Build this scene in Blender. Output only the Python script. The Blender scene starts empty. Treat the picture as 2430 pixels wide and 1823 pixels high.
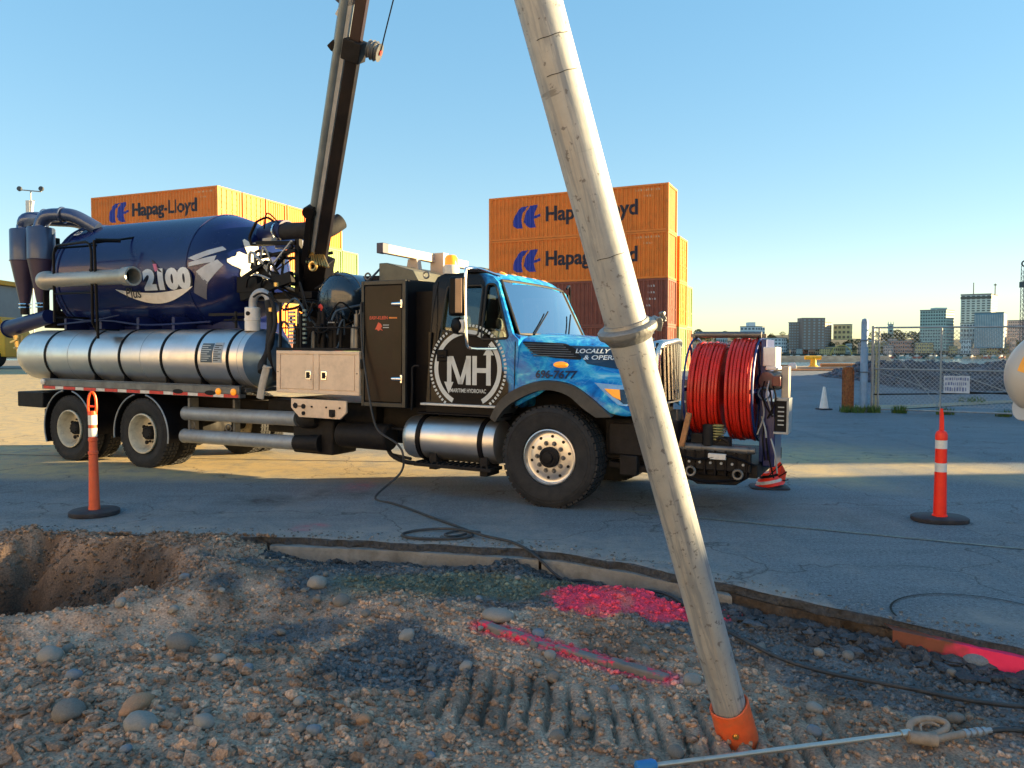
import bpy, bmesh, math, random
import numpy as np
from mathutils import Vector, Matrix, Euler
from mathutils.bvhtree import BVHTree
PI = math.pi
R = math.radians
random.seed(7)
rng = np.random.default_rng(11)
sc = bpy.context.scene
COL = sc.collection

# ---------------------------------------------------------------- camera
cam_d = bpy.data.cameras.new("camera")
cam_d.sensor_fit = 'HORIZONTAL'; cam_d.sensor_width = 36.0
cam_d.lens = 36.0 * 1825.0 / 2430.0
cam_d.clip_start = 0.05; cam_d.clip_end = 12000
cam = bpy.data.objects.new("camera", cam_d); COL.objects.link(cam)
cam.location = (0, 0, 1.7)
cam.rotation_euler = (R(90 - 2.212), 0, 0)
sc.camera = cam

# ---------------------------------------------------------------- light
SUN_AZ, SUN_EL = 6.0, 10.0          # azimuth from +X towards +Y, elevation
w = bpy.data.worlds.new("World"); sc.world = w; w.use_nodes = True
nt = w.node_tree; nt.nodes.clear()
sky = nt.nodes.new("ShaderNodeTexSky"); sky.sky_type = 'NISHITA'; sky.sun_disc = False
sky.sun_elevation = R(SUN_EL); sky.sun_rotation = R(90 - SUN_AZ)
sky.air_density = 1.0; sky.dust_density = 0.0; sky.ozone_density = 2.0; sky.altitude = 0
bg = nt.nodes.new("ShaderNodeBackground"); bg.inputs[1].default_value = 0.132
wo = nt.nodes.new("ShaderNodeOutputWorld")
hs = nt.nodes.new("ShaderNodeHueSaturation"); hs.inputs['Saturation'].default_value = 2.05; hs.inputs['Hue'].default_value = .5
gm0 = nt.nodes.new('ShaderNodeGamma'); gm0.inputs[1].default_value = .40; nt.links.new(sky.outputs[0], gm0.inputs[0]); nt.links.new(gm0.outputs[0], hs.inputs['Color']); nt.links.new(hs.outputs[0], bg.inputs[0]); nt.links.new(bg.outputs[0], wo.inputs[0])
sd = bpy.data.lights.new("sun", 'SUN'); sd.energy = 5.0; sd.angle = R(0.55); sd.color = (1.0, 0.72, 0.36)
so = bpy.data.objects.new("sun", sd); COL.objects.link(so)
sv = Vector((math.cos(R(SUN_EL)) * math.cos(R(SUN_AZ)), math.cos(R(SUN_EL)) * math.sin(R(SUN_AZ)), math.sin(R(SUN_EL))))
so.rotation_euler = sv.to_track_quat('Z', 'Y').to_euler(); so.location = (30, 5, 12)
sc.view_settings.view_transform = 'Standard'; sc.view_settings.look = 'None'
sc.view_settings.exposure = 2.18; sc.view_settings.gamma = 1; sc.view_settings.use_curve_mapping = False
sc.render.engine = 'CYCLES'

# ---------------------------------------------------------------- materials
_m = {}
def mat(name, col, rough=.6, metal=0, var=.18, scale=6, bump=.0, bscale=60, dirt=None, dirt_amt=.4, dscale=3, coat=0, trans=0, emit=None, spec=.5):
    if name in _m: return _m[name]
    m = bpy.data.materials.new(name); m.use_nodes = True; _m[name] = m
    n = m.node_tree; p = n.nodes['Principled BSDF']; L = n.links
    p.inputs['Roughness'].default_value = rough; p.inputs['Metallic'].default_value = metal
    p.inputs['Coat Weight'].default_value = coat; p.inputs['Transmission Weight'].default_value = trans
    p.inputs['Specular IOR Level'].default_value = spec
    tc = n.nodes.new('ShaderNodeTexCoord')
    no = n.nodes.new('ShaderNodeTexNoise'); no.inputs['Scale'].default_value = scale; no.inputs['Detail'].default_value = 8
    no.inputs['Roughness'].default_value = .65
    L.new(tc.outputs['Object'], no.inputs['Vector'])
    r = n.nodes.new('ShaderNodeValToRGB')
    c = Vector(col[:3])
    r.color_ramp.elements[0].position = .32; r.color_ramp.elements[1].position = .68
    r.color_ramp.elements[0].color = (*(c * (1 - var)), 1); r.color_ramp.elements[1].color = (*[min(1, k * (1 + var)) for k in c], 1)
    L.new(no.outputs['Fac'], r.inputs['Fac']); out = r.outputs['Color']
    if dirt is not None:
        n2 = n.nodes.new('ShaderNodeTexNoise'); n2.inputs['Scale'].default_value = dscale; n2.inputs['Detail'].default_value = 10; n2.inputs['Roughness'].default_value = .7
        L.new(tc.outputs['Object'], n2.inputs['Vector'])
        mr = n.nodes.new('ShaderNodeMapRange'); mr.inputs['From Min'].default_value = .48; mr.inputs['From Max'].default_value = .72; mr.inputs['To Max'].default_value = dirt_amt
        L.new(n2.outputs['Fac'], mr.inputs['Value'])
        mx = n.nodes.new('ShaderNodeMixRGB'); mx.inputs['Color2'].default_value = (*dirt, 1)
        L.new(mr.outputs[0], mx.inputs['Fac']); L.new(out, mx.inputs['Color1']); out = mx.outputs[0]
        rr = n.nodes.new('ShaderNodeMath'); rr.operation = 'MULTIPLY_ADD'; rr.inputs[1].default_value = .35; rr.inputs[2].default_value = rough
        L.new(mr.outputs[0], rr.inputs[0]); L.new(rr.outputs[0], p.inputs['Roughness'])
    L.new(out, p.inputs['Base Color'])
    if emit: p.inputs['Emission Color'].default_value = (*col, 1); p.inputs['Emission Strength'].default_value = emit
    if bump:
        n3 = n.nodes.new('ShaderNodeTexNoise'); n3.inputs['Scale'].default_value = bscale; n3.inputs['Detail'].default_value = 6
        L.new(tc.outputs['Object'], n3.inputs['Vector'])
        b = n.nodes.new('ShaderNodeBump'); b.inputs['Strength'].default_value = bump; b.inputs['Distance'].default_value = .02
        L.new(n3.outputs['Fac'], b.inputs['Height']); L.new(b.outputs[0], p.inputs['Normal'])
    return m

def glass(name, tint, refl=.25):
    if name in _m: return _m[name]
    m = bpy.data.materials.new(name); m.use_nodes = True; _m[name] = m
    n = m.node_tree; n.nodes.clear(); L = n.links
    t = n.nodes.new('ShaderNodeBsdfTransparent'); t.inputs[0].default_value = (*tint, 1)
    g = n.nodes.new('ShaderNodeBsdfGlossy'); g.inputs['Roughness'].default_value = .05; g.inputs[0].default_value = (.9, .95, 1, 1)
    fr = n.nodes.new('ShaderNodeFresnel'); fr.inputs[0].default_value = 1.5
    a = n.nodes.new('ShaderNodeMath'); a.operation = 'ADD'; a.inputs[1].default_value = refl; a.use_clamp = True
    mx = n.nodes.new('ShaderNodeMixShader'); o = n.nodes.new('ShaderNodeOutputMaterial')
    L.new(fr.outputs[0], a.inputs[0]); L.new(a.outputs[0], mx.inputs[0]); L.new(t.outputs[0], mx.inputs[1]); L.new(g.outputs[0], mx.inputs[2]); L.new(mx.outputs[0], o.inputs[0])
    return m

black = mat('black_paint', (.006, .006, .008), .42, 0, .3, 4, dirt=(.015, .014, .013), dirt_amt=.3, spec=.12)
blacksteel = mat('black_steel', (.011, .011, .013), .6, .0, .4, 9, .15, 40, dirt=(.035, .03, .024), dirt_amt=.5, dscale=5, spec=.2)
rubber = mat('rubber', (.020, .022, .026), .75, 0, .3, 8, .15, 50, dirt=(.06, .055, .048), dirt_amt=.4, dscale=4, spec=.3)
alu = mat('aluminium', (.66, .66, .66), .36, .95, .06, 2, .006, 3, dirt=(.42, .42, .41), dirt_amt=.35, dscale=1.6)
aludull = mat('dull_aluminium', (.30, .34, .38), .5, .4, .15, 5, .06, 30, dirt=(.2, .18, .15), dirt_amt=.5)
chrome = mat('chrome', (.8, .8, .8), .12, 1, .05, 5)
greysteel = mat('grey_steel', (.16, .165, .17), .45, .6, .25, 7, .1, 40, dirt=(.10, .08, .06), dirt_amt=.5)
brass = mat('brass', (.75, .5, .18), .35, .9, .2, 9)
amber = mat('amber_lens', (.95, .32, .02), .25, 0, .1, 9, emit=.12)
redlens = mat('red_tape', (.55, .03, .02), .45, 0, .2, 20, dirt=(.1, .08, .07), dirt_amt=.4, dscale=9)
whitetape = mat('white_tape', (.62, .62, .6), .45, 0, .1, 20, dirt=(.2, .18, .16), dirt_amt=.4, dscale=9)
tankblue = mat('tank_blue', (.004, .010, .080), .22, 0, .15, 1.6, .02, 6, dirt=(.02, .03, .10), dirt_amt=.25, dscale=1.7, coat=.3, spec=.4)
bluepaint = mat('blue_paint', (.005, .012, .08), .4, 0, .2, 4, dirt=(.02, .025, .05), dirt_amt=.35, spec=.35)
cream = mat('cream_rim', (.56, .53, .42), .5, 0, .12, 8, dirt=(.13, .10, .07), dirt_amt=.7, dscale=7)
whitebox = mat('cream_box_paint', (.74, .58, .43), .5, 0, .06, 5, dirt=(.32, .26, .19), dirt_amt=.45, dscale=4)
white = mat('white_paint', (.74, .74, .72), .45, 0, .08, 8, dirt=(.4, .38, .34), dirt_amt=.3, dscale=7)
dark = mat('dark_void', (.006, .006, .007), .9, 0, .2, 5)
redhose = mat('red_hose', (.58, .022, .010), .35, 0, .2, 14, dirt=(.36, .03, .015), dirt_amt=.5, dscale=6)
orange = mat('traffic_orange', (.90, .075, .006), .45, 0, .12, 9, dirt=(.4, .06, .02), dirt_amt=.5, dscale=12)
orangered = mat('traffic_red', (.85, .022, .004), .45, 0, .1, 9)
timber = mat('timber', (.35, .17, .07), .7, 0, .3, 12, .2, 30)
rust = mat('rust', (.25, .09, .035), .85, .2, .5, 14, .5, 40, dirt=(.5, .25, .08), dirt_amt=.6, dscale=9)
khaki = mat('grey_canvas', (.42, .40, .36), .85, 0, .2, 9, .3, 40)

# ---------------------------------------------------------------- mesh helper
class G:
    def __init__(s): s.v = []; s.f = []; s.m = []
    def add(s, vs, fs, mi=0):
        b = len(s.v); s.v += [tuple(v) for v in vs]; s.f += [tuple(b + i for i in f) for f in fs]; s.m += [mi] * len(fs); return s
    def box(s, x0, x1, y0, y1, z0, z1, mi=0):
        v = [(x, y, z) for z in (z0, z1) for y in (y0, y1) for x in (x0, x1)]
        return s.add(v, [(0, 2, 3, 1), (4, 5, 7, 6), (0, 1, 5, 4), (2, 6, 7, 3), (0, 4, 6, 2), (1, 3, 7, 5)], mi)
    def obox(s, c, d, rot=(0, 0, 0), mi=0):
        M = Euler(rot).to_matrix(); c = Vector(c)
        v = [c + M @ Vector((x * d[0] / 2, y * d[1] / 2, z * d[2] / 2)) for z in (-1, 1) for y in (-1, 1) for x in (-1, 1)]
        return s.add(v, [(0, 2, 3, 1), (4, 5, 7, 6), (0, 1, 5, 4), (2, 6, 7, 3), (0, 4, 6, 2), (1, 3, 7, 5)], mi)
    def beam(s, p0, p1, a, b=None, up=(0, 0, 1), mi=0):
        b = b or a; p0 = Vector(p0); p1 = Vector(p1); d = (p1 - p0).normalized(); u = d.cross(Vector(up))
        if u.length < 1e-3: u = d.cross(Vector((0, 1, 0)))
        u.normalize(); w2 = u.cross(d)
        v = [p + u * i * a / 2 + w2 * j * b / 2 for p in (p0, p1) for i, j in ((-1, -1), (1, -1), (1, 1), (-1, 1))]
        return s.add(v, [(3, 2, 1, 0), (4, 5, 6, 7), (0, 1, 5, 4), (1, 2, 6, 5), (2, 3, 7, 6), (3, 0, 4, 7)], mi)
    def lathe(s, prof, p0=(0, 0, 0), axis=(0, 0, 1), n=28, mi=0, caps=True, arc=2 * PI):
        ax = Vector(axis).normalized(); p0 = Vector(p0)
        a = ax.orthogonal().normalized(); b = ax.cross(a)
        v = []; f = []; k = len(prof)
        for i in range(n):
            t = arc * i / n; d = a * math.cos(t) + b * math.sin(t)
            for r, h in prof: v.append(p0 + ax * h + d * r)
        for i in range(n):
            j = (i + 1) % n
            for q in range(k - 1):
                f.append((i * k + q, j * k + q, j * k + q + 1, i * k + q + 1))
        if caps:
            if prof[0][0] > 1e-4: f.append(tuple(reversed([i * k for i in range(n)])))
            if prof[-1][0] > 1e-4: f.append(tuple(i * k + k - 1 for i in range(n)))
        return s.add(v, f, mi)
    def cyl(s, p0, p1, r0, r1=None, n=20, mi=0, caps=True):
        p0 = Vector(p0); p1 = Vector(p1); L = (p1 - p0).length
        return s.lathe([(r0, 0), (r1 if r1 is not None else r0, L)], p0, p1 - p0, n, mi, caps)
    def tube(s, pts, r, n=8, mi=0, smooth=4, closed=False):
        P = spline(pts, smooth, closed) if smooth > 1 else [Vector(p) for p in pts]
        N = len(P); v = []; f = []; up = None
        for i, p in enumerate(P):
            d = (P[(i + 1) % N] - P[i - 1]) if closed else (P[min(i + 1, N - 1)] - P[max(i - 1, 0)])
            d.normalize()
            if up is None: up = d.orthogonal().normalized()
            up = (up - d * up.dot(d)).normalized(); b = d.cross(up)
            for j in range(n):
                t = 2 * PI * j / n; v.append(p + (up * math.cos(t) + b * math.sin(t)) * r)
        for i in range(N if closed else N - 1):
            for j in range(n):
                k = (j + 1) % n; q = (i + 1) % N
                f.append((i * n + j, i * n + k, q * n + k, q * n + j))
        if not closed: f.append(tuple(range(n - 1, -1, -1))); f.append(tuple((N - 1) * n + j for j in range(n)))
        return s.add(v, f, mi)
    def torus(s, c, axis, Rr, r, n=40, k=8, mi=0):
        ax = Vector(axis).normalized(); a = ax.orthogonal().normalized(); b = ax.cross(a); c = Vector(c)
        pts = [c + (a * math.cos(2 * PI * i / n) + b * math.sin(2 * PI * i / n)) * Rr for i in range(n)]
        return s.tube(pts, r, k, mi, 1, True)
    def prism(s, poly, y0, y1, mi=0, ax='y'):
        n = len(poly)
        def P(a, b, c): return (a, c, b) if ax == 'y' else ((c, a, b) if ax == 'x' else (a, b, c))
        v = [P(a, b, y0) for a, b in poly] + [P(a, b, y1) for a, b in poly]
        f = [tuple(range(n)), tuple(range(2 * n - 1, n - 1, -1))] + [(i, i + n, (i + 1) % n + n, (i + 1) % n) for i in range(n)]
        return s.add(v, f, mi)
    def xf(s, M):
        s.v = [tuple(M @ Vector(v)) for v in s.v]; return s
    def obj(s, name, mats, parent=None, bevel=0, angle=40, label=None, kind=None, seg=2, weld=False):
        me = bpy.data.meshes.new(name); me.from_pydata(s.v, [], s.f)
        mats = mats if isinstance(mats, (list, tuple)) else [mats]
        for q in mats: me.materials.append(q)
        if len(mats) > 1: me.polygons.foreach_set('material_index', s.m)
        bm = bmesh.new(); bm.from_mesh(me)
        if weld: bmesh.ops.remove_doubles(bm, verts=bm.verts, dist=1e-5)
        bmesh.ops.recalc_face_normals(bm, faces=bm.faces); bm.to_mesh(me); bm.free()
        me.shade_smooth(); me.set_sharp_from_angle(angle=R(angle))
        o = bpy.data.objects.new(name, me); COL.objects.link(o)
        if parent: o.parent = parent
        if bevel:
            b = o.modifiers.new('bevel', 'BEVEL'); b.width = bevel; b.segments = seg; b.limit_method = 'ANGLE'; b.angle_limit = R(40)
        if label: o['label'] = label
        if kind: o['kind'] = kind
        return o

def spline(pts, k=4, closed=False):
    P = [Vector(p) for p in pts]; N = len(P); out = []
    for i in range(N if closed else N - 1):
        g = (lambda q: P[q % N]) if closed else (lambda q: P[max(0, min(N - 1, q))])
        a, b, c, d = g(i - 1), g(i), g(i + 1), g(i + 2)
        for j in range(k):
            t = j / k
            out.append(.5 * ((2 * b) + (c - a) * t + (2 * a - 5 * b + 4 * c - d) * t * t + (3 * b - a - 3 * c + d) * t ** 3))
    if not closed: out.append(P[-1].copy())
    return out

def thing(name, label, cat, loc=(0, 0, 0), rot=(0, 0, 0), group=None):
    o = bpy.data.objects.new(name, None); COL.objects.link(o); o.empty_display_size = .2
    o.location = loc; o.rotation_euler = rot; return tag(o, label, cat, group)
def tag(o, label, cat, group=None):
    o['label'] = label; o['category'] = cat
    if group: o['group'] = group
    return o
def copy_tree(o, parent=None):
    c = o.copy(); COL.objects.link(c)
    if parent: c.parent = parent
    for ch in [k for k in bpy.data.objects if k.parent == o]: copy_tree(ch, c)
    return c

_tx = {}
def text2d(s, bold=0.0, cuts=0):
    """flat lettering -> (verts 0..w x 0..1 normalised to height 1 of box, faces, aspect)"""
    key = (s, bold, cuts)
    if key in _tx: return _tx[key]
    c = bpy.data.curves.new('t', 'FONT'); c.body = s; c.offset = bold; c.resolution_u = 4
    o = bpy.data.objects.new('t', c); COL.objects.link(o)
    dg = bpy.context.evaluated_depsgraph_get(); dg.update()
    me = bpy.data.meshes.new_from_object(o.evaluated_get(dg))
    bm = bmesh.new(); bm.from_mesh(me)
    bmesh.ops.remove_doubles(bm, verts=bm.verts, dist=1e-4)
    if cuts:
        bmesh.ops.triangulate(bm, faces=bm.faces)
        for _ in range(cuts):
            e = [e for e in bm.edges if e.calc_length() > .18]
            if e: bmesh.ops.subdivide_edges(bm, edges=e, cuts=1); bmesh.ops.triangulate(bm, faces=bm.faces)
    bm.verts.index_update()
    v = [(a.co.x, a.co.y) for a in bm.verts]; f = [[q.index for q in p.verts] for p in bm.faces]
    bm.free(); bpy.data.objects.remove(o); bpy.data.curves.remove(c); bpy.data.meshes.remove(me)
    x0 = min(a for a, b in v); x1 = max(a for a, b in v); y0 = min(b for a, b in v); y1 = max(b for a, b in v)
    v = [((a - x0) / (x1 - x0), (b - y0) / (y1 - y0)) for a, b in v]
    _tx[key] = (v, f); return _tx[key]
def flat(name, vs, fs, fn, m, parent):
    g = G(); g.add([fn(a, b) for a, b in vs], fs); return g.obj(name, m, parent)
def write(name, s, x0, x1, z0, z1, fn, m, parent, bold=0.0, cuts=0, shear=0):
    v, f = text2d(s, bold, cuts)
    return flat(name, [(x0 + a * (x1 - x0) + shear * b, z0 + b * (z1 - z0)) for a, b in v], f, fn, m, parent)
def curve_plate(outer, holes, thick):
    """2D plate with holes -> verts (u,v,w), faces"""
    c = bpy.data.curves.new('p', 'CURVE'); c.dimensions = '2D'; c.fill_mode = 'BOTH'; c.extrude = thick / 2
    for poly in [outer] + holes:
        s = c.splines.new('POLY'); s.points.add(len(poly) - 1); s.use_cyclic_u = True
        for p, q in zip(s.points, poly): p.co = (q[0], q[1], 0, 1)
    o = bpy.data.objects.new('p', c); COL.objects.link(o)
    dg = bpy.context.evaluated_depsgraph_get(); dg.update()
    me = bpy.data.meshes.new_from_object(o.evaluated_get(dg))
    v = [tuple(a.co) for a in me.vertices]; f = [tuple(p.vertices) for p in me.polygons]
    bpy.data.objects.remove(o); bpy.data.curves.remove(c); bpy.data.meshes.remove(me)
    return v, f
def rounded(poly, r, n=4):
    out = []; N = len(poly)
    for i in range(N):
        p = Vector(poly[i]); a = (Vector(poly[i - 1]) - p); b = (Vector(poly[(i + 1) % N]) - p)
        q = min(r, a.length * .45, b.length * .45); a = p + a.normalized() * q; b = p + b.normalized() * q
        for k in range(n + 1):
            t = k / n; out.append(tuple((1 - t) ** 2 * a + 2 * t * (1 - t) * p + t * t * b))
    return out
def subgrid(poly_fn, nu, nv):
    v = [poly_fn(i / nu, j / nv) for j in range(nv + 1) for i in range(nu + 1)]
    f = [(j * (nu + 1) + i, j * (nu + 1) + i + 1, (j + 1) * (nu + 1) + i + 1, (j + 1) * (nu + 1) + i) for j in range(nv) for i in range(nu)]
    return v, f

# numpy value noise
def vnoise(x, y, seed, freq):
    r = np.random.default_rng(seed).random((256, 256))
    xs = x * freq; ys = y * freq
    xi = np.floor(xs).astype(int); yi = np.floor(ys).astype(int)
    fx = xs - xi; fy = ys - yi; fx = fx * fx * (3 - 2 * fx); fy = fy * fy * (3 - 2 * fy)
    a = r[xi % 256, yi % 256]; b = r[(xi + 1) % 256, yi % 256]; c = r[xi % 256, (yi + 1) % 256]; d = r[(xi + 1) % 256, (yi + 1) % 256]
    return (a * (1 - fx) + b * fx) * (1 - fy) + (c * (1 - fx) + d * fx) * fy
def fbm(x, y, seed, freq, octs=4, gain=.5):
    s = 0; a = 1; t = 0
    for k in range(octs): s = s + a * vnoise(x, y, seed + k, freq * 2 ** k); t += a; a *= gain
    return s / t - .5
def sst(a, b, x): t = np.clip((x - a) / (b - a), 0, 1); return t * t * (3 - 2 * t)
# ================================================================ GROUND
EDGE = [(-90, 9.0), (-12, 7.7), (-4.9, 7.3), (-3.4, 7.22), (-2.18, 7.12), (-1.0, 6.93), (.38, 6.6), (1.0, 6.2), (1.56, 5.68), (2.3, 5.02), (2.99, 4.42), (4.2, 3.5), (6, 2.2), (9, -1.5), (90, -90)]
ex = np.array([e[0] for e in EDGE]); ey = np.array([e[1] for e in EDGE])
def edge_y(x): return np.interp(x, ex, ey)
def rise(y): return .6 * sst(22, 47, y)

def asphalt_mat():
    m = bpy.data.materials.new('asphalt'); m.use_nodes = True; n = m.node_tree; L = n.links; p = n.nodes['Principled BSDF']
    g = n.nodes.new('ShaderNodeNewGeometry')
    def noise(scale, det=6, rough=.6, vec=None):
        q = n.nodes.new('ShaderNodeTexNoise'); q.inputs['Scale'].default_value = scale; q.inputs['Detail'].default_value = det; q.inputs['Roughness'].default_value = rough
        L.new(vec or g.outputs['Position'], q.inputs['Vector']); return q.outputs['Fac']
    def ramp(f, a, b, pa, pb):
        r = n.nodes.new('ShaderNodeValToRGB'); r.color_ramp.elements[0].position = pa; r.color_ramp.elements[1].position = pb
        r.color_ramp.elements[0].color = (*a, 1); r.color_ramp.elements[1].color = (*b, 1); L.new(f, r.inputs[0]); return r.outputs[0]
    def mix(fac, a, b, mode='MIX'):
        x = n.nodes.new('ShaderNodeMixRGB'); x.blend_type = mode
        if isinstance(fac, float): x.inputs[0].default_value = fac
        else: L.new(fac, x.inputs[0])
        for i, c in ((1, a), (2, b)):
            if isinstance(c, tuple): x.inputs[i].default_value = (*c, 1)
            else: L.new(c, x.inputs[i])
        return x.outputs[0]
    mp = n.nodes.new('ShaderNodeMapping'); mp.inputs['Scale'].default_value = (.45, 2.2, 1); L.new(g.outputs['Position'], mp.inputs['Vector'])
    base = ramp(noise(.55, 9, .62), (.080, .115, .145), (.155, .205, .245), .3, .7)
    base = mix(.45, base, ramp(noise(1.4, 8, .7, mp.outputs[0]), (.070, .098, .122), (.20, .25, .285), .35, .7))
    base = mix(ramp(noise(.22, 6, .6), (0, 0, 0), (.55, .55, .55), .52, .62), base, (.085, .105, .125))
    base = mix(ramp(noise(85, 4, .8), (0, 0, 0), (.8, .8, .8), .54, .66), base, (.26, .28, .30))
    base = mix(ramp(noise(30, 5, .85), (0, 0, 0), (.75, .75, .75), .50, .60), base, (.25, .29, .32))
    base = mix(ramp(noise(42, 5, .85), (.9, .9, .9), (0, 0, 0), .38, .47), base, (.022, .028, .036))
    # dusty strip along the broken edge, stains and tyre marks come from the colour layer
    at = n.nodes.new('ShaderNodeAttribute'); at.attribute_name = 'wear_sunlit'
    sp = n.nodes.new('ShaderNodeSeparateColor'); L.new(at.outputs['Color'], sp.inputs[0])
    def mulnoise(ch, sc, lo, hi):
        q = n.nodes.new('ShaderNodeMath'); q.operation = 'MULTIPLY'
        L.new(ch, q.inputs[0]); L.new(ramp(noise(sc, 8, .7), (0, 0, 0), (1, 1, 1), lo, hi), q.inputs[1]); return q.outputs[0]
    base = mix(mulnoise(sp.outputs[0], 5, .25, .6), base, (.30, .29, .27))
    base = mix(mulnoise(sp.outputs[1], 4, .35, .6), base, (.012, .013, .018))
    base = mix(mulnoise(sp.outputs[2], 9, .35, .6), base, (.55, .07, .12))
    base = mix(mulnoise(at.outputs['Alpha'], 3, .2, .55), base, (.50, .38, .19))  # warm beige of the sunlit ground, put into the colour
    # hairline cracks
    v = n.nodes.new('ShaderNodeTexVoronoi'); v.feature = 'DISTANCE_TO_EDGE'; v.inputs['Scale'].default_value = .42
    ad = n.nodes.new('ShaderNodeVectorMath'); ad.operation = 'ADD'
    nz = n.nodes.new('ShaderNodeTexNoise'); nz.inputs['Scale'].default_value = 1.7; nz.inputs['Detail'].default_value = 6; L.new(g.outputs['Position'], nz.inputs['Vector'])
    L.new(g.outputs['Position'], ad.inputs[0]); L.new(nz.outputs['Color'], ad.inputs[1]); L.new(ad.outputs[0], v.inputs['Vector'])
    base = mix(ramp(v.outputs['Distance'], (.7, .7, .7), (0, 0, 0), .0, .006), base, (.02, .02, .022))
    L.new(base, p.inputs['Base Color']); p.inputs['Roughness'].default_value = .82
    b = n.nodes.new('ShaderNodeBump'); b.inputs['Strength'].default_value = .8; b.inputs['Distance'].default_value = .02
    L.new(noise(55, 6, .75), b.inputs['Height']); L.new(b.outputs[0], p.inputs['Normal'])
    return m
ASPH = asphalt_mat()

def np_obj(name, V, F, mats, kind=None, smooth=True, colname=None, col=None, parent=None):
    me = bpy.data.meshes.new(name)
    me.vertices.add(len(V)); me.vertices.foreach_set('co', V.astype(np.float32).ravel())
    k = F.shape[1]; me.loops.add(F.size); me.loops.foreach_set('vertex_index', F.astype(np.int32).ravel())
    me.polygons.add(len(F)); me.polygons.foreach_set('loop_start', np.arange(0, F.size, k, dtype=np.int32))
    me.polygons.foreach_set('use_smooth', np.full(len(F), smooth))
    me.update(calc_edges=True); me.validate()
    for q in mats: me.materials.append(q)
    if colname:
        a = me.color_attributes.new(colname, 'FLOAT_COLOR', 'POINT'); a.data.foreach_set('color', (col if col.shape[1] == 4 else np.column_stack([col, np.ones(len(V))])).astype(np.float32).ravel())
    o = bpy.data.objects.new(name, me); COL.objects.link(o)
    if kind: o['kind'] = kind
    if parent: o.parent = parent
    return o
def gridfaces(nx, ny):
    i = np.arange(nx - 1)[:, None]; j = np.arange(ny - 1)[None, :]
    a = (i * ny + j).ravel(); return np.column_stack([a, a + ny, a + ny + 1, a + 1])

# asphalt apron: broken near edge, rises gently towards the quay
xs = np.unique(np.concatenate([np.linspace(-90, -8, 42), np.arange(-8, 8, .03), np.linspace(8, 90, 60)]))
ye = edge_y(xs) + .06 * (fbm(xs, xs * 0 + 3, 5, 3, 4) * 2) * (np.abs(xs) < 9) + .03 * (fbm(xs, xs * 0, 9, 14, 2)) * (np.abs(xs) < 9)
tt = np.array([0, .02, .05, .1, .16, .24, .34, .46, .6, .78, 1., 1.3, 1.7, 2.2, 2.8, 3.5, 4.4, 5.5, 7, 9, 12, 15, 18, 21, 24, 27, 30, 33, 36, 39, 42, 45, 49])
Y = ye[:, None] + tt[None, :] / 49 * (56 - ye[:, None]); X = np.repeat(xs[:, None], len(tt), 1)
dE = Y - ye[:, None]
Z = rise(Y) - .012 * np.exp(-dE / .05) + .012 * fbm(X, Y, 21, .5, 3) * (dE > .3)
wr = np.exp(-dE / .45) * .9 * (X < 2.2) + .25 * np.exp(-dE / 1.6) * (X < 2.0) + .8 * sst(0, 1, 1 - np.hypot((X - 3.1) / .62, (Y - 4.85) / .42)) + .22 * (np.abs(fbm(X, Y, 55, .6, 3)) < .05)
def blob(cx, cy, rx, ry): return np.clip(1.25 - np.hypot((X - cx) / rx, (Y - cy) / ry) + .5 * fbm(X, Y, 61, 3, 3), 0, 1)
st = blob(-2.9, 8.9, .55, .16) + blob(-1.9, 9.4, .7, .16) + .6 * blob(-.6, 9.3, 1.2, .3) + .6 * blob(-2.4, 10.1, .5, .15) + .5 * blob(2.2, 9.5, 1.2, .5) + .35 * blob(6, 13.2, 1.5, .3) + .35 * blob(-6.4, 9.6, 2.2, .25)
for o_ in (8.35, 9.0): st = st + .35 * np.exp(-((Y - (o_ - .16 * X)) / .10) ** 2) * (X > 2.2) + .28 * np.exp(-((Y - (o_ - .5 - .05 * X)) / .09) ** 2) * (X < 0)
pk = blob(-2.05, 7.42, .16, .05) * 1.2 + .6 * blob(-1.9, 7.6, .2, .05) + .7 * blob(-2.0, 9.9, .25, .05)
sunlit_beige = np.clip(sst(10.2, 10.8, Y + .3 * fbm(X, Y, 66, .8, 3)) * sst(13.6, 12.9, Y) * sst(9, 6, X) * .85 + sst(13.2, 14.2, Y) * sst(-4, -6, X) * 1.0, 0, 1)  # paler paving plus painted sunlight: the lit lane and lit ground at left
V = np.column_stack([X.ravel(), Y.ravel(), Z.ravel()])
np_obj('asphalt_apron', V, gridfaces(len(xs), len(tt)), [ASPH], 'structure', True, 'wear_sunlit', np.column_stack([wr.ravel(), st.ravel(), pk.ravel(), sunlit_beige.ravel()]).clip(0, 1))
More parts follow.
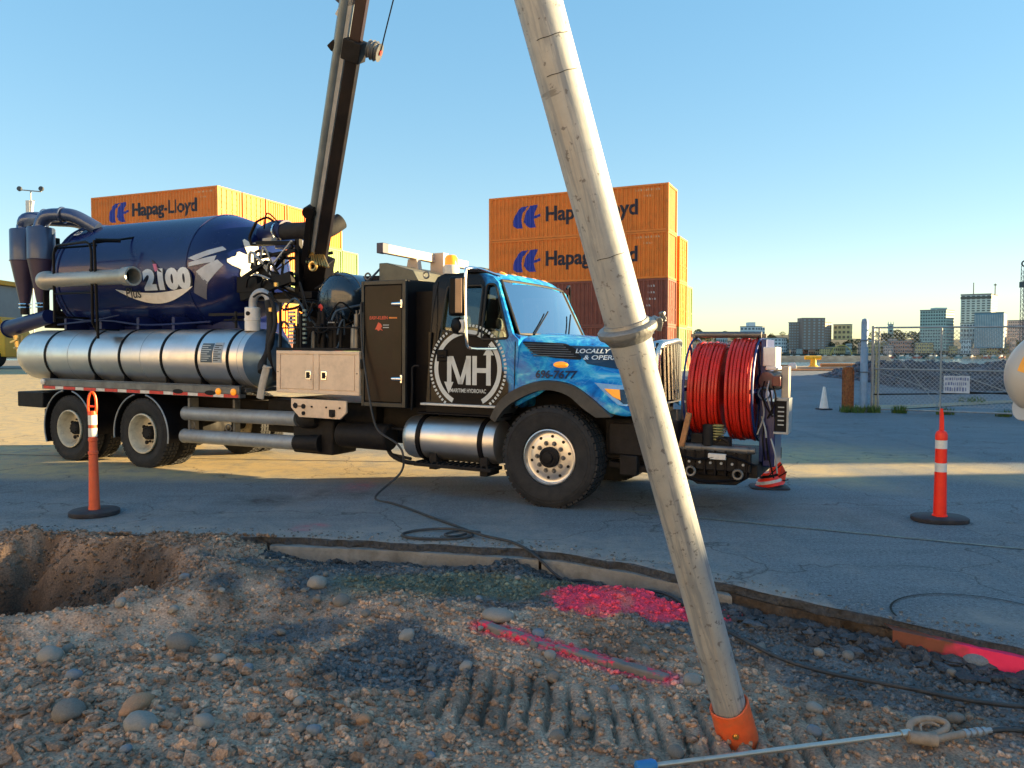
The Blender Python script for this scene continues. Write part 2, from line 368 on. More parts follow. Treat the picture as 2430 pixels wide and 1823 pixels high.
# broken edge faces: dark bituminous layer, then the concrete slab below
concrete = mat('concrete', (.21, .215, .21), .85, 0, .22, 5, .35, 60, dirt=(.09, .085, .08), dirt_amt=.7, dscale=6)
soilface = mat('soil_face', (.055, .042, .032), .95, 0, .45, 14, .8, 30)
def strip(name, y_off, z0, z1, xa, xb, m, jit=.012, seed=1, back=.25):
    x = np.arange(xa, xb, .02); e0 = (np.interp(x, xs, ye) + y_off) if y_off > -.03 else edge_y(x) + y_off; NR = 8
    rows = [(e0 + back, np.full_like(x, z1))]
    for k in range(NR):
        zz = z1 + (z0 - z1) * k / (NR - 1); o_ = jit * 5 * fbm(x, x * 0 + zz * 1.0, seed, 10, 4) + .006 * (k > 0)
        rows.append((e0 - o_ * (k > 0) * (.4 + .6 * k / NR), np.full_like(x, zz)))
    rows.append((e0 + back, np.full_like(x, z0)))
    V = np.concatenate([np.column_stack([x, a, b]) for a, b in rows]).reshape(len(rows), len(x), 3).transpose(1, 0, 2).reshape(-1, 3)
    return np_obj(name, V, gridfaces(len(x), len(rows)), [m], 'structure', False)
dkasph = mat('asphalt_section', (.045, .05, .058), .9, 0, .5, 30, .9, 60)
strip('asphalt_edge', 0, -.075, -.014, -9, 8, dkasph, .02, 3)
for a, b in ((-2.25, .245), (.255, 1.62)):
    strip('concrete_slab', -.045, -.235, -.078, a, b, concrete, .006, 8)
strip('soil_bank', -.01, -.5, -.08, -9, -2.25, soilface, .05, 12)
strip('soil_bank', -.01, -.5, -.08, 1.62, 8, soilface, .06, 13)
strip('soil_bank', .07, -.6, -.03, -9, 8, soilface, .01, 17)
# worn paint line and slab joints on the apron
linem = mat('worn_line_paint', (.2, .225, .2), .8, 0, .35, 30, dirt=(.09, .1, .105), dirt_amt=1, dscale=6)
def lineon(name, pts, wd, m, z=.006):
    g = G()
    for (x0, y0), (x1, y1) in zip(pts, pts[1:]):
        d = Vector((x1 - x0, y1 - y0)); n_ = Vector((-d.y, d.x)).normalized() * wd / 2; N = 12
        for k in range(N):
            a = Vector((x0, y0)) + d * k / N; b = Vector((x0, y0)) + d * (k + 1) / N
            za = float(rise(a.y)) + z; zb = float(rise(b.y)) + z
            g.add([(a.x - n_.x, a.y - n_.y, za), (b.x - n_.x, b.y - n_.y, zb), (b.x + n_.x, b.y + n_.y, zb), (a.x + n_.x, a.y + n_.y, za)], [(0, 1, 2, 3)])
    return g.obj(name, m, kind='structure')
lineon('painted_line', [(.9, 8.45), (4.85, 6.45), (7, 5.4)], .05, linem)
jointm = mat('slab_joint', (.012, .011, .01), .9)
lineon('slab_joint', [(-30, 16.4), (-6.3, 12.6), (-.2, 11.9)], .03, jointm)
lineon('slab_joint', [(-30, 15.6), (-9, 14.2)], .03, jointm)

g = G(); N = 60
for k in range(N):
    a0, a1 = R(-20) + R(230) * k / N, R(-20) + R(230) * (k + 1) / N
    P_ = [(3.02 + math.cos(a) * r_, 4.88 + math.sin(a) * r_ * .94, .0075) for a, r_ in ((a0, .525), (a1, .525), (a1, .54), (a0, .54))]
    if all(p[1] > float(edge_y(p[0])) + .03 for p in P_): g.add(P_, [(0, 1, 2, 3)])
g.obj('saw_cut', jointm, kind='structure')
# land behind, quay, water, far shore
gravelm = mat('yard_ground', (.19, .17, .14), .9, 0, .3, .3, .3, 8)
g = G(); g.add([(-400, 55.9, .59), (14.5, 55.9, .59), (14.5, 140, .6), (-400, 140, .6)], [(0, 1, 2, 3)]).obj('yard_ground', gravelm, kind='structure')
quaym = mat('quay_concrete', (.36, .31, .25), .85, 0, .2, 1.2, .3, 9, dirt=(.15, .11, .08), dirt_amt=.6, dscale=1)
g = G(); g.box(14.5, 90, 51.5, 56, -3, .85); g.box(14.5, 90, 56, 56.5, -3, .5); g.obj('quay_edge', quaym, bevel=.04, kind='structure')
def water_mat():
    m = bpy.data.materials.new('harbour_water'); m.use_nodes = True; n = m.node_tree; p = n.nodes['Principled BSDF']
    p.inputs['Base Color'].default_value = (.02, .06, .07, 1); p.inputs['Roughness'].default_value = .12
    q = n.nodes.new('ShaderNodeTexNoise'); q.inputs['Scale'].default_value = 1.2; q.inputs['Detail'].default_value = 5
    g = n.nodes.new('ShaderNodeNewGeometry'); n.links.new(g.outputs['Position'], q.inputs['Vector'])
    b = n.nodes.new('ShaderNodeBump'); b.inputs['Distance'].default_value = .35; b.inputs['Strength'].default_value = .8
    n.links.new(q.outputs['Fac'], b.inputs['Height']); n.links.new(b.outputs[0], p.inputs['Normal']); return m
G().add([(-3000, 50, -2.6), (3000, 50, -2.6), (3000, 5000, -2.6), (-3000, 5000, -2.6)], [(0, 1, 2, 3)]).obj('harbour_water', water_mat(), kind='structure')
# far shore terrain with low hills
fx = np.linspace(-1500, 1500, 151); fy = np.array([790, 800, 806, 850, 900, 1000, 1150, 1400, 1800])
FX, FY = np.meshgrid(fx, fy, indexing='ij')
FZ = np.where(FY < 795, -3.5, np.where(FY < 803, 0, 2)) + sst(850, 1500, FY) * (30 + 18 * fbm(FX, FY, 33, .006, 3) * 2)
hillm = mat('far_hills', (.030, .042, .028), .95, 0, .35, .02, 0)
np_obj('far_hills', np.column_stack([FX.ravel(), FY.ravel(), FZ.ravel()]), gridfaces(len(fx), len(fy)), [hillm], 'structure')

# ---------------------------------------------------------------- dug-up soil in front
def seg_d(x, y, pts):
    d = np.full_like(x, 9.)
    for (x0, y0), (x1, y1) in zip(pts, pts[1:]):
        dx, dy = x1 - x0, y1 - y0; t = np.clip(((x - x0) * dx + (y - y0) * dy) / (dx * dx + dy * dy), 0, 1)
        d = np.minimum(d, np.hypot(x - x0 - t * dx, y - y0 - t * dy))
    return d
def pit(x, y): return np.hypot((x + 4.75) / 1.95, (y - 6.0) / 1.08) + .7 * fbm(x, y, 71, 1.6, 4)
def height(x, y, fine=True):
    e = edge_y(x) - y
    z = -.19 + .10 * fbm(x, y, 40, .7, 3)
    z = z + sst(-1.9, -2.7, x) * sst(1.2, 0, e) * .17
    z = z + (.16 * fbm(x, y, 77, 2.2, 3) + .03) * sst(.6, .05, e)
    z = z + .09 * np.exp(-((x - .85) / .4) ** 2 - ((y - 5.82) / .22) ** 2)
    z = z - .05 * sst(.45, .1, e) * (x > -2.3) * (x < 1.5)
    q = pit(x, y)
    z = z + .13 * np.exp(-((q - 1.22) / .22) ** 2) * sst(7.2, 6.0, y)
    z = z - 1.15 * sst(1.1, .35, q)
    z = z + .10 * np.exp(-((x + 1.7) / 1.3) ** 2 - ((y - 6.1) / .55) ** 2)            # spoil heap edge
    z = z + .06 * np.exp(-((x + .9) / .55) ** 2 - ((y - 5.5) / .3) ** 2)
    z = z - .05 * np.exp(-((x + .6) / .35) ** 2 - ((y - 4.7) / .5) ** 2)
    # digger track marks
    tx = (x - .58) * .30 + (y - 3.98) * .95; ty = (x - .58) * .95 - (y - 3.98) * .30
    m = sst(.38, .26, np.abs(tx - .02)) * sst(1.15, .95, np.abs(ty)) * sst(.0, .25, fbm(x, y, 99, 1.1, 2) + .32)
    ph = ((ty + .25 * tx + .05 * fbm(x, y, 120, 4, 2)) / .115) % 1; z = z + m * (.016 - .062 * np.exp(-((ph - .5) / .13) ** 2) * (.5 + 1.0 * vnoise(x, y, 121, 5)))
    if fine:
        a = 1 - .6 * m
        z = z + a * (.035 * fbm(x, y, 44, 5, 3) + .035 * np.abs(fbm(x, y, 47, 13, 3)) + .014 * fbm(x, y, 52, 38, 2))
    return z
def zone(x, y):
    """0 brown soil .. 1 blue-grey gravel"""
    nz = 1.5 * fbm(x, y, 80, 2.6, 5)
    a = sst(1.05, .8, np.hypot((x + .68) / .42, (y - 4.72) / .62) + nz)
    b = sst(1.05, .8, np.hypot((x + .2) / 2.4, (y - 6.25) / .72) + nz)
    c = sst(.95, .7, np.hypot((x - 2.55) / 1.7, (y - 4.55) / .62) + nz) * (edge_y(x) - y < 1.25)
    d = sst(.95, .7, np.hypot((x - 2.95) / .55, (y - 3.75) / .5) + nz) + sst(1, .8, np.hypot((x + 1.45) / .35, (y - 5.15) / .22) + nz)
    e = ((edge_y(x) - y) < .95) & (x > .9)
    z = np.maximum(np.maximum(a, b), np.maximum(c, np.clip(d, 0, 1))); z = np.maximum(z, e * sst(-.2, .1, fbm(x, y, 85, 2, 2) + .3))
    return z * (1 - .9 * (pit(x, y) < 1.25))
def green(x, y): return np.clip(sst(1.1, .6, np.hypot((x + .35) / 1.35, (y - 6.05) / .42) + .9 * fbm(x, y, 90, 2.5, 4)), 0, 1)
def pink(x, y):
    nz = .35 * fbm(x, y, 95, 9, 3)
    r = np.hypot((x - .72) / .38, (y - 5.78) / .34)
    ring = sst(1.12, .95, np.hypot((x - .72) / .44, (y - 5.83) / .34) + nz * 1.6) * (.55 + .45 * sst(-.15, .1, fbm(x, y, 98, 7, 3))) + sst(1.1, .85, np.hypot((x - 1.25) / .42, (y - 5.52) / .18) + nz * 1.6) * .8
    a = sst(.14, .04, seg_d(x, y, [(.72, 6.1), (.95, 5.85), (1.15, 5.55)]) + nz * .12)
    b = sst(.13, .04, seg_d(x, y, [(1.15, 5.52), (1.5, 5.45)]) + nz * .14) + sst(.1, .02, seg_d(x, y, [(1.1, 5.85), (1.6, 5.72)]) + nz * .14)
    c = sst(.13, .04, seg_d(x, y, [(-.2, 5.26), (.0, 5.12), (.28, 4.9), (.55, 4.72), (.9, 4.5)]) + nz * .08)
    return np.clip(ring + a + b + c, 0, 1)
def soil_color(x, y):
    n1 = fbm(x, y, 101, 6, 4)[..., None]; n2 = fbm(x, y, 111, 1.2, 3)[..., None]
    brown = np.array([.30, .205, .145]) * (1 + 1.5 * n1 + .9 * n2)
    grey = np.array([.105, .105, .108]) * (1 + 1.1 * n1)
    c = brown + (grey - brown) * zone(x, y)[..., None]
    c = c + (np.array([.10, .13, .07]) * (1 + n1) - c) * (green(x, y) * .55)[..., None]
    c = c * (1 - .86 * sst(1.22, .72, pit(x, y)))[..., None]  # pit shade painted in: soil colour darkens towards the hollow
    c = c + (np.array([.80, .03, .10]) - c) * (pink(x, y) * .78)[..., None]
    return np.clip(c, .01, .9)
def soil_mat():
    m = bpy.data.materials.new('soil'); m.use_nodes = True; n = m.node_tree; L = n.links; p = n.nodes['Principled BSDF']
    a = n.nodes.new('ShaderNodeAttribute'); a.attribute_name = 'tint'
    g = n.nodes.new('ShaderNodeNewGeometry')
    q = n.nodes.new('ShaderNodeTexNoise'); q.inputs['Scale'].default_value = 70; q.inputs['Detail'].default_value = 6; L.new(g.outputs['Position'], q.inputs['Vector'])
    r = n.nodes.new('ShaderNodeMapRange'); r.inputs['From Min'].default_value = .3; r.inputs['From Max'].default_value = .7; r.inputs['To Min'].default_value = .55; r.inputs['To Max'].default_value = 1.45
    L.new(q.outputs['Fac'], r.inputs[0])
    x = n.nodes.new('ShaderNodeVectorMath'); x.operation = 'SCALE'; L.new(a.outputs['Color'], x.inputs[0]); L.new(r.outputs[0], x.inputs['Scale'])
    L.new(x.outputs[0], p.inputs['Base Color']); p.inputs['Roughness'].default_value = .9
    b = n.nodes.new('ShaderNodeBump'); b.inputs['Strength'].default_value = .7; b.inputs['Distance'].default_value = .01; L.new(q.outputs['Fac'], b.inputs['Height']); L.new(b.outputs[0], p.inputs['Normal'])
    return m
SOIL = soil_mat()
gx = np.arange(-7.5, 7.5, .02); gy = np.concatenate([np.arange(-2, 3, .1), np.arange(3, 7.75, .02)])
GX, GY = np.meshgrid(gx, gy, indexing='ij')
GY2 = np.minimum(GY, edge_y(GX) + .22)
GZ = height(GX, GY2)
GZ = np.where(GY > edge_y(GX) + .02, np.minimum(GZ, -.2), GZ)
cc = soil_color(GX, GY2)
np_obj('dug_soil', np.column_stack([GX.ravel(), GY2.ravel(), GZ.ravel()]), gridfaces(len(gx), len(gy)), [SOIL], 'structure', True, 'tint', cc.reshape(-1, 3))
# coarse ground all round behind the camera
G().add([(-90, -90, -.25), (90, -90, -.25), (90, -1.95, -.25), (-90, -1.95, -.25)], [(0, 1, 2, 3)]).add([(-90, -1.95, -.25), (-7.45, -1.95, -.25), (-7.45, 7.7, -.25), (-90, 7.7, -.25)], [(0, 1, 2, 3)]).add([(7.4, -1.95, -.25), (90, -1.95, -.25), (90, 2.7, -.25), (7.4, 2.7, -.25)], [(0, 1, 2, 3)]).obj('trench_ground', mat('pale_yard', (.34, .30, .25), .9, 0, .25, .6), kind='structure')

# pebbles: uncounted gravel, one mesh each
bmi = bmesh.new(); bmesh.ops.create_icosphere(bmi, subdivisions=1, radius=1); ICO = np.array([v.co for v in bmi.verts]); ICF = np.array([[v.index for v in f.verts] for f in bmi.faces]); bmi.free()
def pebbles(name, n, smin, smax, region, m, mul=1.0, seed=3, hfun=None, colfun=None, label=None, sink=.25, pw=2.2):
    r = np.random.default_rng(seed); x0, x1, y0, y1 = region
    y = y0 + (y1 - y0) * r.random(n) ** .9; x = x0 + (x1 - x0) * r.random(n)
    k = (y < edge_y(x) - .05) & (np.abs(x) < .72 * y + .4) if hfun is None else np.ones(n, bool)
    if hfun is None and (smax > .025 or seed == 9): k = k & ~clear_track(x, y)
    x = x[k]; y = y[k]; n = len(x)
    s = smin + (smax - smin) * r.random(n) ** pw
    z = height(x, y) if hfun is None else hfun(x, y)
    sc3 = s[:, None] * (.65 + .7 * r.random((n, 3))); sc3[:, 2] *= .75
    jit = 1 + .42 * (r.random((n, len(ICO), 1)) - .5) * 2
    P = ICO[None] * jit * sc3[:, None, :]
    a = r.random(n) * 2 * PI; t = (r.random(n) - .5) * 1.2; ca, sa, ct, s_t = np.cos(a), np.sin(a), np.cos(t), np.sin(t)
    Px = P[..., 0]; Py = P[..., 1] * ct[:, None] - P[..., 2] * s_t[:, None]; Pz = P[..., 1] * s_t[:, None] + P[..., 2] * ct[:, None]
    Q = np.stack([Px * ca[:, None] - Py * sa[:, None] + x[:, None], Px * sa[:, None] + Py * ca[:, None] + y[:, None], Pz + (z + s * (.5 - sink))[:, None]], -1)
    F = (ICF[None] + (np.arange(n) * len(ICO))[:, None, None]).reshape(-1, 3)
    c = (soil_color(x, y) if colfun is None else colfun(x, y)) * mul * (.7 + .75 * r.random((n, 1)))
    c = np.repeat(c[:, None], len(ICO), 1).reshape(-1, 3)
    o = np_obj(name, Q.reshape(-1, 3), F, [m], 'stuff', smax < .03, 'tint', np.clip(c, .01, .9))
    if label: tag(o, label, 'gravel')
    return o
def clear_track(x, y):
    tx = (x - .58) * .30 + (y - 3.98) * .95; ty = (x - .58) * .95 - (y - 3.98) * .30; return (np.abs(tx - .02) < .34) & (np.abs(ty) < 1.1)
pebbles('gravel', 26000, .004, .020, (-5, 5, 3.0, 7.3), SOIL, 1.05, 3, label='loose gravel and small clods covering the dug-up soil')
pebbles('coarse_gravel', 9000, .008, .024, (-5, 5, 3.0, 7.3), SOIL, .92, 5, label='rounded pebbles mixed through the brown soil in the foreground', pw=3)
pebbles('coarse_gravel', 1500, .012, .040, (-3.4, -.2, 3.0, 4.9), SOIL, .95, 8, label='larger rounded cobbles at the lower left of the spoil', pw=2.5)
pebbles('gravel', 9000, .006, .022, (-1.2, 4.6, 3.4, 6.7), SOIL, 1.2, 9, label='crushed grey stone beside the broken asphalt edge')

# crumbled asphalt along the broken edge
def edgepeb(name, n, smin, smax, xa, xb, off, m, col, label, seed, on=False):
    r = np.random.default_rng(seed); xx = xa + (xb - xa) * r.random(n)
    def hf(x, y): return np.where(y > edge_y(x) + .01, .0, height(x, y))
    keep = {}
    def rg(x, y): return x
    yy = edge_y(xx) + off[0] + (off[1] - off[0]) * r.random(n) ** (2 if not on else 1)
    s = smin + (smax - smin) * r.random(n) ** 2.5
    z = hf(xx, yy); P = ICO[None] * (1 + .5 * (r.random((n, 12, 1)) - .5) * 2) * (s[:, None] * (.6 + .8 * r.random((n, 3))))[:, None, :] * np.array([1, 1, .6])
    Q = P + np.stack([xx, yy, z + s * .25], -1)[:, None, :]
    F = (ICF[None] + (np.arange(n) * 12)[:, None, None]).reshape(-1, 3)
    c = np.repeat((np.array(col)[None] * (.5 + 1.1 * r.random((n, 1))))[:, None], 12, 1).reshape(-1, 3)
    o = np_obj(name, Q.reshape(-1, 3), F, [m], 'stuff', False, 'tint', np.clip(c, .01, .9)); tag(o, label, 'rubble')
edgepeb('asphalt_crumbs', 1500, .012, .055, 1.5, 4.6, (-.02, -.42), SOIL, (.045, .052, .062), 'dark crumbled asphalt lumps heaped under the broken edge at right', 41)
edgepeb('asphalt_crumbs', 1700, .010, .040, -2.3, 1.6, (-.05, -.34), SOIL, (.050, .058, .066), 'dark asphalt crumbs at the foot of the concrete slab', 42)
edgepeb('asphalt_crumbs', 1300, .004, .014, -6, 4.5, (.0, .30), SOIL, (.15, .15, .145), 'fine grit scattered along the top of the asphalt edge', 43, True)
edgepeb('soil_clods', 1500, .008, .026, -6, -2.2, (.02, -.30), SOIL, (.17, .12, .085), 'brown clods slumped against the left part of the asphalt edge', 44)

# stones one can pick out
stonem = [mat('stone_grey', (.17, .16, .145), .8, 0, .18, 12, .3, 50, dirt=(.11, .09, .07), dirt_amt=.6, dscale=8), mat('stone_tan', (.33, .20, .12), .8, 0, .2, 12, .25, 50), mat('stone_blue', (.15, .19, .235), .8, 0, .2, 10, .3, 50), mat('stone_pale', (.24, .23, .21), .75, 0, .15, 10, .2, 50)]
smesh = []
for k in range(6):
    bm = bmesh.new(); bmesh.ops.create_icosphere(bm, subdivisions=3, radius=1)
    q = random.Random(k); off = Vector((q.random() * 50, q.random() * 50, 0))
    pl = [(Vector((q.gauss(0, 1), q.gauss(0, 1), q.gauss(0, 1))).normalized(), .62 + .3 * q.random()) for _ in range(7)]
    for v in bm.verts:
        for nrm, d in pl:
            e = v.co.dot(nrm) - d
            if e > 0: v.co -= nrm * e * (.85 if k % 2 else .5)
        v.co *= 1 + .12 * float(fbm(np.array([v.co.x * 2 + off.x]), np.array([v.co.y * 2 + v.co.z * 1.7 + off.y]), 5, 1.0, 3)[0]) * 2
    me = bpy.data.meshes.new('stone'); bm.to_mesh(me); bm.free(); me.shade_smooth(); me.materials.append(stonem[0]); smesh.append(me)
def stone(x, y, r, mi, label, k=None, group=None, flatn=.7, rz=None, lift=.35, long=1.0):
    k = random.randrange(6) if k is None else k
    o = bpy.data.objects.new('stone', smesh[k]); COL.objects.link(o)
    o.location = (x, y, float(height(np.array([x]), np.array([y]), False)[0]) + r * flatn * lift + .012)
    o.scale = (r * long, r * .85, r * flatn); o.rotation_euler = (random.uniform(-.3, .3), random.uniform(-.3, .3), random.uniform(0, 6) if rz is None else rz)
    o.material_slots[0].link = 'OBJECT'; o.material_slots[0].material = stonem[mi]
    tag(o, label, 'stone', group); return o
stone(-2.12, 4.86, .105, 0, 'large round grey boulder half sunk in the soil below the pit', 0)
stone(-2.84, 4.66, .085, 3, 'pale flat stone on the rim of the dark pit', 1)
stone(-2.55, 4.40, .05, 2, 'small bluish stone just below the pit rim', 2)
stone(-1.98, 3.98, .075, 1, 'orange-tan elongated stone in the lower left gravel', 3, rz=1.1, long=1.5)
stone(-2.30, 3.92, .09, 0, 'angular wedge-shaped grey rock left of the orange-tan stone', 4)
stone(-1.86, 3.78, .085, 3, 'smooth pale grey cobble touching the orange-tan stone', 0)
stone(-1.55, 3.80, .06, 3, 'oval pale cobble right of the smooth pale grey one', 2)
stone(-.98, 3.72, .05, 2, 'light blue broken stone at the lower middle of the soil', 5)
stone(-.70, 5.06, .062, 3, 'round buff stone at the top of the blue-grey gravel patch', 0)
stone(-1.52, 5.92, .085, 3, 'pale blue-grey rock at the foot of the concrete slab', 2)
stone(-.10, 5.38, .12, 3, 'pale flat rock with pink paint at its corner', 1, flatn=.45)
stone(-.28, 4.62, .045, 3, 'small white stone on the right edge of the blue-grey gravel', 0)
stone(2.80, 4.56, .095, 2, 'bluish broken rock below the pink-painted duct', 4)
stone(-.76, 3.86, .045, 1, 'small reddish stone near the bottom middle', 3)
stone(-1.25, 5.55, .07, 0, 'grey rock bedded in the crest of the small soil heap', 1)
stone(1.05, 4.42, .055, 3, 'pale stone left of the suction pipe foot', 5)
stone(1.62, 4.05, .05, 3, 'pale round stone right of the suction pipe', 0)
for i in range(70):
    y = random.uniform(3.5, 6.3); x = random.uniform(-.62 * y, .6 * y)
    if y > float(edge_y(np.array([x]))[0]) - .35 or (x > .6 and y < 4.2 and random.random() < .5): continue
    stone(x, y, random.uniform(.024, .048), random.choice([0, 0, 0, 3, 2]), 'fist-sized grey stone lying loose on the churned soil', None, 'loose fist-sized stones on the soil')
# exposed slab face, rust-stained and sprayed pink, under the asphalt at right
def duct_mat():
    m = mat('duct_clay', (.17, .055, .032), .75, 0, .2, 8, .2, 30); n = m.node_tree; L = n.links; p = n.nodes['Principled BSDF']
    src = p.inputs['Base Color'].links[0].from_socket
    g = n.nodes.new('ShaderNodeNewGeometry'); s = n.nodes.new('ShaderNodeSeparateXYZ'); L.new(g.outputs['Position'], s.inputs[0])
    q = n.nodes.new('ShaderNodeTexNoise'); q.inputs['Scale'].default_value = 9; L.new(g.outputs['Position'], q.inputs['Vector'])
    a = n.nodes.new('ShaderNodeMath'); a.operation = 'MULTIPLY_ADD'; a.inputs[1].default_value = .5; L.new(q.outputs['Fac'], a.inputs[0]); L.new(s.outputs[0], a.inputs[2])
    r = n.nodes.new('ShaderNodeMapRange'); r.inputs['From Min'].default_value = 2.85; r.inputs['From Max'].default_value = 3.05; L.new(a.outputs[0], r.inputs[0])
    x = n.nodes.new('ShaderNodeMixRGB'); x.inputs[2].default_value = (.85, .03, .13, 1); L.new(r.outputs[0], x.inputs[0]); L.new(src, x.inputs[1]); L.new(x.outputs[0], p.inputs['Base Color']); return m
strip('painted_slab', -.09, -.36, -.05, 2.42, 5.2, duct_mat(), .006, 23)
for k, (dx, dz) in enumerate(((2.93, -.36), (3.02, -.33), (3.22, -.34), (3.45, -.35))):
    g = G(); y_ = float(edge_y(dx)) - .082; g.box(dx - .012, dx + .012, y_ - .006, y_ + .01, dz, -.16); g.obj('paint_drip', mat('paint_pink', (.85, .03, .13), .5), bevel=.005, kind='structure')
cs_ = G(); P_ = [(-.22, 5.27), (-.02, 5.11), (.28, 4.88), (.6, 4.68), (.92, 4.47)]
for (xa, ya), (xb, yb) in zip(P_, P_[1:]): za, zb = [float(height(np.array([q[0]]), np.array([q[1]]), False)[0]) for q in ((xa, ya), (xb, yb))]; cs_.beam((xa, ya, za - .02), (xb, yb, zb - .035), .07, .13)
kb = cs_.obj('buried_kerb', mat('kerb_stone_grey', (.17, .165, .16), .85, 0, .2, 9, .3, 50, dirt=(.80, .03, .10), dirt_amt=3, dscale=5), bevel=.012); tag(kb, 'grey buried kerb edge under the pink sprayed line in the soil', 'kerb')
# ================================================================ VACUUM TRUCK  (local: +X forward, -Y near side)
PSI = R(27)
TO = Vector((.39 + 1.22 * math.sin(PSI), 8.45 + 1.22 * math.cos(PSI), 0))
T = thing('vacuum_truck', 'blue and black vacuum excavation truck with a long steel water tank, parked on the asphalt', 'truck', TO, (0, R(.6), -PSI))
TM = Matrix.Translation(TO) @ Euler((0, R(.6), -PSI)).to_matrix().to_4x4()
TI = TM.inverted()
def L2W(x, y, z): return TM @ Vector((x, y, z))
def W2L(p): return TI @ Vector(p)
_Tobjs = []
# --- chassis
g = G()
for y in (-.43, .43): g.box(-9.4, 1.25, y - .045, y + .045, .70, .96)
for x in (-9.2, -7.5, -5.6, -4.0, -2.6, -1.2, .9): g.box(x - .06, x + .06, -.385, .385, .74, .92)
g.box(-.12, .12, -.85, .85, .40, .56)
for x in (-6.65, -8.38): g.cyl((x, -.85, .46), (x, .85, .46), .11); g.lathe([(.05, -.22), (.24, -.12), (.24, .12), (.05, .22)], (x, 0, .46), (1, 0, 0), 16)
g.cyl((-6.4, 0, .6), (-1.4, 0, .72), .06)
g.obj('chassis', blacksteel, T, bevel=.008)
g = G(); g.box(-4.6, -2.7, -.75, .7, .55, 1.02); g.box(-2.7, -1.9, -.6, .6, .5, 1.05); g.box(-3.9, -3.2, -1.0, -.5, .33, .8); g.cyl((-3.1, -.95, .62), (-2.3, -.95, .62), .17); g.box(-1.85, -1.1, -.5, .5, .45, .9)
g.obj('transfer_case', blacksteel, T, bevel=.03)
g = G(); g.box(.55, 1.35, -.9, .9, .56, 1.0); g.box(-.9, .9, -.62, .62, .75, 1.25)
g.obj('engine_bay', dark, T, bevel=.02)
# --- wheels
def tyre_prof(r, w, rr):
    h = w / 2
    return [(rr, -h * .72), (rr + .02, -h * .86), (r * .80, -h), (r * .93, -h * .97), (r * .985, -h * .86), (r, -h * .70), (r, h * .70), (r * .985, h * .86), (r * .93, h * .97), (r * .80, h), (rr + .02, h * .86), (rr, h * .72)]
def wheel(name, cx, cy, cz, r, w, side, rims, front):
    o = thing(name, '', '', (0, 0, 0)); del o['category']; del o['label']; o.parent = T; o.location = (cx, cy, cz)
    rr = .312 if front else .30
    g = G(); g.lathe(tyre_prof(r, w, rr), (0, 0, 0), (0, 1, 0), 64, caps=False)
    nb = 46
    for i in range(nb):                                       # tread blocks, shoulder ribs
        a = 2 * PI * i / nb; ca, sa = math.cos(a), math.sin(a)
        for yy, sk in ((-.34, .012), (-.12, -.012), (.12, .012), (.34, -.012)):
            g.obox((ca * (r + .004), yy * w, sa * (r + .004)), (.022, w * .17, r * .105), (0, -a + sk * 8, 0))
    for q in (.90, .84): g.torus((0, side * w * .492, 0), (0, 1, 0), r * q, .005, 64, 5)
    g.obj('tyre', rubber, o, angle=35)
    s = side
    if front:
        pr = [(.318, s * .128), (.312, s * .155), (.300, s * .160), (.292, s * .146), (.286, s * .11), (.262, s * .10), (.235, s * .112), (.20, s * .118), (.155, s * .122), (.12, s * .122), (.0, s * .122)]
        g = G(); g.lathe(pr, (0, 0, 0), (0, 1, 0), 64, caps=False); g.lathe([(.318, s * .128), (.30, -s * .13)], (0, 0, 0), (0, 1, 0), 40, caps=False)
        g.obj('rim', rims, o, angle=50)
        g = G()
        for i in range(10):
            a = 2 * PI * (i + .35) / 10; g.cyl((math.cos(a) * .232, s * .105, math.sin(a) * .232), (math.cos(a) * .232, s * .1165, math.sin(a) * .232), .0175, n=14)
        g.obj('vent_hole', dark, o, kind='stuff')
        g = G()
        for i in range(10):
            a = 2 * PI * i / 10; c = (math.cos(a) * .158, math.sin(a) * .158)
            g.cyl((c[0], s * .115, c[1]), (c[0], s * .128, c[1]), .027, n=12); g.cyl((c[0], s * .128, c[1]), (c[0], s * .160, c[1]), .019, .015, n=6)
        g.obj('wheel_nut', greysteel, o, kind='stuff')
        g = G(); g.lathe([(.115, s * .10), (.115, s * .165), (.10, s * .175), (.06, s * .18), (.055, s * .20), (.02, s * .205), (.0, s * .205)], (0, 0, 0), (0, 1, 0), 30, caps=False); g.torus((0, s * .178, 0), (0, 1, 0), .085, .006, 24, 6)
        g.obj('hub', blacksteel, o)
    else:
        pr = [(.302, s * .12), (.300, s * .140), (.285, s * .145), (.272, s * .125), (.262, s * .05), (.245, -s * .035), (.225, -s * .055), (.17, -s * .06), (.12, -s * .045), (.10, -s * .045), (0, -s * .045)]
        g = G(); g.lathe(pr, (0, 0, 0), (0, 1, 0), 56, caps=False); g.obj('rim', cream, o, angle=50)
        g = G()
        for i in range(5):
            a = 2 * PI * (i + .2) / 5; g.cyl((math.cos(a) * .203, -s * .055, math.sin(a) * .203), (math.cos(a) * .203, -s * .035, math.sin(a) * .203), .030, n=14)
        g.obj('vent_hole', dark, o, kind='stuff')
        g = G()
        for i in range(10):
            a = 2 * PI * i / 10; c = (math.cos(a) * .142, math.sin(a) * .142); g.cyl((c[0], -s * .05, c[1]), (c[0], -s * .01, c[1]), .018, .014, n=6)
        g.obj('wheel_nut', blacksteel, o, kind='stuff')
        g = G(); g.lathe([(.105, -s * .05), (.10, s * .05), (.085, s * .065), (0, s * .07)], (0, 0, 0), (0, 1, 0), 26, caps=False)
        for i in range(8):
            a = 2 * PI * i / 8; g.cyl((math.cos(a) * .07, s * .055, math.sin(a) * .07), (math.cos(a) * .07, s * .08, math.sin(a) * .07), .01, n=6)
        g.obj('hub', blacksteel, o)
wheel('wheel', 0, -1.035, .560, .560, .38, -1, alu, True)
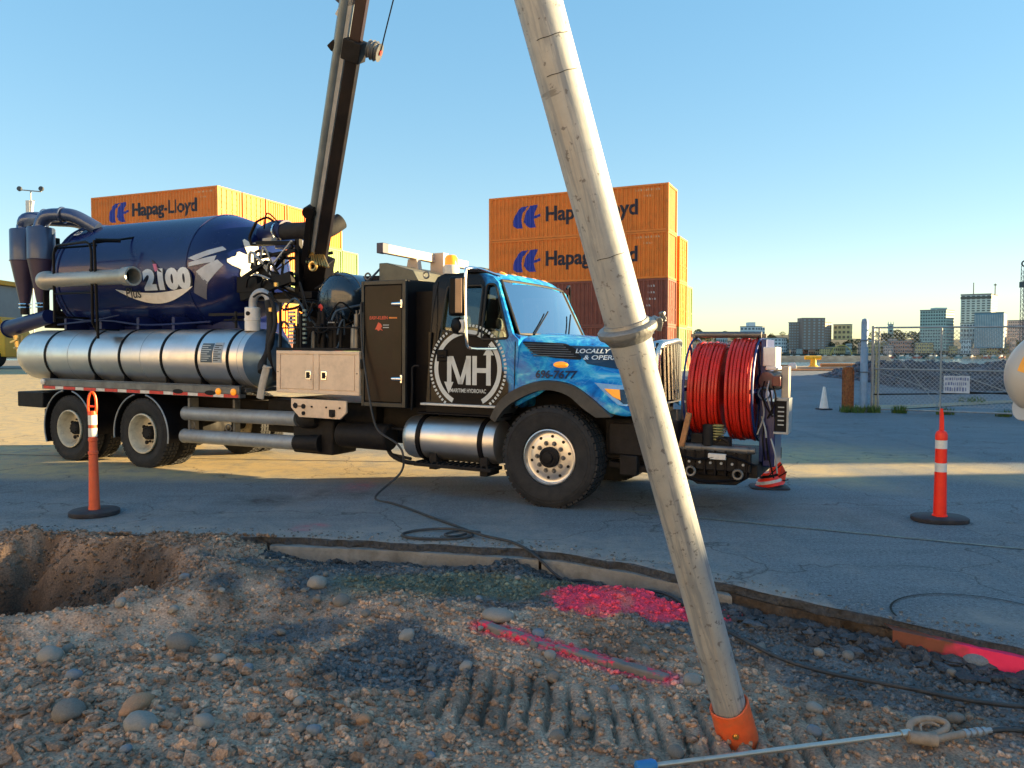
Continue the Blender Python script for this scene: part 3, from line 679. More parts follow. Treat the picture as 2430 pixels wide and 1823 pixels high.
wheel('wheel', 0, 1.035, .560, .560, .38, 1, alu, True)
for x, z in ((-6.65, .445), (-8.38, .425)):
    for s in (-1, 1):
        wheel('wheel', x, s * 1.09, z, .515, .26, s, cream, False); wheel('wheel', x, s * .76, z, .515, .26, s, cream, False)
# --- mudguards round the rear wheels
def arcplate(cx, cz, r, a0, a1, y0, y1, th, n=16):
    g = G(); pts = [(r, a0 + (a1 - a0) * i / n) for i in range(n + 1)]
    o = [(cx + math.cos(a) * r, cz + math.sin(a) * r) for r, a in pts]; i_ = [(cx + math.cos(a) * (r - th), cz + math.sin(a) * (r - th)) for r, a in pts]
    for k in range(n):
        g.prism([o[k], o[k + 1], i_[k + 1], i_[k]], y0, y1)
    return g
for cx, a0, a1 in ((-8.38, R(100), R(205)), (-8.38, R(-8), R(78)), (-6.65, R(102), R(188)), (-6.65, R(-10), R(78))):
    arcplate(cx, .44, .60, a0, a1, -1.24, -.62, .02).obj('mudguard', black, T)
    g = G(); pts = [(cx + math.cos(a0 + (a1 - a0) * i / 14) * .60, -1.25, .44 + math.sin(a0 + (a1 - a0) * i / 14) * .60) for i in range(15)]
    g.tube(pts, .011, 6, smooth=1); g.obj('mudguard_trim', aludull, T)
g = G(); g.box(-9.02, -8.99, -1.22, -.62, .22, .72); g.obj('mud_flap', rubber, T, bevel=.004)
# --- bumper beam, deck rail with tape and lamps
g = G(); g.box(-9.75, -9.06, -1.22, -1.02, .73, .98); g.box(-9.75, -9.55, -1.02, 1.2, .73, .98); g.box(-9.78, -9.74, -1.1, -.6, .78, .93)
g.obj('rear_bumper', blacksteel, T, bevel=.015)
g = G(); g.box(-9.05, -4.64, -1.24, -1.20, 1.10, 1.20); g.box(-9.05, -4.64, -1.24, -1.12, 1.20, 1.215); g.box(-9.05, -4.64, -1.235, -1.12, 1.045, 1.10); g.box(-9.05, -4.64, -1.12, 1.2, 1.12, 1.18)
g.obj('deck_rail', greysteel, T, bevel=.006)
x = -9.0; k = 0
while x < -4.8:
    wd = .30 if k % 2 == 0 else .20
    g = G(); g.box(x, min(x + wd, -4.66), -1.2385, -1.2355, 1.052, 1.096); g.obj('reflective_tape', redlens if k % 2 == 0 else whitetape, T); x += wd + .004; k += 1
for xx in (-5.85, -5.2): g = G(); g.lathe([(.11, 0), (.105, .006), (0, .007)], (0, 0, 0), (0, -1, 0), 24); g.v = [(xx + a, -1.236 + b, 1.105 + c * .32) for a, b, c in g.v]; g.obj('rail_slot', dark, T)
for xx in (-5.03, -4.74): g = G(); g.lathe([(.048, 0), (.046, .02), (.03, .032), (0, .036)], (xx, -1.237, 1.13), (0, -1, 0), 20); g.obj('marker_lamp', amber, T)
g = G(); g.lathe([(.05, 0), (.05, .02), (0, .035)], (-9.0, -1.24, 1.16), (0, -1, 0), 20); g.obj('marker_lamp', whitetape, T)
# --- silver water tank
TY, TZ, TR = -.80, 1.585, .425
prof = [(0, -10.02), (.12, -10.01), (.25, -9.96), (.35, -9.87), (.405, -9.75), (TR, -9.58), (TR, -4.62), (.415, -4.60)]
g = G(); g.lathe([(r, x) for r, x in prof], (0, TY, TZ), (1, 0, 0), 64, caps=False); tank = g.obj('water_tank', alu, T, angle=50)
g = G(); g.lathe([(.415, -4.60), (.40, -4.50), (.35, -4.38), (.24, -4.28), (.12, -4.235), (0, -4.22)], (0, TY, TZ), (1, 0, 0), 56, caps=False); g.obj('tank_end', mat('tank_end_shaded', (.10, .17, .26), .3, .5, .15, 4), tank)  # silver tank's front dome coloured dark blue to carry its shade
for x in (-8.98, -7.85, -7.15, -6.22, -5.49, -4.88):
    g = G(); g.lathe([(TR + .002, x - .028), (TR + .010, x - .022), (TR + .010, x + .022), (TR + .002, x + .028)], (0, TY, TZ), (1, 0, 0), 56, caps=False)
    g.box(x - .03, x + .03, -1.12, -.95, 1.13, 1.27); g.cyl((x, -1.13, 1.16), (x, -1.13, 1.30), .014, n=8)
    g.obj('tank_strap', black, T)
for x in (-4.70, -6.68, -8.4): g = G(); g.torus((x, TY, TZ), (1, 0, 0), TR, .004, 56, 5); g.obj('weld_seam', aludull, tank)
def oncyl(yc, zc, r, off):
    return lambda x, z: (x, yc - math.sqrt(max(1e-4, (r + off) ** 2 - (z - zc) ** 2)), z)
fs = oncyl(TY, TZ, TR, .004)
for nm, (a, b, c, d), m in (('placard', (-5.40, -5.17, 1.53, 1.80), mat('placard_dark', (.05, .08, .11), .5)), ('placard', (-5.155, -4.985, 1.53, 1.81), mat('placard_grey', (.30, .36, .42), .5))):
    v, f = subgrid(lambda u, w_: (a + (b - a) * u, c + (d - c) * w_), 2, 10); flat(nm, v, f, fs, m, tank)
fs2 = oncyl(TY, TZ, TR, .008)
lm = mat('print_pale', (.45, .5, .52), .6); ld = mat('print_dark', (.02, .03, .04), .6)
q = random.Random(4)
for k in range(8):
    z = 1.555 + k * .030; v, f = subgrid(lambda u, w_: (-5.385 + (.05 + .15 * q.random()) * u, z + .010 * w_), 1, 1); flat('print_line', [(-5.385 + (.12 + .07 * ((k * 7) % 3) / 2) * (1 if a > -5.384 else 0), b) for a, b in v], f, fs2, lm, tank)
    flat('print_line', [(-5.145, z), (-5.145 + .09 + .05 * (k % 2), z), (-5.145 + .09 + .05 * (k % 2), z + .012), (-5.145, z + .012)], [(0, 1, 2, 3)], fs2, ld, tank)
# --- debris tank
BZ, BR = 2.90, .93
g = G(); g.lathe([(0, -9.52), (.5, -9.48), (.8, -9.38), (.93, -9.26), (.955, -9.14), (.955, -9.08), (.945, -9.06), (BR, -6.05), (.925, -6.02)], (0, 0, BZ), (1, 0, 0), 72, caps=False)
btank = g.obj('debris_tank', tankblue, T, angle=30)
tb = BVHTree.FromPolygons([Vector(v) for v in g.v], g.f)
gd = G(); gd.lathe([(.925, -6.02), (.90, -5.90), (.84, -5.72), (.70, -5.50), (.45, -5.33), (.2, -5.27), (0, -5.26)], (0, 0, BZ), (1, 0, 0), 72, caps=False); gd.obj('front_dish', tankblue, btank, angle=60)
dishb = BVHTree.FromPolygons([Vector(v) for v in gd.v], gd.f)
g = G(); g.torus((-9.16, 0, BZ), (1, 0, 0), .955, .022, 72, 8); g.torus((-9.05, 0, BZ), (1, 0, 0), .955, .016, 72, 8); g.obj('door_flange', bluepaint, btank)
g = G(); g.torus((-6.03, 0, BZ), (1, 0, 0), .93, .010, 72, 6); g.obj('weld_seam', bluepaint, btank)
g = G(); g.prism([(-9.4, 1.85), (-5.3, 1.85), (-5.5, 2.15), (-9.25, 2.15)], -.45, .45); g.box(-9.3, -5.4, -.5, .5, 1.2, 1.95); g.obj('tank_cradle', bluepaint, T, bevel=.02)
g = G()
for x in (-9.0, -8.1, -7.2, -6.4): g.box(x - .03, x + .03, -.86, .86, 1.96, 2.2)
g.tube([(-9.2, -.86, 2.1), (-8, -.88, 2.16), (-7, -.86, 2.08), (-5.6, -.86, 2.12)], .018, 6); g.tube([(-8.9, -.87, 2.22), (-8.3, -.9, 2.16), (-7.6, -.88, 2.24)], .014, 6)
g.obj('cradle_rib', bluepaint, T, bevel=.006)
ft = oncyl(0, BZ, BR, .016)
silver = mat('decal_silver', (.62, .68, .74), .4, 0, .12, 8)
write('lettering', '2100', -6.97, -5.93, 2.60, 2.93, ft, silver, btank, bold=.07, cuts=2)
fs3 = oncyl(0, BZ, BR, .012)
write('lettering_shadow', '2100', -6.94, -5.90, 2.585, 2.915, fs3, mat('decal_navy', (.002, .004, .02), .4), btank, bold=.09, cuts=2)
def swo(u, w_):
    x = -7.66 + 1.75 * u; top = 2.645 - .075 * math.sin(PI * u); bot = 2.645 - .235 * math.sin(PI * u) ** .9
    return (x, bot + (top - bot) * w_)
v, f = subgrid(swo, 36, 4); flat('swoosh', v, f, oncyl(0, BZ, BR, .014), white, btank)
write('lettering', 'Plus', -7.44, -7.10, 2.50, 2.66, oncyl(0, BZ, BR, .020), ld, btank, bold=.01, cuts=1, shear=.05)
shard = mat('decal_white', (.42, .47, .54), .4, 0, .15, 7)
def quadgrid(name, q4, m, fn, parent, n=8):
    a, b, c, d = [Vector(p) for p in q4]
    v, f = subgrid(lambda u, w_: tuple((a * (1 - u) + b * u) * (1 - w_) + (d * (1 - u) + c * u) * w_), n, n); flat(name, v, f, fn, m, parent)
def onbvh(bv, off=.008, y0=-3):
    def fn(x, z):
        h = bv.ray_cast(Vector((x, y0, z)), Vector((0, 1, 0)))
        if h[0] is None:
            h = bv.find_nearest(Vector((x, -1, z)))
        return tuple(h[0] + (Vector((0, -off, 0)) if h[1].y < 0 else Vector((0, -off, 0))))
    return fn
fd = onbvh(dishb, .012)
for q4 in ([(-6.0, 3.06), (-5.88, 3.02), (-5.50, 3.19), (-5.56, 3.24)], [(-5.86, 2.86), (-5.72, 2.68), (-5.50, 2.96), (-5.58, 3.04)], [(-5.98, 2.99), (-5.6, 3.1), (-5.62, 3.0), (-5.98, 2.93)]):
    quadgrid('decal', q4, shard, fd, btank)
quadgrid('decal', [(-5.95, 2.55), (-5.8, 2.45), (-5.7, 2.7), (-5.85, 2.85)], mat('decal_grey', (.12, .13, .17), .5), fd, btank)
# white star-shaped patch on the front dish
def star(u, w_):
    a = 2 * PI * u; r = .78 * (.25 + .19 * abs(math.sin(a * 2.5 + .6)) ** 1.4 + .05 * math.sin(a * 11)) * w_
    return (math.cos(a) * r, math.sin(a) * r)
v, f = subgrid(star, 60, 8)
def ondish(a, b):
    h = dishb.ray_cast(Vector((-3, -.30 + a * 1.0, BZ + .06 + b * 1.2)), Vector((-1, 0, 0)))
    return tuple((h[0] if h[0] else Vector((-5.6, -.5 + a, BZ + b))) + Vector((.012, 0, 0)))
flat('decal', v, f, ondish, mat('dish_star', (.80, .78, .70), .4, 0, .1, 5), btank)  # the white star-shaped patch
# small dark and pink sticker
quadgrid('decal', [(-6.80, 3.08), (-6.72, 3.04), (-6.52, 2.86), (-6.60, 2.88)], mat('decal_ink', (.02, .01, .02), .5), ft, btank, 4)
quadgrid('decal', [(-6.74, 3.00), (-6.66, 3.00), (-6.62, 2.90), (-6.68, 2.88)], mat('decal_pink', (.5, .12, .25), .5), ft, btank, 4)
write('lettering', 'LD', -9.02, -8.86, 3.60, 3.68, oncyl(0, BZ, BR + .03, .02), white, btank, bold=.03)
# --- cyclones at the rear
cyc = mat('cyclone_steel', (.06, .085, .15), .3, .4, .15, 3, dirt=(.08, .09, .12), dirt_amt=.4)
cone = mat('cyclone_cone', (.04, .03, .065), .35, .2, .2, 3)
for cx, cy in ((-9.62, -.86), (-10.10, -.86)):
    g = G(); g.lathe([(.215, 3.20), (.215, 3.72), (.20, 3.74), (.14, 3.75)], (cx, cy, 0), (0, 0, 1), 40); c = g.obj('cyclone', cyc, T)
    g = G(); g.lathe([(.075, 2.46), (.212, 3.20)], (cx, cy, 0), (0, 0, 1), 40); g.torus((cx, cy, 3.2), (0, 0, 1), .217, .008, 40, 6); g.obj('cone', cone, c)
    g = G(); g.cyl((cx, cy, 2.28), (cx, cy, 2.46), .07, n=20); g.obj('outlet', blacksteel, c)
    for z in (2.40, 2.46): g = G(); g.torus((cx, cy, z), (0, 0, 1), .085, .014, 28, 6); g.obj('clamp_band', chrome, c)
el = mat('elbow_steel', (.06, .09, .18), .22, .6, .12, 3)
for cx, cy, tx in ((-9.62, -.86, -8.7), (-10.10, -.86, -9.0)):
    g = G(); g.tube([(cx, cy, 3.70), (cx, cy + .01, 3.80), (cx + .10, cy + .03, 3.92), (cx + .28, cy + .10 + .3 * (cx < -10), 3.95), (cx + .6, cy + .2 + .4 * (cx < -10), 3.92), (tx, cy * .55 + .3 * (cx < -10), 3.72)], .115, 20, smooth=6)
    g.torus((cx + .42, cy + .12, 3.94), (1, .25, 0), .125, .018, 24, 6); g.obj('elbow_pipe', el, T)
g = G(); g.cyl((-9.62, -.6, 2.1), (-9.62, -.6, 3.6), .06); g.box(-9.75, -9.45, -.75, .6, 2.05, 2.35); g.box(-9.58, -9.5, -.9, -.8, 2.3, 3.6); g.obj('cyclone_bracket', blacksteel, T, bevel=.01)
g = G(); g.cyl((-10.66, -.80, 2.04), (-9.42, -.86, 2.24), .145, .12, 28); g.torus((-10.66, -.80, 2.04), (1, 0, .15), .15, .015, 28, 6); g.obj('drain_trough', bluepaint, T)
g = G(); g.cyl((-10.35, -.85, 1.92), (-10.33, -.85, 1.72), .07, .05); g.cyl((-10.33, -.85, 1.72), (-10.30, -.85, 1.50), .035, n=12); g.torus((-10.33, -.85, 1.70), (0, 0, 1), .06, .015); g.beam((-10.42, -.93, 1.80), (-10.2, -.93, 1.86), .025); g.obj('drain_valve', brass, T)
# --- spare suction tube in its rack
g = G(); g.lathe([(.0, -8.80), (.145, -8.79), (.15, -8.75), (.15, -8.66), (.112, -8.62), (.112, -6.86), (.135, -6.84), (.142, -6.72), (.142, -6.66), (.115, -6.66), (.105, -6.9)], (0, -1.33, 2.78), (1, 0, 0), 40, caps=False)
g.obj('spare_tube', mat('tube_grey', (.38, .38, .35), .38, .5, .12, 3, dirt=(.16, .15, .12), dirt_amt=.5), T, angle=50)
g = G(); g.cyl((-6.9, -1.33, 2.78), (-6.89, -1.33, 2.78), .104, n=28); g.obj('tube_bore', dark, T)
g = G(); r_ = .021
g.tube([(-8.46, -1.38, 2.12), (-8.46, -1.38, 3.18), (-8.42, -1.38, 3.27), (-8.36, -1.38, 3.31), (-7.66, -1.38, 3.33), (-7.58, -1.38, 3.29), (-7.54, -1.38, 3.2), (-7.53, -1.38, 2.1), (-7.52, -1.3, 1.95)], r_, 8, smooth=1)
g.cyl((-7.44, -1.4, 3.34), (-7.44, -1.36, 1.86), r_, n=8); g.cyl((-8.46, -1.38, 2.56), (-7.5, -1.38, 2.56), r_ * .8, n=8); g.cyl((-8.46, -1.38, 3.27), (-8.2, -.7, 3.4), r_ * .8, n=8); g.cyl((-7.54, -1.38, 3.3), (-7.4, -.6, 3.5), r_ * .8, n=8)
g.cyl((-7.6, -1.38, 2.9), (-7.3, -.9, 2.9), r_ * .8, n=8); g.cyl((-8.46, -1.38, 2.2), (-8.46, -.8, 2.2), r_ * .8, n=8); g.box(-7.54, -7.3, -1.34, -1.1, 1.985, 2.005); g.cyl((-7.44, -1.38, 3.34), (-7.25, -1.1, 3.36), .03, n=8)
g.obj('tube_rack', black, T)
# --- long steel tubes under the deck
for z0, z1, y in ((.77, .79, -1.02), (.44, .47, -1.05)):
    g = G(); g.cyl((-5.95, y, z0), (-3.78, y, z1), .098, n=28); g.torus((-5.94, y, z0), (1, 0, 0), .098, .008); g.obj('long_tube', aludull, T)
g = G(); g.torus((-5.80, -1.03, .60), (0, 1, 0), .05, .008); g.torus((-5.05, -1.05, .60), (0, 1, 0), .05, .008); g.box(-5.86, -5.82, -1.06, -.9, .35, 1.0); g.box(-5.06, -5.02, -.96, -.86, .35, 1.0); g.obj('tube_hanger', greysteel, T)
g = G(); g.cyl((-3.80, -1.05, .47), (-3.40, -1.0, .48), .10, .12, 20); g.lathe([(.10, 0), (.13, .06), (.13, .22), (.09, .3)], (-3.75, -1.0, .80), (1, 0, 0), 20); g.obj('tube_coupling', blacksteel, T)
# --- filter canister, gooseneck and hanging sleeve
g = G(); g.lathe([(.105, 1.98), (.105, 2.12), (.112, 2.125), (.112, 2.15), (.105, 2.155), (.105, 2.30), (.09, 2.31)], (-4.70, -.93, 0), (0, 0, 1), 32); g.obj('filter_canister', white, T)
g = G(); g.cyl((-4.68, -1.045, 2.22), (-4.68, -1.02, 2.22), .03, n=16); g.obj('sight_glass', dark, T)
g = G(); g.tube([(-4.72, -.90, 2.28), (-4.72, -.90, 2.40), (-4.66, -.90, 2.49), (-4.55, -.90, 2.52), (-4.44, -.90, 2.46), (-4.40, -.90, 2.3)], .055, 14, smooth=5); g.obj('gooseneck', mat('pipe_paint_grey', (.35, .36, .38), .4, .2, .1, 5), T)
g = G(); g.tube([(-4.42, -.90, 2.4), (-4.36, -.92, 2.15), (-4.33, -.98, 1.8), (-4.36, -1.08, 1.55), (-4.30, -1.15, 1.42)], .06, 12, smooth=5); g.tube([(-4.3, -1.0, 2.5), (-4.2, -1.0, 2.1), (-4.28, -1.05, 1.7), (-4.3, -.9, 1.3)], .03, 8); g.obj('suction_hose', rubber, T)
g = G(); g.tube([(-4.16, -1.2, 1.50), (-4.20, -1.21, 1.38), (-4.25, -1.22, 1.2), (-4.28, -1.22, 1.06)], .06, 14, smooth=4); g.torus((-4.16, -1.2, 1.48), (0, 0, 1), .062, .014); g.v = [(a, -1.2 + (b + 1.2) * .55, c) for a, b, c in g.v]; g.obj('canvas_sleeve', khaki, T)
g = G(); g.cyl((-5.3, -.88, 2.14), (-4.8, -.88, 2.14), .015, n=8); g.cyl((-5.05, -.9, 2.02), (-5.05, -.9, 2.26), .02, n=8); g.torus((-5.05, -.93, 2.14), (0, 1, 0), .04, .008, 16, 6); g.box(-5.6, -4.9, -.9, -.86, 2.2, 2.24); g.obj('fill_valve', blacksteel, T)
# --- cream tool box with two doors
g = G(); g.box(-3.94, -2.585, -1.235, -.62, 1.165, 1.70); g.box(-3.95, -2.575, -1.25, -1.2, 1.155, 1.20); g.box(-3.95, -2.575, -1.25, -1.2, 1.665, 1.71); g.box(-3.95, -3.885, -1.25, -1.2, 1.2, 1.665); g.box(-2.645, -2.575, -1.25, -1.2, 1.2, 1.665); g.box(-3.315, -3.225, -1.25, -1.2, 1.2, 1.665)
tbx = g.obj('tool_box', whitebox, T, bevel=.006)
for a, b, lx in ((-3.875, -3.325, -3.40), (-3.215, -2.655, -3.14)):
    g = G(); g.box(a, b, -1.247, -1.23, 1.21, 1.655); d = g.obj('door', whitebox, tbx, bevel=.005)
    g = G(); g.box(lx - .048, lx + .048, -1.256, -1.2445, 1.335, 1.455); g.obj('latch', chrome, tbx, bevel=.006)
    g = G(); g.box(lx - .026, lx + .026, -1.263, -1.254, 1.355, 1.435); g.box(lx - .012, lx + .03, -1.268, -1.26, 1.38, 1.395); g.obj('latch_paddle', blacksteel, tbx, bevel=.003)
for xx in (-3.92, -2.61): g = G(); g.cyl((xx, -1.252, 1.43), (xx, -1.247, 1.43), .009, n=10); g.obj('rivet', dark, tbx)
g = G(); g.prism([(-3.72, 1.08), (-2.80, 1.08), (-2.80, .93), (-2.90, .84), (-3.58, .84), (-3.72, .96)], -1.225, -1.195); vp = g.obj('valve_panel', whitebox, T, bevel=.006)
g = G()
for a, b, r_ in ((-3.50, .985, .032), (-3.50, .895, .026), (-3.36, .985, .012), (-3.12, .985, .012), (-2.90, .985, .012)): g.cyl((a, -1.24, b), (a, -1.22, b), r_, n=14)
g.cyl((-3.64, -1.235, .99), (-3.64, -1.22, .99), .04, n=6); g.cyl((-3.02, -1.26, .89), (-3.02, -1.22, .89), .03, n=6); g.box(-3.06, -2.98, -1.25, -1.22, .87, .96); g.box(-3.62, -3.52, -1.235, -1.22, .98, .99)
g.obj('fitting', blacksteel, vp, kind='stuff')
# --- black cabinet with lettered door
cabm = mat('cabinet_black', (.014, .011, .009), .28, 0, .4, 2.2, dirt=(.05, .02, .009), dirt_amt=.5, dscale=1.8, spec=.2)
g = G(); g.box(-2.57, -1.90, -1.19, 1.15, 1.02, 2.585); cb = g.obj('side_cabinet', black, T, bevel=.012)
g = G(); g.box(-2.52, -1.965, -1.212, -1.19, 1.09, 2.52); g.obj('door', cabm, cb, bevel=.006)
g = G()
for a in ((-2.57, -2.53, 1.03, 2.58), (-1.955, -1.905, 1.03, 2.58), (-2.53, -1.955, 2.53, 2.58), (-2.53, -1.955, 1.03, 1.08)): g.box(a[0], a[1], -1.218, -1.192, a[2], a[3])
g.obj('door_frame', mat('frame_grey', (.035, .037, .036), .4, .3), cb, bevel=.004)
for z in (2.29, 1.38):
    g = G(); g.cyl((-2.09, -1.235, z), (-1.95, -1.235, z), .022, .03, 14); g.box(-1.965, -1.935, -1.245, -1.205, z - .05, z + .05); g.obj('door_handle', chrome, cb, bevel=.004)
for z in (2.26, 1.55): g = G(); g.cyl((-2.55, -1.23, z - .06), (-2.55, -1.23, z + .06), .018, n=10); g.obj('hinge', blacksteel, cb)
fc = lambda x, z: (x, -1.2155, z)
write('lettering', 'EASY-KLEEN', -2.44, -2.17, 2.105, 2.145, fc, mat('print_red', (.65, .10, .05), .5), cb, bold=.02)
flat('print_line', [(-2.15, 2.115), (-2.03, 2.112), (-2.03, 2.13), (-2.15, 2.133)], [(0, 1, 2, 3)], fc, mat('print_orange', (.7, .22, .03), .5), cb)
flat('emblem', [(-2.36, 1.98), (-2.33, 2.03), (-2.31, 2.07), (-2.27, 2.05), (-2.25, 2.02), (-2.27, 2.0), (-2.24, 1.965), (-2.28, 1.98), (-2.31, 1.96), (-2.33, 1.985)], [tuple(range(10))], fc, mat('print_red', (.65, .10, .05), .5), cb)
for z in (2.0, 2.03): flat('print_line', [(-2.24, z), (-2.15, z), (-2.15, z + .01), (-2.24, z + .01)], [(0, 1, 2, 3)], fc, lm, cb)
g = G(); g.prism([(-2.50, 2.59), (-2.50, 2.83), (-2.38, 2.83), (-1.98, 2.72), (-1.90, 2.59)], -.95, .5); g.obj('cabinet_hood', mat('hood_olive', (.10, .105, .085), .5, .1), T, bevel=.01)
for xx, yy in ((-2.56, -1.1), (-1.75, -1.0), (-2.5, .9)): g = G(); g.torus((xx, yy, 2.65), (0, 1, 0), .04, .012, 18, 6); g.obj('lifting_eye', greysteel, T)
g = G(); g.box(-1.90, -1.66, -1.0, 1.0, .98, 2.45); g.obj('cab_gap_panel', black, T)
g = G(); g.tube([(-1.86, -1.15, 1.0), (-1.84, -1.16, 1.3), (-1.84, -1.16, 1.52), (-1.76, -1.14, 1.54)], .014, 6, smooth=3); g.obj('grab_rail', blacksteel, T)
# --- hydraulic bank above the tool box
g = G(); g.box(-4.0, -2.58, -1.2, .8, 1.712, 1.75); g.box(-3.98, -3.95, -1.17, -1.14, 1.75, 2.35); g.box(-3.62, -3.59, -1.17, -1.14, 1.75, 2.2); g.box(-3.95, -2.6, -1.17, -1.14, 2.0, 2.02)
g.box(-3.9, -2.6, -.3, .8, 1.75, 2.75); g.box(-3.3, -2.6, -.5, -.2, 1.75, 2.1)
g.obj('hydraulic_frame', blacksteel, T, bevel=.005)
q = random.Random(21)
for k in range(13):
    x = -3.92 + k * .104; g = G(); zt = 1.95 + .28 * q.random(); y = -1.1 + .25 * q.random(); g.cyl((x, y, 1.75), (x + .01 * q.random(), y, zt), .020 + .022 * q.random(), n=12); g.cyl((x, y, zt), (x, y, zt + .05), .012, n=8)
    g.obj('hydraulic_valve', [blacksteel, greysteel, black, aludull][q.choice([0, 0, 0, 1, 1, 2, 3])], T)
g = G()
for k in range(9): z = 1.80 + k * .05; g.box(-3.80, -3.70, -1.19, -1.15, z, z + .028); 
g.obj('connector_block', aludull, T, bevel=.003)
g = G()
for k in range(8): z = 1.80 + k * .06; g.box(-3.56, -3.51, -1.18, -1.15, z, z + .03)
g.obj('connector_block', mat('valve_green_grey', (.14, .20, .20), .5, .4), T, bevel=.003)
for k in range(34):
    a = Vector((q.uniform(-4.1, -2.7), q.uniform(-1.1, -.4), q.uniform(1.8, 2.5))); b = a + Vector((q.uniform(-.5, .5), q.uniform(-.2, .3), q.uniform(-.3, .5)))
    mid = (a + b) / 2 + Vector((q.uniform(-.1, .1), q.uniform(-.15, 0), q.uniform(-.15, .2)))
    if (b.z > 2.2 and b.x > -3.7 and b.x < -2.9): b.z = 2.1
    g = G(); g.tube([a, (a * 2 + mid) / 3 + Vector((0, 0, .05)), mid, b], q.uniform(.010, .02), 6, smooth=4); g.obj('hydraulic_hose', q.choice([black, rubber, blacksteel, mat('hose_blue_grey', (.04, .07, .11), .5)]), T)
for a in ((-4.28, 2.24), (-4.18, 2.58)): g = G(); g.lathe([(.035, 0), (.04, .05), (0, .06)], (a[0], -1.0, a[1]), (0, 0, 1), 12); g.obj('brass_fitting', brass, T)
# --- transverse air tank
g = G(); g.lathe([(0, -.80), (.10, -.795), (.22, -.77), (.31, -.72), (.35, -.64), (.355, -.58), (.355, .95), (.3, 1.05), (0, 1.1)], (-3.40, 0, 2.42), (0, 1, 0), 56, caps=False); g.obj('air_tank', mat('air_tank_blue', (.018, .035, .06), .2, .3, .2, 3, coat=.6), T, angle=60)
g = G(); g.torus((-3.40, -.58, 2.42), (0, 1, 0), .357, .008, 48, 6); g.torus((-3.40, .2, 2.42), (0, 1, 0), .357, .014, 48, 6); g.obj('tank_band', greysteel, T)
g = G(); g.box(-3.46, -3.32, -.80, -.77, 2.085, 2.10); g.obj('tank_plate', whitetape, T)
g = G(); g.lathe([(.05, 0), (.05, .03), (0, .04)], (-3.60, -.74, 2.30), (0, -1, 0), 16); g.obj('marker_lamp', redlens, T)
# --- boom pedestal, mounting frames and hoses
g = G(); g.lathe([(.34, 1.2), (.34, 1.3), (.24, 1.35), (.24, 2.55), (.33, 2.6), (.33, 2.72), (.26, 2.76), (.22, 2.95)], (-4.45, .15, 0), (0, 0, 1), 32); g.obj('boom_pedestal', blacksteel, T)
g = G(); g.box(-5.2, -4.0, -.5, .7, 2.45, 2.55); g.beam((-5.25, -.6, 2.5), (-4.25, -.62, 2.75), .08, .16); g.beam((-5.1, -.55, 2.95), (-4.3, -.6, 2.66), .05, .10); g.beam((-5.25, -.6, 2.75), (-4.7, -.65, 2.98), .05); g.beam((-4.9, -.6, 3.05), (-4.2, -.6, 3.12), .05, .05); g.box(-5.3, -4.9, -.65, -.45, 2.55, 2.78); g.box(-4.32, -4.24, -.5, -.42, 2.5, 3.3); g.beam((-5.05, -.5, 3.28), (-4.3, -.5, 3.24), .045, .06); g.beam((-4.7, -.5, 2.9), (-4.35, -.5, 3.2), .04)
g.obj('boom_frame', black, T, bevel=.006)
g = G(); g.tube([(-5.10, -.45, 3.60), (-5.22, -.46, 3.4), (-5.20, -.46, 3.3), (-5.1, -.46, 3.26), (-4.3, -.5, 3.24)], .022, 8, smooth=4); g.tube([(-5.10, -.45, 3.60), (-4.95, -.4, 3.66), (-4.85, -.35, 3.6)], .018, 8); g.tube([(-5.0, -.4, 3.5), (-4.92, -.42, 3.72), (-4.82, -.3, 3.6)], .012, 6); g.obj('hose_guard', black, T)
g = G(); g.tube([(-5.35, 0, 3.48), (-5.0, -.15, 3.50), (-4.75, -.2, 3.48)], .16, 20, smooth=3); g.obj('blue_elbow', bluepaint, T)
g = G(); g.tube([(-4.86, -.22, 3.47), (-4.7, -.22, 3.47), (-4.4, -.15, 3.47), (-4.2, .05, 3.5), (-4.1, .25, 3.65)], .122, 22, smooth=8); g.obj('boom_hose', rubber, T)
g = G()
for k in range(16): t = k / 15; g.torus((-4.84 + .6 * t, -.22 + .1 * t, 3.47), (1, .2 * t, 0), .124, .006, 24, 5)
g.obj('hose_rib', blacksteel, T, kind='stuff')
g = G(); g.torus((-4.87, -.23, 3.47), (1, -.15, .1), .135, .012, 28, 6); g.obj('clamp_band', chrome, T)
g = G(); g.box(-4.82, -4.35, -.38, -.2, 3.20, 3.32); g.obj('control_box', mat('box_blue', (.02, .06, .22), .35), T, bevel=.015)
g = G(); g.box(-5.02, -4.84, -.42, -.3, 3.26, 3.36); g.obj('lamp_bracket', khaki, T, bevel=.01)
for k in range(16):
    a = Vector((q.uniform(-5.2, -4.6), q.uniform(-.7, -.3), q.uniform(2.5, 3.15))); b = Vector((q.uniform(-4.6, -3.9), q.uniform(-.6, .1), q.uniform(2.4, 3.3)))
    g = G(); g.tube([a, a + Vector((.12, -.05, .14)), (a + b) / 2 + Vector((0, -.1, q.uniform(-.15, .15))), b], q.uniform(.012, .024), 6, smooth=5); g.obj('hydraulic_hose', q.choice([black, black, rubber, aludull]), T)
g = G(); g.tube([(-4.98, -.6, 2.95), (-4.9, -.68, 3.05), (-4.8, -.68, 3.0), (-4.7, -.6, 2.86)], .02, 8); g.tube([(-5.0, -.62, 2.8), (-4.8, -.66, 2.78), (-4.6, -.62, 2.7)], .016, 8); g.obj('steel_line', aludull, T)
g = G()
for k in range(9): x0 = -4.2 + k * .03; g.cyl((x0, -.35, 3.22 - .01 * k), (x0 + .10 + .02 * k, -.5, 2.95 - .01 * k), .013, n=8)
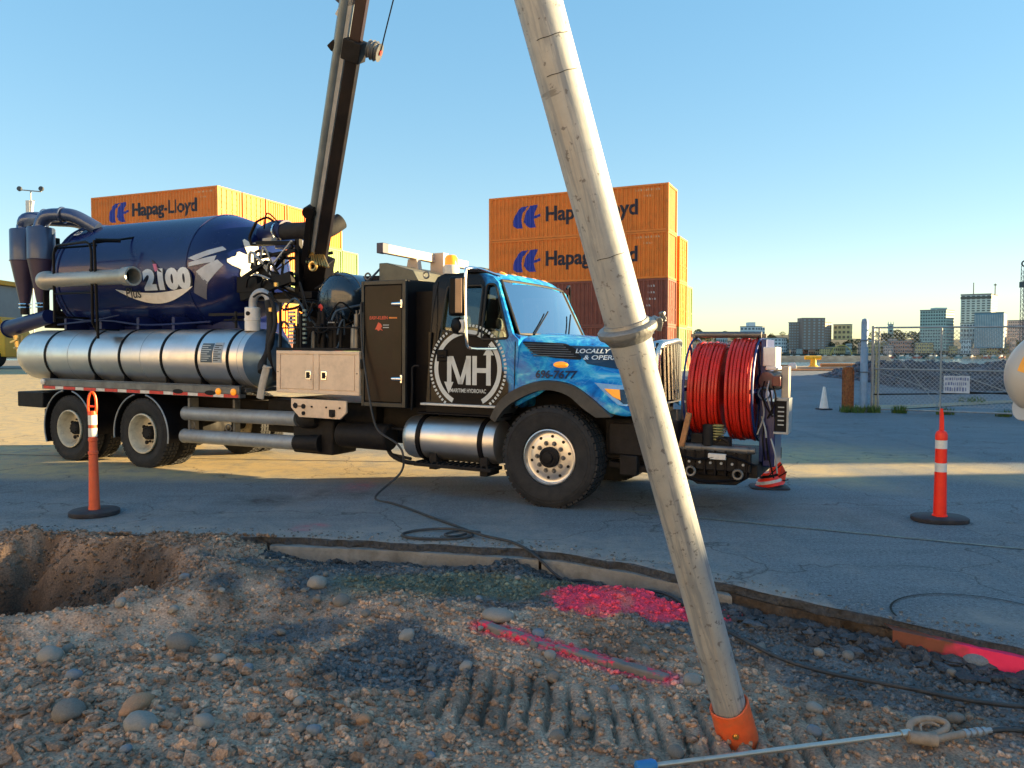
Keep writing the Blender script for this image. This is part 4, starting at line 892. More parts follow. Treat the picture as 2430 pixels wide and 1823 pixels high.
g.torus((-3.98, -.5, 2.9), (0, 1, 0), .06, .02, 20, 6); g.cyl((-4.3, -.4, 3.0), (-4.05, -.4, 3.1), .03, n=10)
g.obj('brass_fitting', brass, T)
# --- boom (laid out in world, written into truck space)
B0 = Vector((-2.84, 11.25, 2.75)); B1 = Vector((-1.757, 9.2, 5.86)); bd = (B1 - B0).normalized(); side = bd.cross(Vector((0, -1, .2))).normalized(); nrm = side.cross(bd)
def bp(t, s=0, n=0): return W2L(B0 + bd * t + side * s + nrm * n)
boomm = mat('boom_black', (.008, .007, .009), .4, 0, .4, 3, dirt=(.03, .02, .016), dirt_amt=.5, dscale=4, spec=.2)
upv = TI.to_3x3() @ nrm
g = G(); g.beam(bp(-.1), bp(3.35), .165, .11, upv); boom = g.obj('boom', boomm, T, bevel=.012)
g = G(); g.beam(bp(3.2, .0, .0), bp(9.5, .0, .0), .14, .10, upv); g.obj('boom_extension', mat('boom_inner', (.03, .016, .016), .4, .2, .3, 3), boom, bevel=.01)
SG = -1 if (side.x > 0) else 1
g = G(); g.beam(bp(.2, SG * .13, -.02), bp(9.3, SG * .13, -.02), .055, .10, upv); g.obj('boom_rail', mat('boom_rail_grey', (.36, .39, .42), .45, .2, .15, 5), boom)
g = G(); g.cyl(bp(.75, SG * .21, .0), bp(3.2, SG * .21, .0), .058, n=18); g.cyl(bp(3.2, SG * .21, .0), bp(9.3, SG * .225, .0), .066, n=18); g.obj('boom_cylinder', mat('boom_steel', (.20, .24, .26), .35, .3, .15, 5), boom)
g = G(); g.beam(bp(-.35, SG * .18, .02), bp(1.15, SG * .22, .05), .10, .14, upv); g.cyl(bp(1.05, SG * .24, -.08), bp(1.05, SG * .24, .12), .09, n=16); g.beam(bp(-.5, 0, 0), bp(.4, 0, 0), .32, .30, upv); g.obj('boom_knuckle', black, boom, bevel=.012)
g = G(); g.beam(bp(3.18), bp(3.42), .24, .22, upv); g.beam(bp(3.25, SG * .23), bp(3.30, SG * .30), .12, .12, upv); g.obj('boom_collar', blacksteel, boom, bevel=.012)
for s_, r_ in ((-SG * .20, .11), (-SG * .25, .12), (-SG * .30, .11)):
    g = G(); d3 = TI.to_3x3() @ side; g.lathe([(r_ * .35, -.022), (r_, -.022), (r_ * .86, 0), (r_, .022), (r_ * .35, .022)], bp(3.38, s_, 0), d3, 28); g.obj('sheave', greysteel, boom)
g = G(); g.cyl(bp(3.38, -SG * .15, 0), bp(3.38, -SG * .34, 0), .03, n=12); g.obj('sheave_pin', redlens, boom)
g = G(); g.tube([bp(3.38, -SG * .33, 0), bp(4.4, -SG * .40, 0), bp(9, -SG * .75, 0)], .008, 6, smooth=2); g.obj('boom_cable', black, boom)
g = G(); d3 = TI.to_3x3() @ nrm; g.lathe([(.05, -.03), (.20, -.03), (.20, .03), (.05, .03)], bp(3.95, SG * .22, 0), d3, 32); g.obj('pulley_disc', mat('pulley_blue', (.02, .03, .06), .4), boom)
g = G(); g.beam(bp(3.62, SG * .26, 0), bp(3.78, SG * .20, 0), .06, .1, upv); g.obj('pulley_bracket', whitetape, boom)
# --- cab
def wrapmat():
    m = bpy.data.materials.new('cab_wrap'); m.use_nodes = True; n = m.node_tree; L = n.links; p = n.nodes['Principled BSDF']
    tc = n.nodes.new('ShaderNodeTexCoord'); mp = n.nodes.new('ShaderNodeMapping'); mp.inputs['Scale'].default_value = (1.2, 1, 2.0); mp.inputs['Rotation'].default_value = (0, .35, 0)
    L.new(tc.outputs['Object'], mp.inputs[0])
    q = n.nodes.new('ShaderNodeTexNoise'); q.inputs['Scale'].default_value = 2.1; q.inputs['Detail'].default_value = 10; q.inputs['Roughness'].default_value = .6; q.inputs['Distortion'].default_value = 1.8; L.new(mp.outputs[0], q.inputs['Vector'])
    r = n.nodes.new('ShaderNodeValToRGB'); e = r.color_ramp.elements
    e[0].position = .30; e[0].color = (.006, .06, .27, 1); e[1].position = .44; e[1].color = (.010, .18, .55, 1)
    for po, c in ((.53, (.015, .27, .62)), (.62, (.06, .45, .70)), (.72, (.32, .65, .75))): x = e.new(po); x.color = (*c, 1)
    L.new(q.outputs['Fac'], r.inputs[0])
    q4 = n.nodes.new('ShaderNodeTexNoise'); q4.inputs['Scale'].default_value = 1.6; q4.inputs['Detail'].default_value = 3; q4.inputs['Distortion'].default_value = 2.4; L.new(mp.outputs[0], q4.inputs['Vector'])
    r4 = n.nodes.new('ShaderNodeValToRGB'); r4.color_ramp.elements[0].position = .485; r4.color_ramp.elements[0].color = (0, 0, 0, 1); r4.color_ramp.elements[1].position = .50; r4.color_ramp.elements[1].color = (.15, .15, .15, 1); x4 = r4.color_ramp.elements.new(.525); x4.color = (0, 0, 0, 1); L.new(q4.outputs['Fac'], r4.inputs[0])
    m4 = n.nodes.new('ShaderNodeMixRGB'); m4.inputs[2].default_value = (.35, .70, .85, 1); L.new(r4.outputs[0], m4.inputs[0]); L.new(r.outputs[0], m4.inputs[1]); r = m4
    s = n.nodes.new('ShaderNodeSeparateXYZ'); L.new(tc.outputs['Object'], s.inputs[0])
    n2 = n.nodes.new('ShaderNodeTexNoise'); n2.inputs['Scale'].default_value = 3.5; n2.inputs['Detail'].default_value = 4; L.new(tc.outputs['Object'], n2.inputs['Vector'])
    # boundary: x + .30*(z-1.5) + noise
    a = n.nodes.new('ShaderNodeMath'); a.operation = 'MULTIPLY_ADD'; a.inputs[1].default_value = .33; L.new(s.outputs[2], a.inputs[0]); L.new(s.outputs[0], a.inputs[2])
    b = n.nodes.new('ShaderNodeMath'); b.operation = 'MULTIPLY_ADD'; b.inputs[1].default_value = .25; L.new(n2.outputs['Fac'], b.inputs[0]); L.new(a.outputs[0], b.inputs[2])
    c = n.nodes.new('ShaderNodeMapRange'); c.inputs['From Min'].default_value = .00; c.inputs['From Max'].default_value = .07; L.new(b.outputs[0], c.inputs[0])
    x = n.nodes.new('ShaderNodeMixRGB'); x.inputs[1].default_value = (.005, .0055, .007, 1); L.new(c.outputs[0], x.inputs[0]); L.new(r.outputs[0], x.inputs[2])
    n3 = n.nodes.new('ShaderNodeTexNoise'); n3.inputs['Scale'].default_value = 2.6; n3.inputs['Detail'].default_value = 9; n3.inputs['Roughness'].default_value = .7; L.new(tc.outputs['Object'], n3.inputs['Vector'])
    d = n.nodes.new('ShaderNodeMapRange'); d.inputs['From Min'].default_value = .5; d.inputs['From Max'].default_value = .75; d.inputs['To Max'].default_value = .22; L.new(n3.outputs['Fac'], d.inputs[0])
    y = n.nodes.new('ShaderNodeMixRGB'); y.inputs[2].default_value = (.025, .025, .022, 1); L.new(d.outputs[0], y.inputs[0]); L.new(x.outputs[0], y.inputs[1])
    L.new(y.outputs[0], p.inputs['Base Color']); p.inputs['Roughness'].default_value = .27; p.inputs['Coat Weight'].default_value = .10; p.inputs['Coat Roughness'].default_value = .08; p.inputs['Specular IOR Level'].default_value = .2
    return m
WRAP = wrapmat()
def cy(z): return -1.13 + .16 * max(0, (z - 1.85) / .8) ** 1.3
outer = [(-1.66, 1.10), (-.50, 1.10), (-.44, 1.30), (-.42, 1.86), (-.50, 1.93), (-.755, 2.53), (-.83, 2.60), (-.95, 2.64), (-1.50, 2.66), (-1.60, 2.62), (-1.65, 2.52)]
winA = rounded([(-1.46, 1.97), (-.945, 1.90), (-.945, 2.50), (-1.44, 2.50)], .05)
winB = rounded([(-.90, 1.86), (-.55, 1.88), (-.76, 2.46), (-.80, 2.51), (-.90, 2.51)], .04)
cabg = G()
for s in (1, -1):
    v, f = curve_plate(outer, [winA, winB], .05)
    cabg.add([(a, s * (cy(b) + .025) + c * .98, b) for a, b, c in v], f)
# roof, back, floor as loft over y
rp = [(-1.65, 2.50), (-1.63, 2.60), (-1.56, 2.665), (-1.45, 2.69), (-1.2, 2.70), (-.98, 2.68), (-.86, 2.64), (-.765, 2.55), (-.755, 2.53)]
ny = 12
v = []
for j in range(ny + 1):
    t = -1 + 2 * j / ny; e = 1 - abs(t) ** 3
    for a, b in rp: v.append((a - .03 * (1 - abs(t)) * (a < -1.6) + (.09 * (1 - t * t)) * (a > -.9), t * .975, b - (1 - e) * .04 + .015 * e))
k = len(rp); f = [(j * k + i, (j + 1) * k + i, (j + 1) * k + i + 1, j * k + i + 1) for j in range(ny) for i in range(k - 1)]
cabg.add(v, f)
cabg.box(-1.655, -1.62, -1.09, 1.09, 1.1, 1.95); cabg.box(-1.655, -1.62, -1.0, -.62, 1.95, 2.5); cabg.box(-1.655, -1.62, .62, 1.0, 1.95, 2.5); cabg.box(-1.64, -.45, -1.08, 1.08, 1.08, 1.12)
cabg.prism([(-.50, 1.1), (-.44, 1.1), (-.42, 1.90), (-.50, 1.93)], -1.08, 1.08)
cab = cabg.obj('cab', WRAP, T, angle=35)
cab_side = lambda off: (lambda x, z: (x, cy(z) - .001 - off, z))
seal = mat('window_seal', (.01, .01, .011), .6)
for s in (1, -1):
    for wn in (winA, winB):
        g = G(); g.tube([(a, s * (cy(b) - .004), b) for a, b in wn], .014, 6, smooth=1, closed=True); g.obj('window_seal', seal, cab)
        v, f = curve_plate(wn, [], .006); g = G(); g.add([(a, s * (cy(b) + .03) + c, b) for a, b, c in v], f); g.obj('side_window', glass('side_glass', (.72, .80, .74), .03), cab)
# windscreen
def ws(u, w_):
    yb = -1.0 + 2.0 * u; yt = -.90 + 1.8 * u; bow = (1 - (2 * u - 1) ** 2)
    x = (-.475 + .10 * bow) * (1 - w_) + (-.765 + .09 * bow) * w_; z = 1.925 * (1 - w_) + 2.56 * w_
    return (x, yb * (1 - w_) + yt * w_, z)
v, f = subgrid(ws, 16, 6); g = G(); g.add(v, f); g.obj('windscreen', glass('windscreen_glass', (.55, .60, .56), .5), cab)
g = G(); g.tube([ws(u / 16, 0) for u in range(17)] + [ws(1, w_ / 6) for w_ in range(1, 7)] + [ws(1 - u / 16, 1) for u in range(1, 17)] + [ws(0, 1 - w_ / 6) for w_ in range(1, 6)], .018, 6, smooth=1, closed=True); g.obj('window_seal', seal, cab)
for a, b in (((-.42, -.75), (-.58, -.2)), ((-.40, .15), (-.58, .65))):
    g = G(); pa = Vector(ws((a[1] + 1) / 2, 0)) + Vector((.03, 0, 0)); pb = Vector(ws((b[1] + 1) / 2, .45)) + Vector((.03, 0, .01)); g.tube([pa, pb], .010, 6, smooth=1); g.obj('wiper', black, cab)
# interior
inter = mat('cab_interior', (.10, .10, .095), .8); seatm = mat('seat_cloth', (.16, .17, .17), .9)
for y in (-.5, .5):
    g = G(); g.box(-1.45, -1.0, y - .26, y + .26, 1.45, 1.62); g.obox((-1.47, y, 1.78), (.14, .5, .44), (0, -.15, 0)); g.obox((-1.50, y, 2.10), (.08, .24, .16), (0, -.15, 0)); g.obj('seat', seatm, cab, bevel=.04)
g = G(); g.box(-.75, -.5, -1.02, 1.02, 1.5, 1.86); g.obj('dashboard', inter, cab, bevel=.03)
g = G(); g.torus((-.88, .5, 1.86), (-.5, 0, 1), .22, .016, 32, 8); g.cyl((-.88, .5, 1.86), (-.70, .5, 1.7), .03); g.obj('steering_wheel', black, cab)
# door seams, sill, handle
g = G(); sm = [(-1.60, 1.12), (-1.60, 2.0), (-1.58, 2.56)]; g.tube([(a, cy(b) - .001, b) for a, b in sm], .006, 4, smooth=4); g.tube([(a, cy(b) - .001, b) for a, b in [(-.47, 1.12), (-.46, 1.84)]], .006, 4, smooth=3); g.obj('door_seam', dark, cab)
g = G(); g.box(-1.70, -.60, -1.20, -1.12, 1.075, 1.10); g.obj('door_sill', whitetape, cab, bevel=.006)
g = G(); g.box(-1.50, -1.36, -1.155, -1.13, 1.60, 1.74); g.box(-1.49, -1.38, -1.17, -1.15, 1.64, 1.67); g.obj('door_handle', black, cab, bevel=.012)
# emblem and lettering on the door
ec = (-1.085, 1.52)
emb = mat('emblem_silver', (.50, .56, .60), .4, 0, .08, 6)
def ring(r0, r1, a0, a1, n=48): return subgrid(lambda u, w_: (ec[0] + math.cos(a0 + (a1 - a0) * u) * (r0 + (r1 - r0) * w_), ec[1] + math.sin(a0 + (a1 - a0) * u) * (r0 + (r1 - r0) * w_)), n, 2)
cs = cab_side(.006)
def clipz(fn, zmin=1.105):
    return lambda x, z: fn(x, max(z, zmin))
disc, df = ring(0, .46, 0, 2 * PI, 48); flat('emblem_disc', disc, df, clipz(cab_side(.003)), black, cab)
v, f = ring(.40, .455, R(62), R(243)); flat('emblem_ring', v, f, clipz(cs), emb, cab)
v, f = ring(.40, .455, R(-62), R(45)); flat('emblem_ring', v, f, clipz(cs), emb, cab)
for i in range(54):
    a = R(-52) + R(285) * i / 53
    c = (ec[0] + math.cos(a) * .505, ec[1] + math.sin(a) * .505); u = Vector((math.cos(a), math.sin(a))) * .016; w_ = Vector((-math.sin(a), math.cos(a))) * .013
    flat('emblem_dot', [(c[0] + (u * i1 + w_ * j1).x, c[1] + (u * i1 + w_ * j1).y) for i1, j1 in ((-1, -1), (1, -1), (1, 1), (-1, 1))], [(0, 1, 2, 3)], cs, emb, cab)
def bar(pts): flat('letter_stroke', pts, [tuple(range(len(pts)))], cab_side(.008), emb, cab)
# M with a down arrow on its left leg, H with an up arrow on its right leg
bar([(-1.34, 1.66), (-1.30, 1.66), (-1.30, 1.36), (-1.27, 1.36), (-1.335, 1.22), (-1.40, 1.36), (-1.36, 1.36), (-1.36, 1.66)][::-1])
bar([(-1.335, 1.665), (-1.275, 1.665), (-1.145, 1.335), (-1.205, 1.335)])
bar([(-1.20, 1.335), (-1.145, 1.335), (-1.045, 1.64), (-1.10, 1.64)])
bar([(-1.10, 1.33), (-1.035, 1.33), (-1.035, 1.67), (-1.10, 1.67)])
bar([(-1.015, 1.33), (-.955, 1.33), (-.955, 1.67), (-1.015, 1.67)])
bar([(-.956, 1.475), (-.83, 1.475), (-.83, 1.53), (-.956, 1.53)])
bar([(-.83, 1.33), (-.77, 1.33), (-.77, 1.68), (-.73, 1.68), (-.80, 1.79), (-.87, 1.68), (-.83, 1.68)])
write('lettering', 'MARITIME HYDROVAC', -1.31, -.83, 1.238, 1.285, cab_side(.008), emb, cab, bold=.02)
# --- hood and wings (loft)
ST = {-.46: [(1.13, 1.10), (1.135, 1.30), (1.12, 1.62), (1.07, 1.80), (.97, 1.885), (.55, 1.945), (0, 1.965)],
      -.20: [(1.15, 1.22), (1.16, 1.36), (1.12, 1.58), (1.04, 1.76), (.93, 1.855), (.52, 1.925), (0, 1.945)],
      .05: [(1.20, 1.37), (1.20, 1.43), (1.12, 1.60), (.98, 1.73), (.87, 1.83), (.48, 1.90), (0, 1.925)],
      .35: [(1.22, 1.29), (1.20, 1.38), (1.08, 1.53), (.92, 1.66), (.80, 1.79), (.45, 1.87), (0, 1.90)],
      .62: [(1.22, 1.10), (1.19, 1.25), (1.04, 1.44), (.84, 1.58), (.70, 1.74), (.42, 1.835), (0, 1.875)],
      .85: [(1.14, 1.05), (1.10, 1.20), (.92, 1.36), (.68, 1.50), (.56, 1.68), (.40, 1.80), (0, 1.855)],
      .96: [(.86, 1.05), (.82, 1.16), (.66, 1.28), (.52, 1.42), (.48, 1.62), (.38, 1.76), (0, 1.835)],
      1.00: [(.50, 1.08), (.49, 1.16), (.48, 1.28), (.47, 1.42), (.46, 1.60), (.37, 1.74), (0, 1.82)]}
sx = sorted(ST); Pn = []
for i in range(33):
    x = sx[0] + (sx[-1] - sx[0]) * i / 32; j = max(k for k in range(len(sx) - 1) if sx[k] <= x + 1e-9) if x < sx[-1] else len(sx) - 2
    t = (x - sx[j]) / (sx[j + 1] - sx[j]); t = t * t * (3 - 2 * t) * .3 + t * .7
    row = [Vector((a[0] * (1 - t) + b[0] * t, a[1] * (1 - t) + b[1] * t, 0)) for a, b in zip(ST[sx[j]], ST[sx[j + 1]])]
    row = spline(row, 4); Pn.append([(x, -p.x, p.y) for p in row] + [(x, p.x, p.y) for p in reversed(row[:-1])])
k = len(Pn[0]); hv = [p for r_ in Pn for p in r_]; hf = [(i * k + j, (i + 1) * k + j, (i + 1) * k + j + 1, i * k + j + 1) for i in range(32) for j in range(k - 1)]
g = G(); g.add(hv, hf); hood = g.obj('hood', WRAP, T, angle=60)
so_ = hood.modifiers.new('solid', 'SOLIDIFY'); so_.thickness = .012; so_.offset = -1
hb = BVHTree.FromPolygons([Vector(v) for v in hv], hf); fh = onbvh(hb, .006); fh2 = onbvh(hb, .011)
def patch(name, poly, m, fn=None, n=10, parent=None):
    """polygon decal, fan-gridded so that it follows the surface"""
    c = Vector((sum(p[0] for p in poly) / len(poly), sum(p[1] for p in poly) / len(poly))); P = []
    for a, b in zip(poly, poly[1:] + poly[:1]): P += [Vector(a).lerp(Vector(b), t / 6) for t in range(6)]
    N = len(P); v = [tuple(c.lerp(P[i % N], (j / n))) for j in range(n + 1) for i in range(N)]
    f = [(j * N + i, j * N + (i + 1) % N, (j + 1) * N + (i + 1) % N, (j + 1) * N + i) for j in range(n) for i in range(N)]
    return flat(name, v, f, fn or fh, m, parent or hood)
vent = rounded([(-.43, 1.845), (.06, 1.825), (.20, 1.76), (.30, 1.64), (.0, 1.66), (-.24, 1.70)], .05)
patch('side_vent', vent, dark)
for i in range(6):
    z = 1.685 + i * .026; x0 = -.25 - .028 * i; x1 = .22 - .035 * i
    pts = [fh2(x0 + (x1 - x0) * t / 10, z - .01 * t / 10) for t in range(11)]
    g = G(); g.tube(pts, .006, 5, smooth=1); g.obj('vent_slat', greysteel, hood)
patch('dark_wrap', [(.12, 1.80), (.52, 1.79), (.78, 1.70), (.80, 1.52), (.36, 1.60)], mat('wrap_navy', (.010, .022, .05), .3, coat=.4))
ltx = mat('print_white', (.62, .68, .72), .5)
write('lettering', 'LOCALLY OWNED', .20, .86, 1.715, 1.765, fh2, ltx, hood, bold=.02, cuts=1)
write('lettering', '& OPERATED', .30, .80, 1.645, 1.695, fh2, ltx, hood, bold=.02, cuts=1)
write('lettering', '696-7677', -.19, .30, 1.435, 1.525, fh2, mat('print_navy', (.004, .012, .05), .5), hood, bold=.03, cuts=1)
g = G(); c = fh(.10, 1.585); g.lathe([(.09, 0), (.07, .03), (.03, .045), (0, .048)], (0, 0, 0), (0, -1, 0), 24); g.v = [(c[0] + a, c[1] + b, c[2] + d * .42) for a, b, d in g.v]; g.obj('marker_lamp', amber, hood)
# headlamp
patch('headlamp_surround', [(.50, 1.40), (.82, 1.37), (.98, 1.30), (.96, 1.14), (.78, 1.17)], mat('lamp_chrome', (.55, .62, .66), .2, .7), fh)
patch('headlamp_lens', [(.66, 1.33), (.95, 1.33), (.97, 1.17), (.83, 1.18)], mat('lens_dark', (.03, .035, .04), .08, 0, coat=1), fh2)
patch('indicator_lens', [(.62, 1.34), (.76, 1.33), (.80, 1.22), (.72, 1.26)], amber, onbvh(hb, .018))
c = fh2(.87, 1.26); g = G(); g.lathe([(.07, 0), (.065, .025), (0, .05)], c, (.4, -1, 0), 24); g.obj('headlamp_bulb', chrome, hood)
# fender flare (black rubber) and wheel well
oa = spline([(-.72, 0, .98), (-.62, 0, 1.16), (-.44, 0, 1.30), (-.18, 0, 1.395), (.06, 0, 1.42), (.30, 0, 1.375), (.52, 0, 1.24), (.74, 0, 1.06)], 5); ia = spline([(-.66, 0, .92), (-.54, 0, 1.08), (-.36, 0, 1.20), (-.14, 0, 1.29), (.05, 0, 1.305), (.24, 0, 1.25), (.40, 0, 1.13), (.56, 0, 1.03)], 5)
n_ = len(oa); g = G()
v = [(p.x, -1.17, p.z) for p in oa] + [(p.x, -1.245, p.z - .015) for p in oa] + [(p.x, -1.235, p.z) for p in ia] + [(p.x, -.85, p.z) for p in ia]
f = [(r_ * n_ + i, r_ * n_ + i + 1, (r_ + 1) * n_ + i + 1, (r_ + 1) * n_ + i) for r_ in range(3) for i in range(n_ - 1)]
g.add(v, f); fl = g.obj('wheel_arch', mat('arch_rubber', (.035, .04, .045), .55, 0, .3, 7, .1, 40, dirt=(.14, .13, .11), dirt_amt=.45), T, angle=50)
g = G(); g.add([(a, -b, c) for a, b, c in v], f); g.obj('wheel_arch', rubber, T, angle=50)
patch('front_skirt', [(-.46, 1.34), (-.40, 1.36), (-.30, 1.34), (-.46, 1.2)], WRAP)
# grille
gm = mat('grille_chrome', (.72, .70, .66), .2, .9, .08, 5)
def gp(y, z, off=0): return (1.02 + off + .11 * (1 - (y / .46) ** 2) - .05 * (z - 1.17), y, z)
g = G(); g.tube([gp(-.46, 1.17), gp(-.47, 1.5), gp(-.44, 1.74), gp(-.38, 1.82), gp(-.2, 1.85), gp(0, 1.865), gp(.2, 1.85), gp(.38, 1.82), gp(.44, 1.74), gp(.47, 1.5), gp(.46, 1.17)], .035, 10, smooth=4); g.beam(gp(-.47, 1.165), gp(.47, 1.165), .06, .05); grl = g.obj('grille', gm, T)
g = G(); g.prism([(-.45, 1.78), (.45, 1.78), (.36, 1.86), (0, 1.885), (-.36, 1.86)], .90, 1.05, ax='x'); g.obj('nose_cap', alu, grl, bevel=.02)
g = G(); ys = [-.45 + .9 * i / 12 for i in range(13)]; v = [gp(y, z, -.02) for z in (1.17, 1.84) for y in ys]; g.add(v, [(i, i + 1, 14 + i, 13 + i) for i in range(12)]); g.obj('grille_backing', dark, grl)
for i in range(12):
    y = -.42 + i * .0764; g = G(); g.beam(gp(y, 1.19, .0), gp(y, 1.83 - .22 * max(0, abs(y) - .3), .0), .032, .012, (1, 0, 0)); g.obj('grille_bar', gm, grl)
# --- fuel tank, step and hangers
g = G(); g.lathe([(0, -2.02), (.18, -2.01), (.25, -1.97), (.268, -1.9), (.268, -.78), (.25, -.71), (.18, -.68), (0, -.67)], (0, -.93, .66), (1, 0, 0), 52, caps=False); ftk = g.obj('fuel_tank', alu, T, angle=50)
for x in (-1.74, -.88): g = G(); g.lathe([(.27, x - .035), (.28, x - .03), (.28, x + .03), (.27, x + .035)], (0, -.93, .66), (1, 0, 0), 52, caps=False); g.obj('tank_strap', black, ftk)
g = G(); g.box(-1.78, -.72, -1.22, -.92, .335, .375)
for k in range(14): g.box(-1.76 + k * .075, -1.735 + k * .075, -1.21, -.95, .375, .395)
g.box(-1.6, -1.5, -1.15, -.85, .30, .50); g.box(-.90, -.80, -1.15, -.85, .27, .50); g.obj('step', blacksteel, T, bevel=.004)
g = G(); g.box(-1.78, -.62, -1.16, -.70, .965, .985); g.box(-1.66, -.60, -1.13, -.9, .985, 1.07); g.obj('cab_step', black, T, bevel=.005)
g = G(); g.cyl((-2.36, -.95, .74), (-2.04, -.95, .73), .016, n=8); g.cyl((-2.36, -.9, .4), (-2.0, -.95, .37), .02, n=8); g.tube([(-2.42, -.9, .55), (-2.3, -.95, .4), (-2.1, -.95, .33), (-1.95, -.95, .32)], .028, 8); g.obj('air_line', blacksteel, T)
# --- mirrors
g = G(); g.box(-1.12, -.93, -1.52, -1.40, 2.12, 2.56); mr = g.obj('mirror', black, T, bevel=.03)
g = G(); g.box(-1.02, -.935, -1.535, -1.515, 2.15, 2.54); g.obj('mirror_panel_or_reflection', mat('mirror_reflection', (.30, .20, .13), .35, .2), mr, bevel=.01)  # tan reflection on the mirror's right half, built as a coloured plate
g = G(); g.lathe([(.10, -.03), (.09, .02), (.04, .05), (0, .055)], (-1.04, -1.46, 2.01), (-.6, -1, 0), 24); g.obj('spot_mirror', black, mr)
g = G(); g.box(-1.0, -.93, -1.5, -1.42, 1.93, 2.08); g.obj('mirror_panel_or_reflection', whitetape, mr, bevel=.015)
g = G(); g.tube([(-.74, -1.0, 2.60), (-.86, -1.25, 2.66), (-.92, -1.42, 2.66), (-.925, -1.46, 2.6), (-.92, -1.47, 2.2), (-.90, -1.47, 1.85), (-.88, -1.40, 1.76), (-.70, -1.14, 1.76)], .017, 8, smooth=4); g.beam((-1.0, -1.4, 2.10), (-.9, -1.47, 2.10), .02); g.obj('mirror_bracket', chrome, mr)
g = G(); g.box(-.99, -.87, 1.36, 1.44, 2.1, 2.55); g.tube([(-.74, 1.0, 2.60), (-.86, 1.4, 2.62), (-.86, 1.42, 1.9), (-.70, 1.12, 1.78)], .016, 8); g.obj('mirror', black, T, bevel=.02)
# --- beam and beacon over the cabinet
bm_ = mat('beam_tan', (.52, .43, .36), .5, .1, .12, 6, dirt=(.2, .16, .12), dirt_amt=.5)
g = G(); g.box(-2.37, -2.28, -1.14, .92, 2.93, 3.045); bmo = g.obj('roof_beam', bm_, T, bevel=.008)
g = G(); g.box(-2.373, -2.277, -1.17, -1.05, 2.925, 3.05); g.obj('beam_cap', mat('cap_navy', (.02, .025, .07), .4), bmo, bevel=.004)
g = G(); g.prism([(-2.44, 2.70), (-2.22, 2.70), (-2.26, 2.93), (-2.40, 2.93)], -.46, -.36); g.box(-2.46, -2.20, -.55, -.2, 2.66, 2.71); g.obj('beam_post', bm_, bmo, bevel=.006)
g = G(); g.box(-2.36, -2.15, .02, .16, 2.72, 3.06); g.obj('beam_post', bm_, bmo, bevel=.006)
g = G(); g.lathe([(.05, 2.70), (.11, 2.74), (.11, 2.83), (.095, 2.86)], (-1.92, -.15, 0), (0, 0, 1), 28); bc = g.obj('beacon', whitetape, T)
g = G(); g.lathe([(.085, 2.86), (.085, 2.95), (.06, 2.99), (0, 3.0)], (-1.92, -.15, 0), (0, 0, 1), 28); g.obj('beacon_lens', amber, bc)
for y in (-.6, -.3, 0, .3, .6): g = G(); g.lathe([(.055, 0), (.045, .02), (0, .028)], (-.90, y, 2.66), (.5, 0, 1), 16); g.obj('roof_lamp', amber, cab)
g = G(); g.lathe([(.16, 0), (.15, .05), (.05, .07), (0, .07)], (-1.12, -.85, 2.66), (0, 0, 1), 20); g.v = [(a, b, c) for a, b, c in g.v]; g.obj('antenna_pod', black, T)
# --- front platform and hose reel
g = G(); g.box(1.28, 2.18, -.88, .85, .46, .60); g.box(1.25, 1.45, -.80, .80, .60, .78); g.box(1.40, 2.12, -.94, -.88, .52, .72); g.box(1.0, 1.4, -.5, .5, .5, .72); g.prism([(1.35, .46), (2.10, .46), (1.95, .36), (1.55, .34)], -.8, .3)
g.obj('front_platform', blacksteel, T, bevel=.01)
g = G(); g.cyl((1.30, -.92, .745), (2.16, -.92, .745), .035, n=14); g.cyl((1.42, -.92, .745), (1.62, -.92, .745), .043, n=14); g.cyl((1.95, -.92, .745), (2.1, -.92, .745), .043, n=14); g.obj('guide_roller', greysteel, T)
for k in range(7): g = G(); g.box(1.44 + k * .105, 1.46 + k * .105, -.955, -.88, .47, .73); g.obj('platform_rib', black, T, bevel=.003)
for k in range(6): g = G(); g.cyl((1.50 + k * .11, -.965, .60), (1.50 + k * .11, -.94, .60), .014, n=8); g.obj('bolt', aludull, T)
g = G(); g.tube([(1.36, -.96, .66), (1.6, -.98, .63), (1.9, -.97, .68), (2.16, -.95, .60)], .014, 6); g.tube([(1.4, -.95, .44), (1.7, -.97, .40), (2.05, -.9, .45)], .018, 6); g.obj('air_line', black, T)
g = G(); g.box(1.70, 1.88, -.99, -.94, .64, .70); g.obj('platform_plate', whitetape, T, bevel=.006)
g = G(); g.torus((1.52, -.97, .50), (0, 1, 0), .045, .014, 18, 6); g.torus((2.0, -.97, .50), (0, 1, 0), .045, .014, 18, 6); g.obj('tow_shackle', greysteel, T)
g = G(); g.box(.62, 1.30, -.98, -.90, .62, .96); g.box(.75, .95, -1.0, -.9, .40, .62); g.beam((.6, -.9, .5), (1.3, -.85, .44), .07); g.obj('bumper_bracket', blacksteel, T, bevel=.012)
rc = (-.38, 1.345); 
g = G(); g.lathe([(.16, 1.43), (.16, 2.11)], (0, rc[0], rc[1]), (1, 0, 0), 28)
reel = g.obj('hose_reel', bluepaint, T)
for x in (1.415, 2.115):
    g = G(); g.torus((x, rc[0], rc[1]), (1, 0, 0), .545, .012, 56, 8)
    for i in range(6): a = PI * i / 3; g.beam((x, rc[0] + math.cos(a) * .1, rc[1] + math.sin(a) * .1), (x, rc[0] + math.cos(a) * .56, rc[1] + math.sin(a) * .545), .04, .015, (1, 0, 0))
    g.obj('reel_rim', mat('reel_blue', (.012, .035, .16), .4, .2), reel)
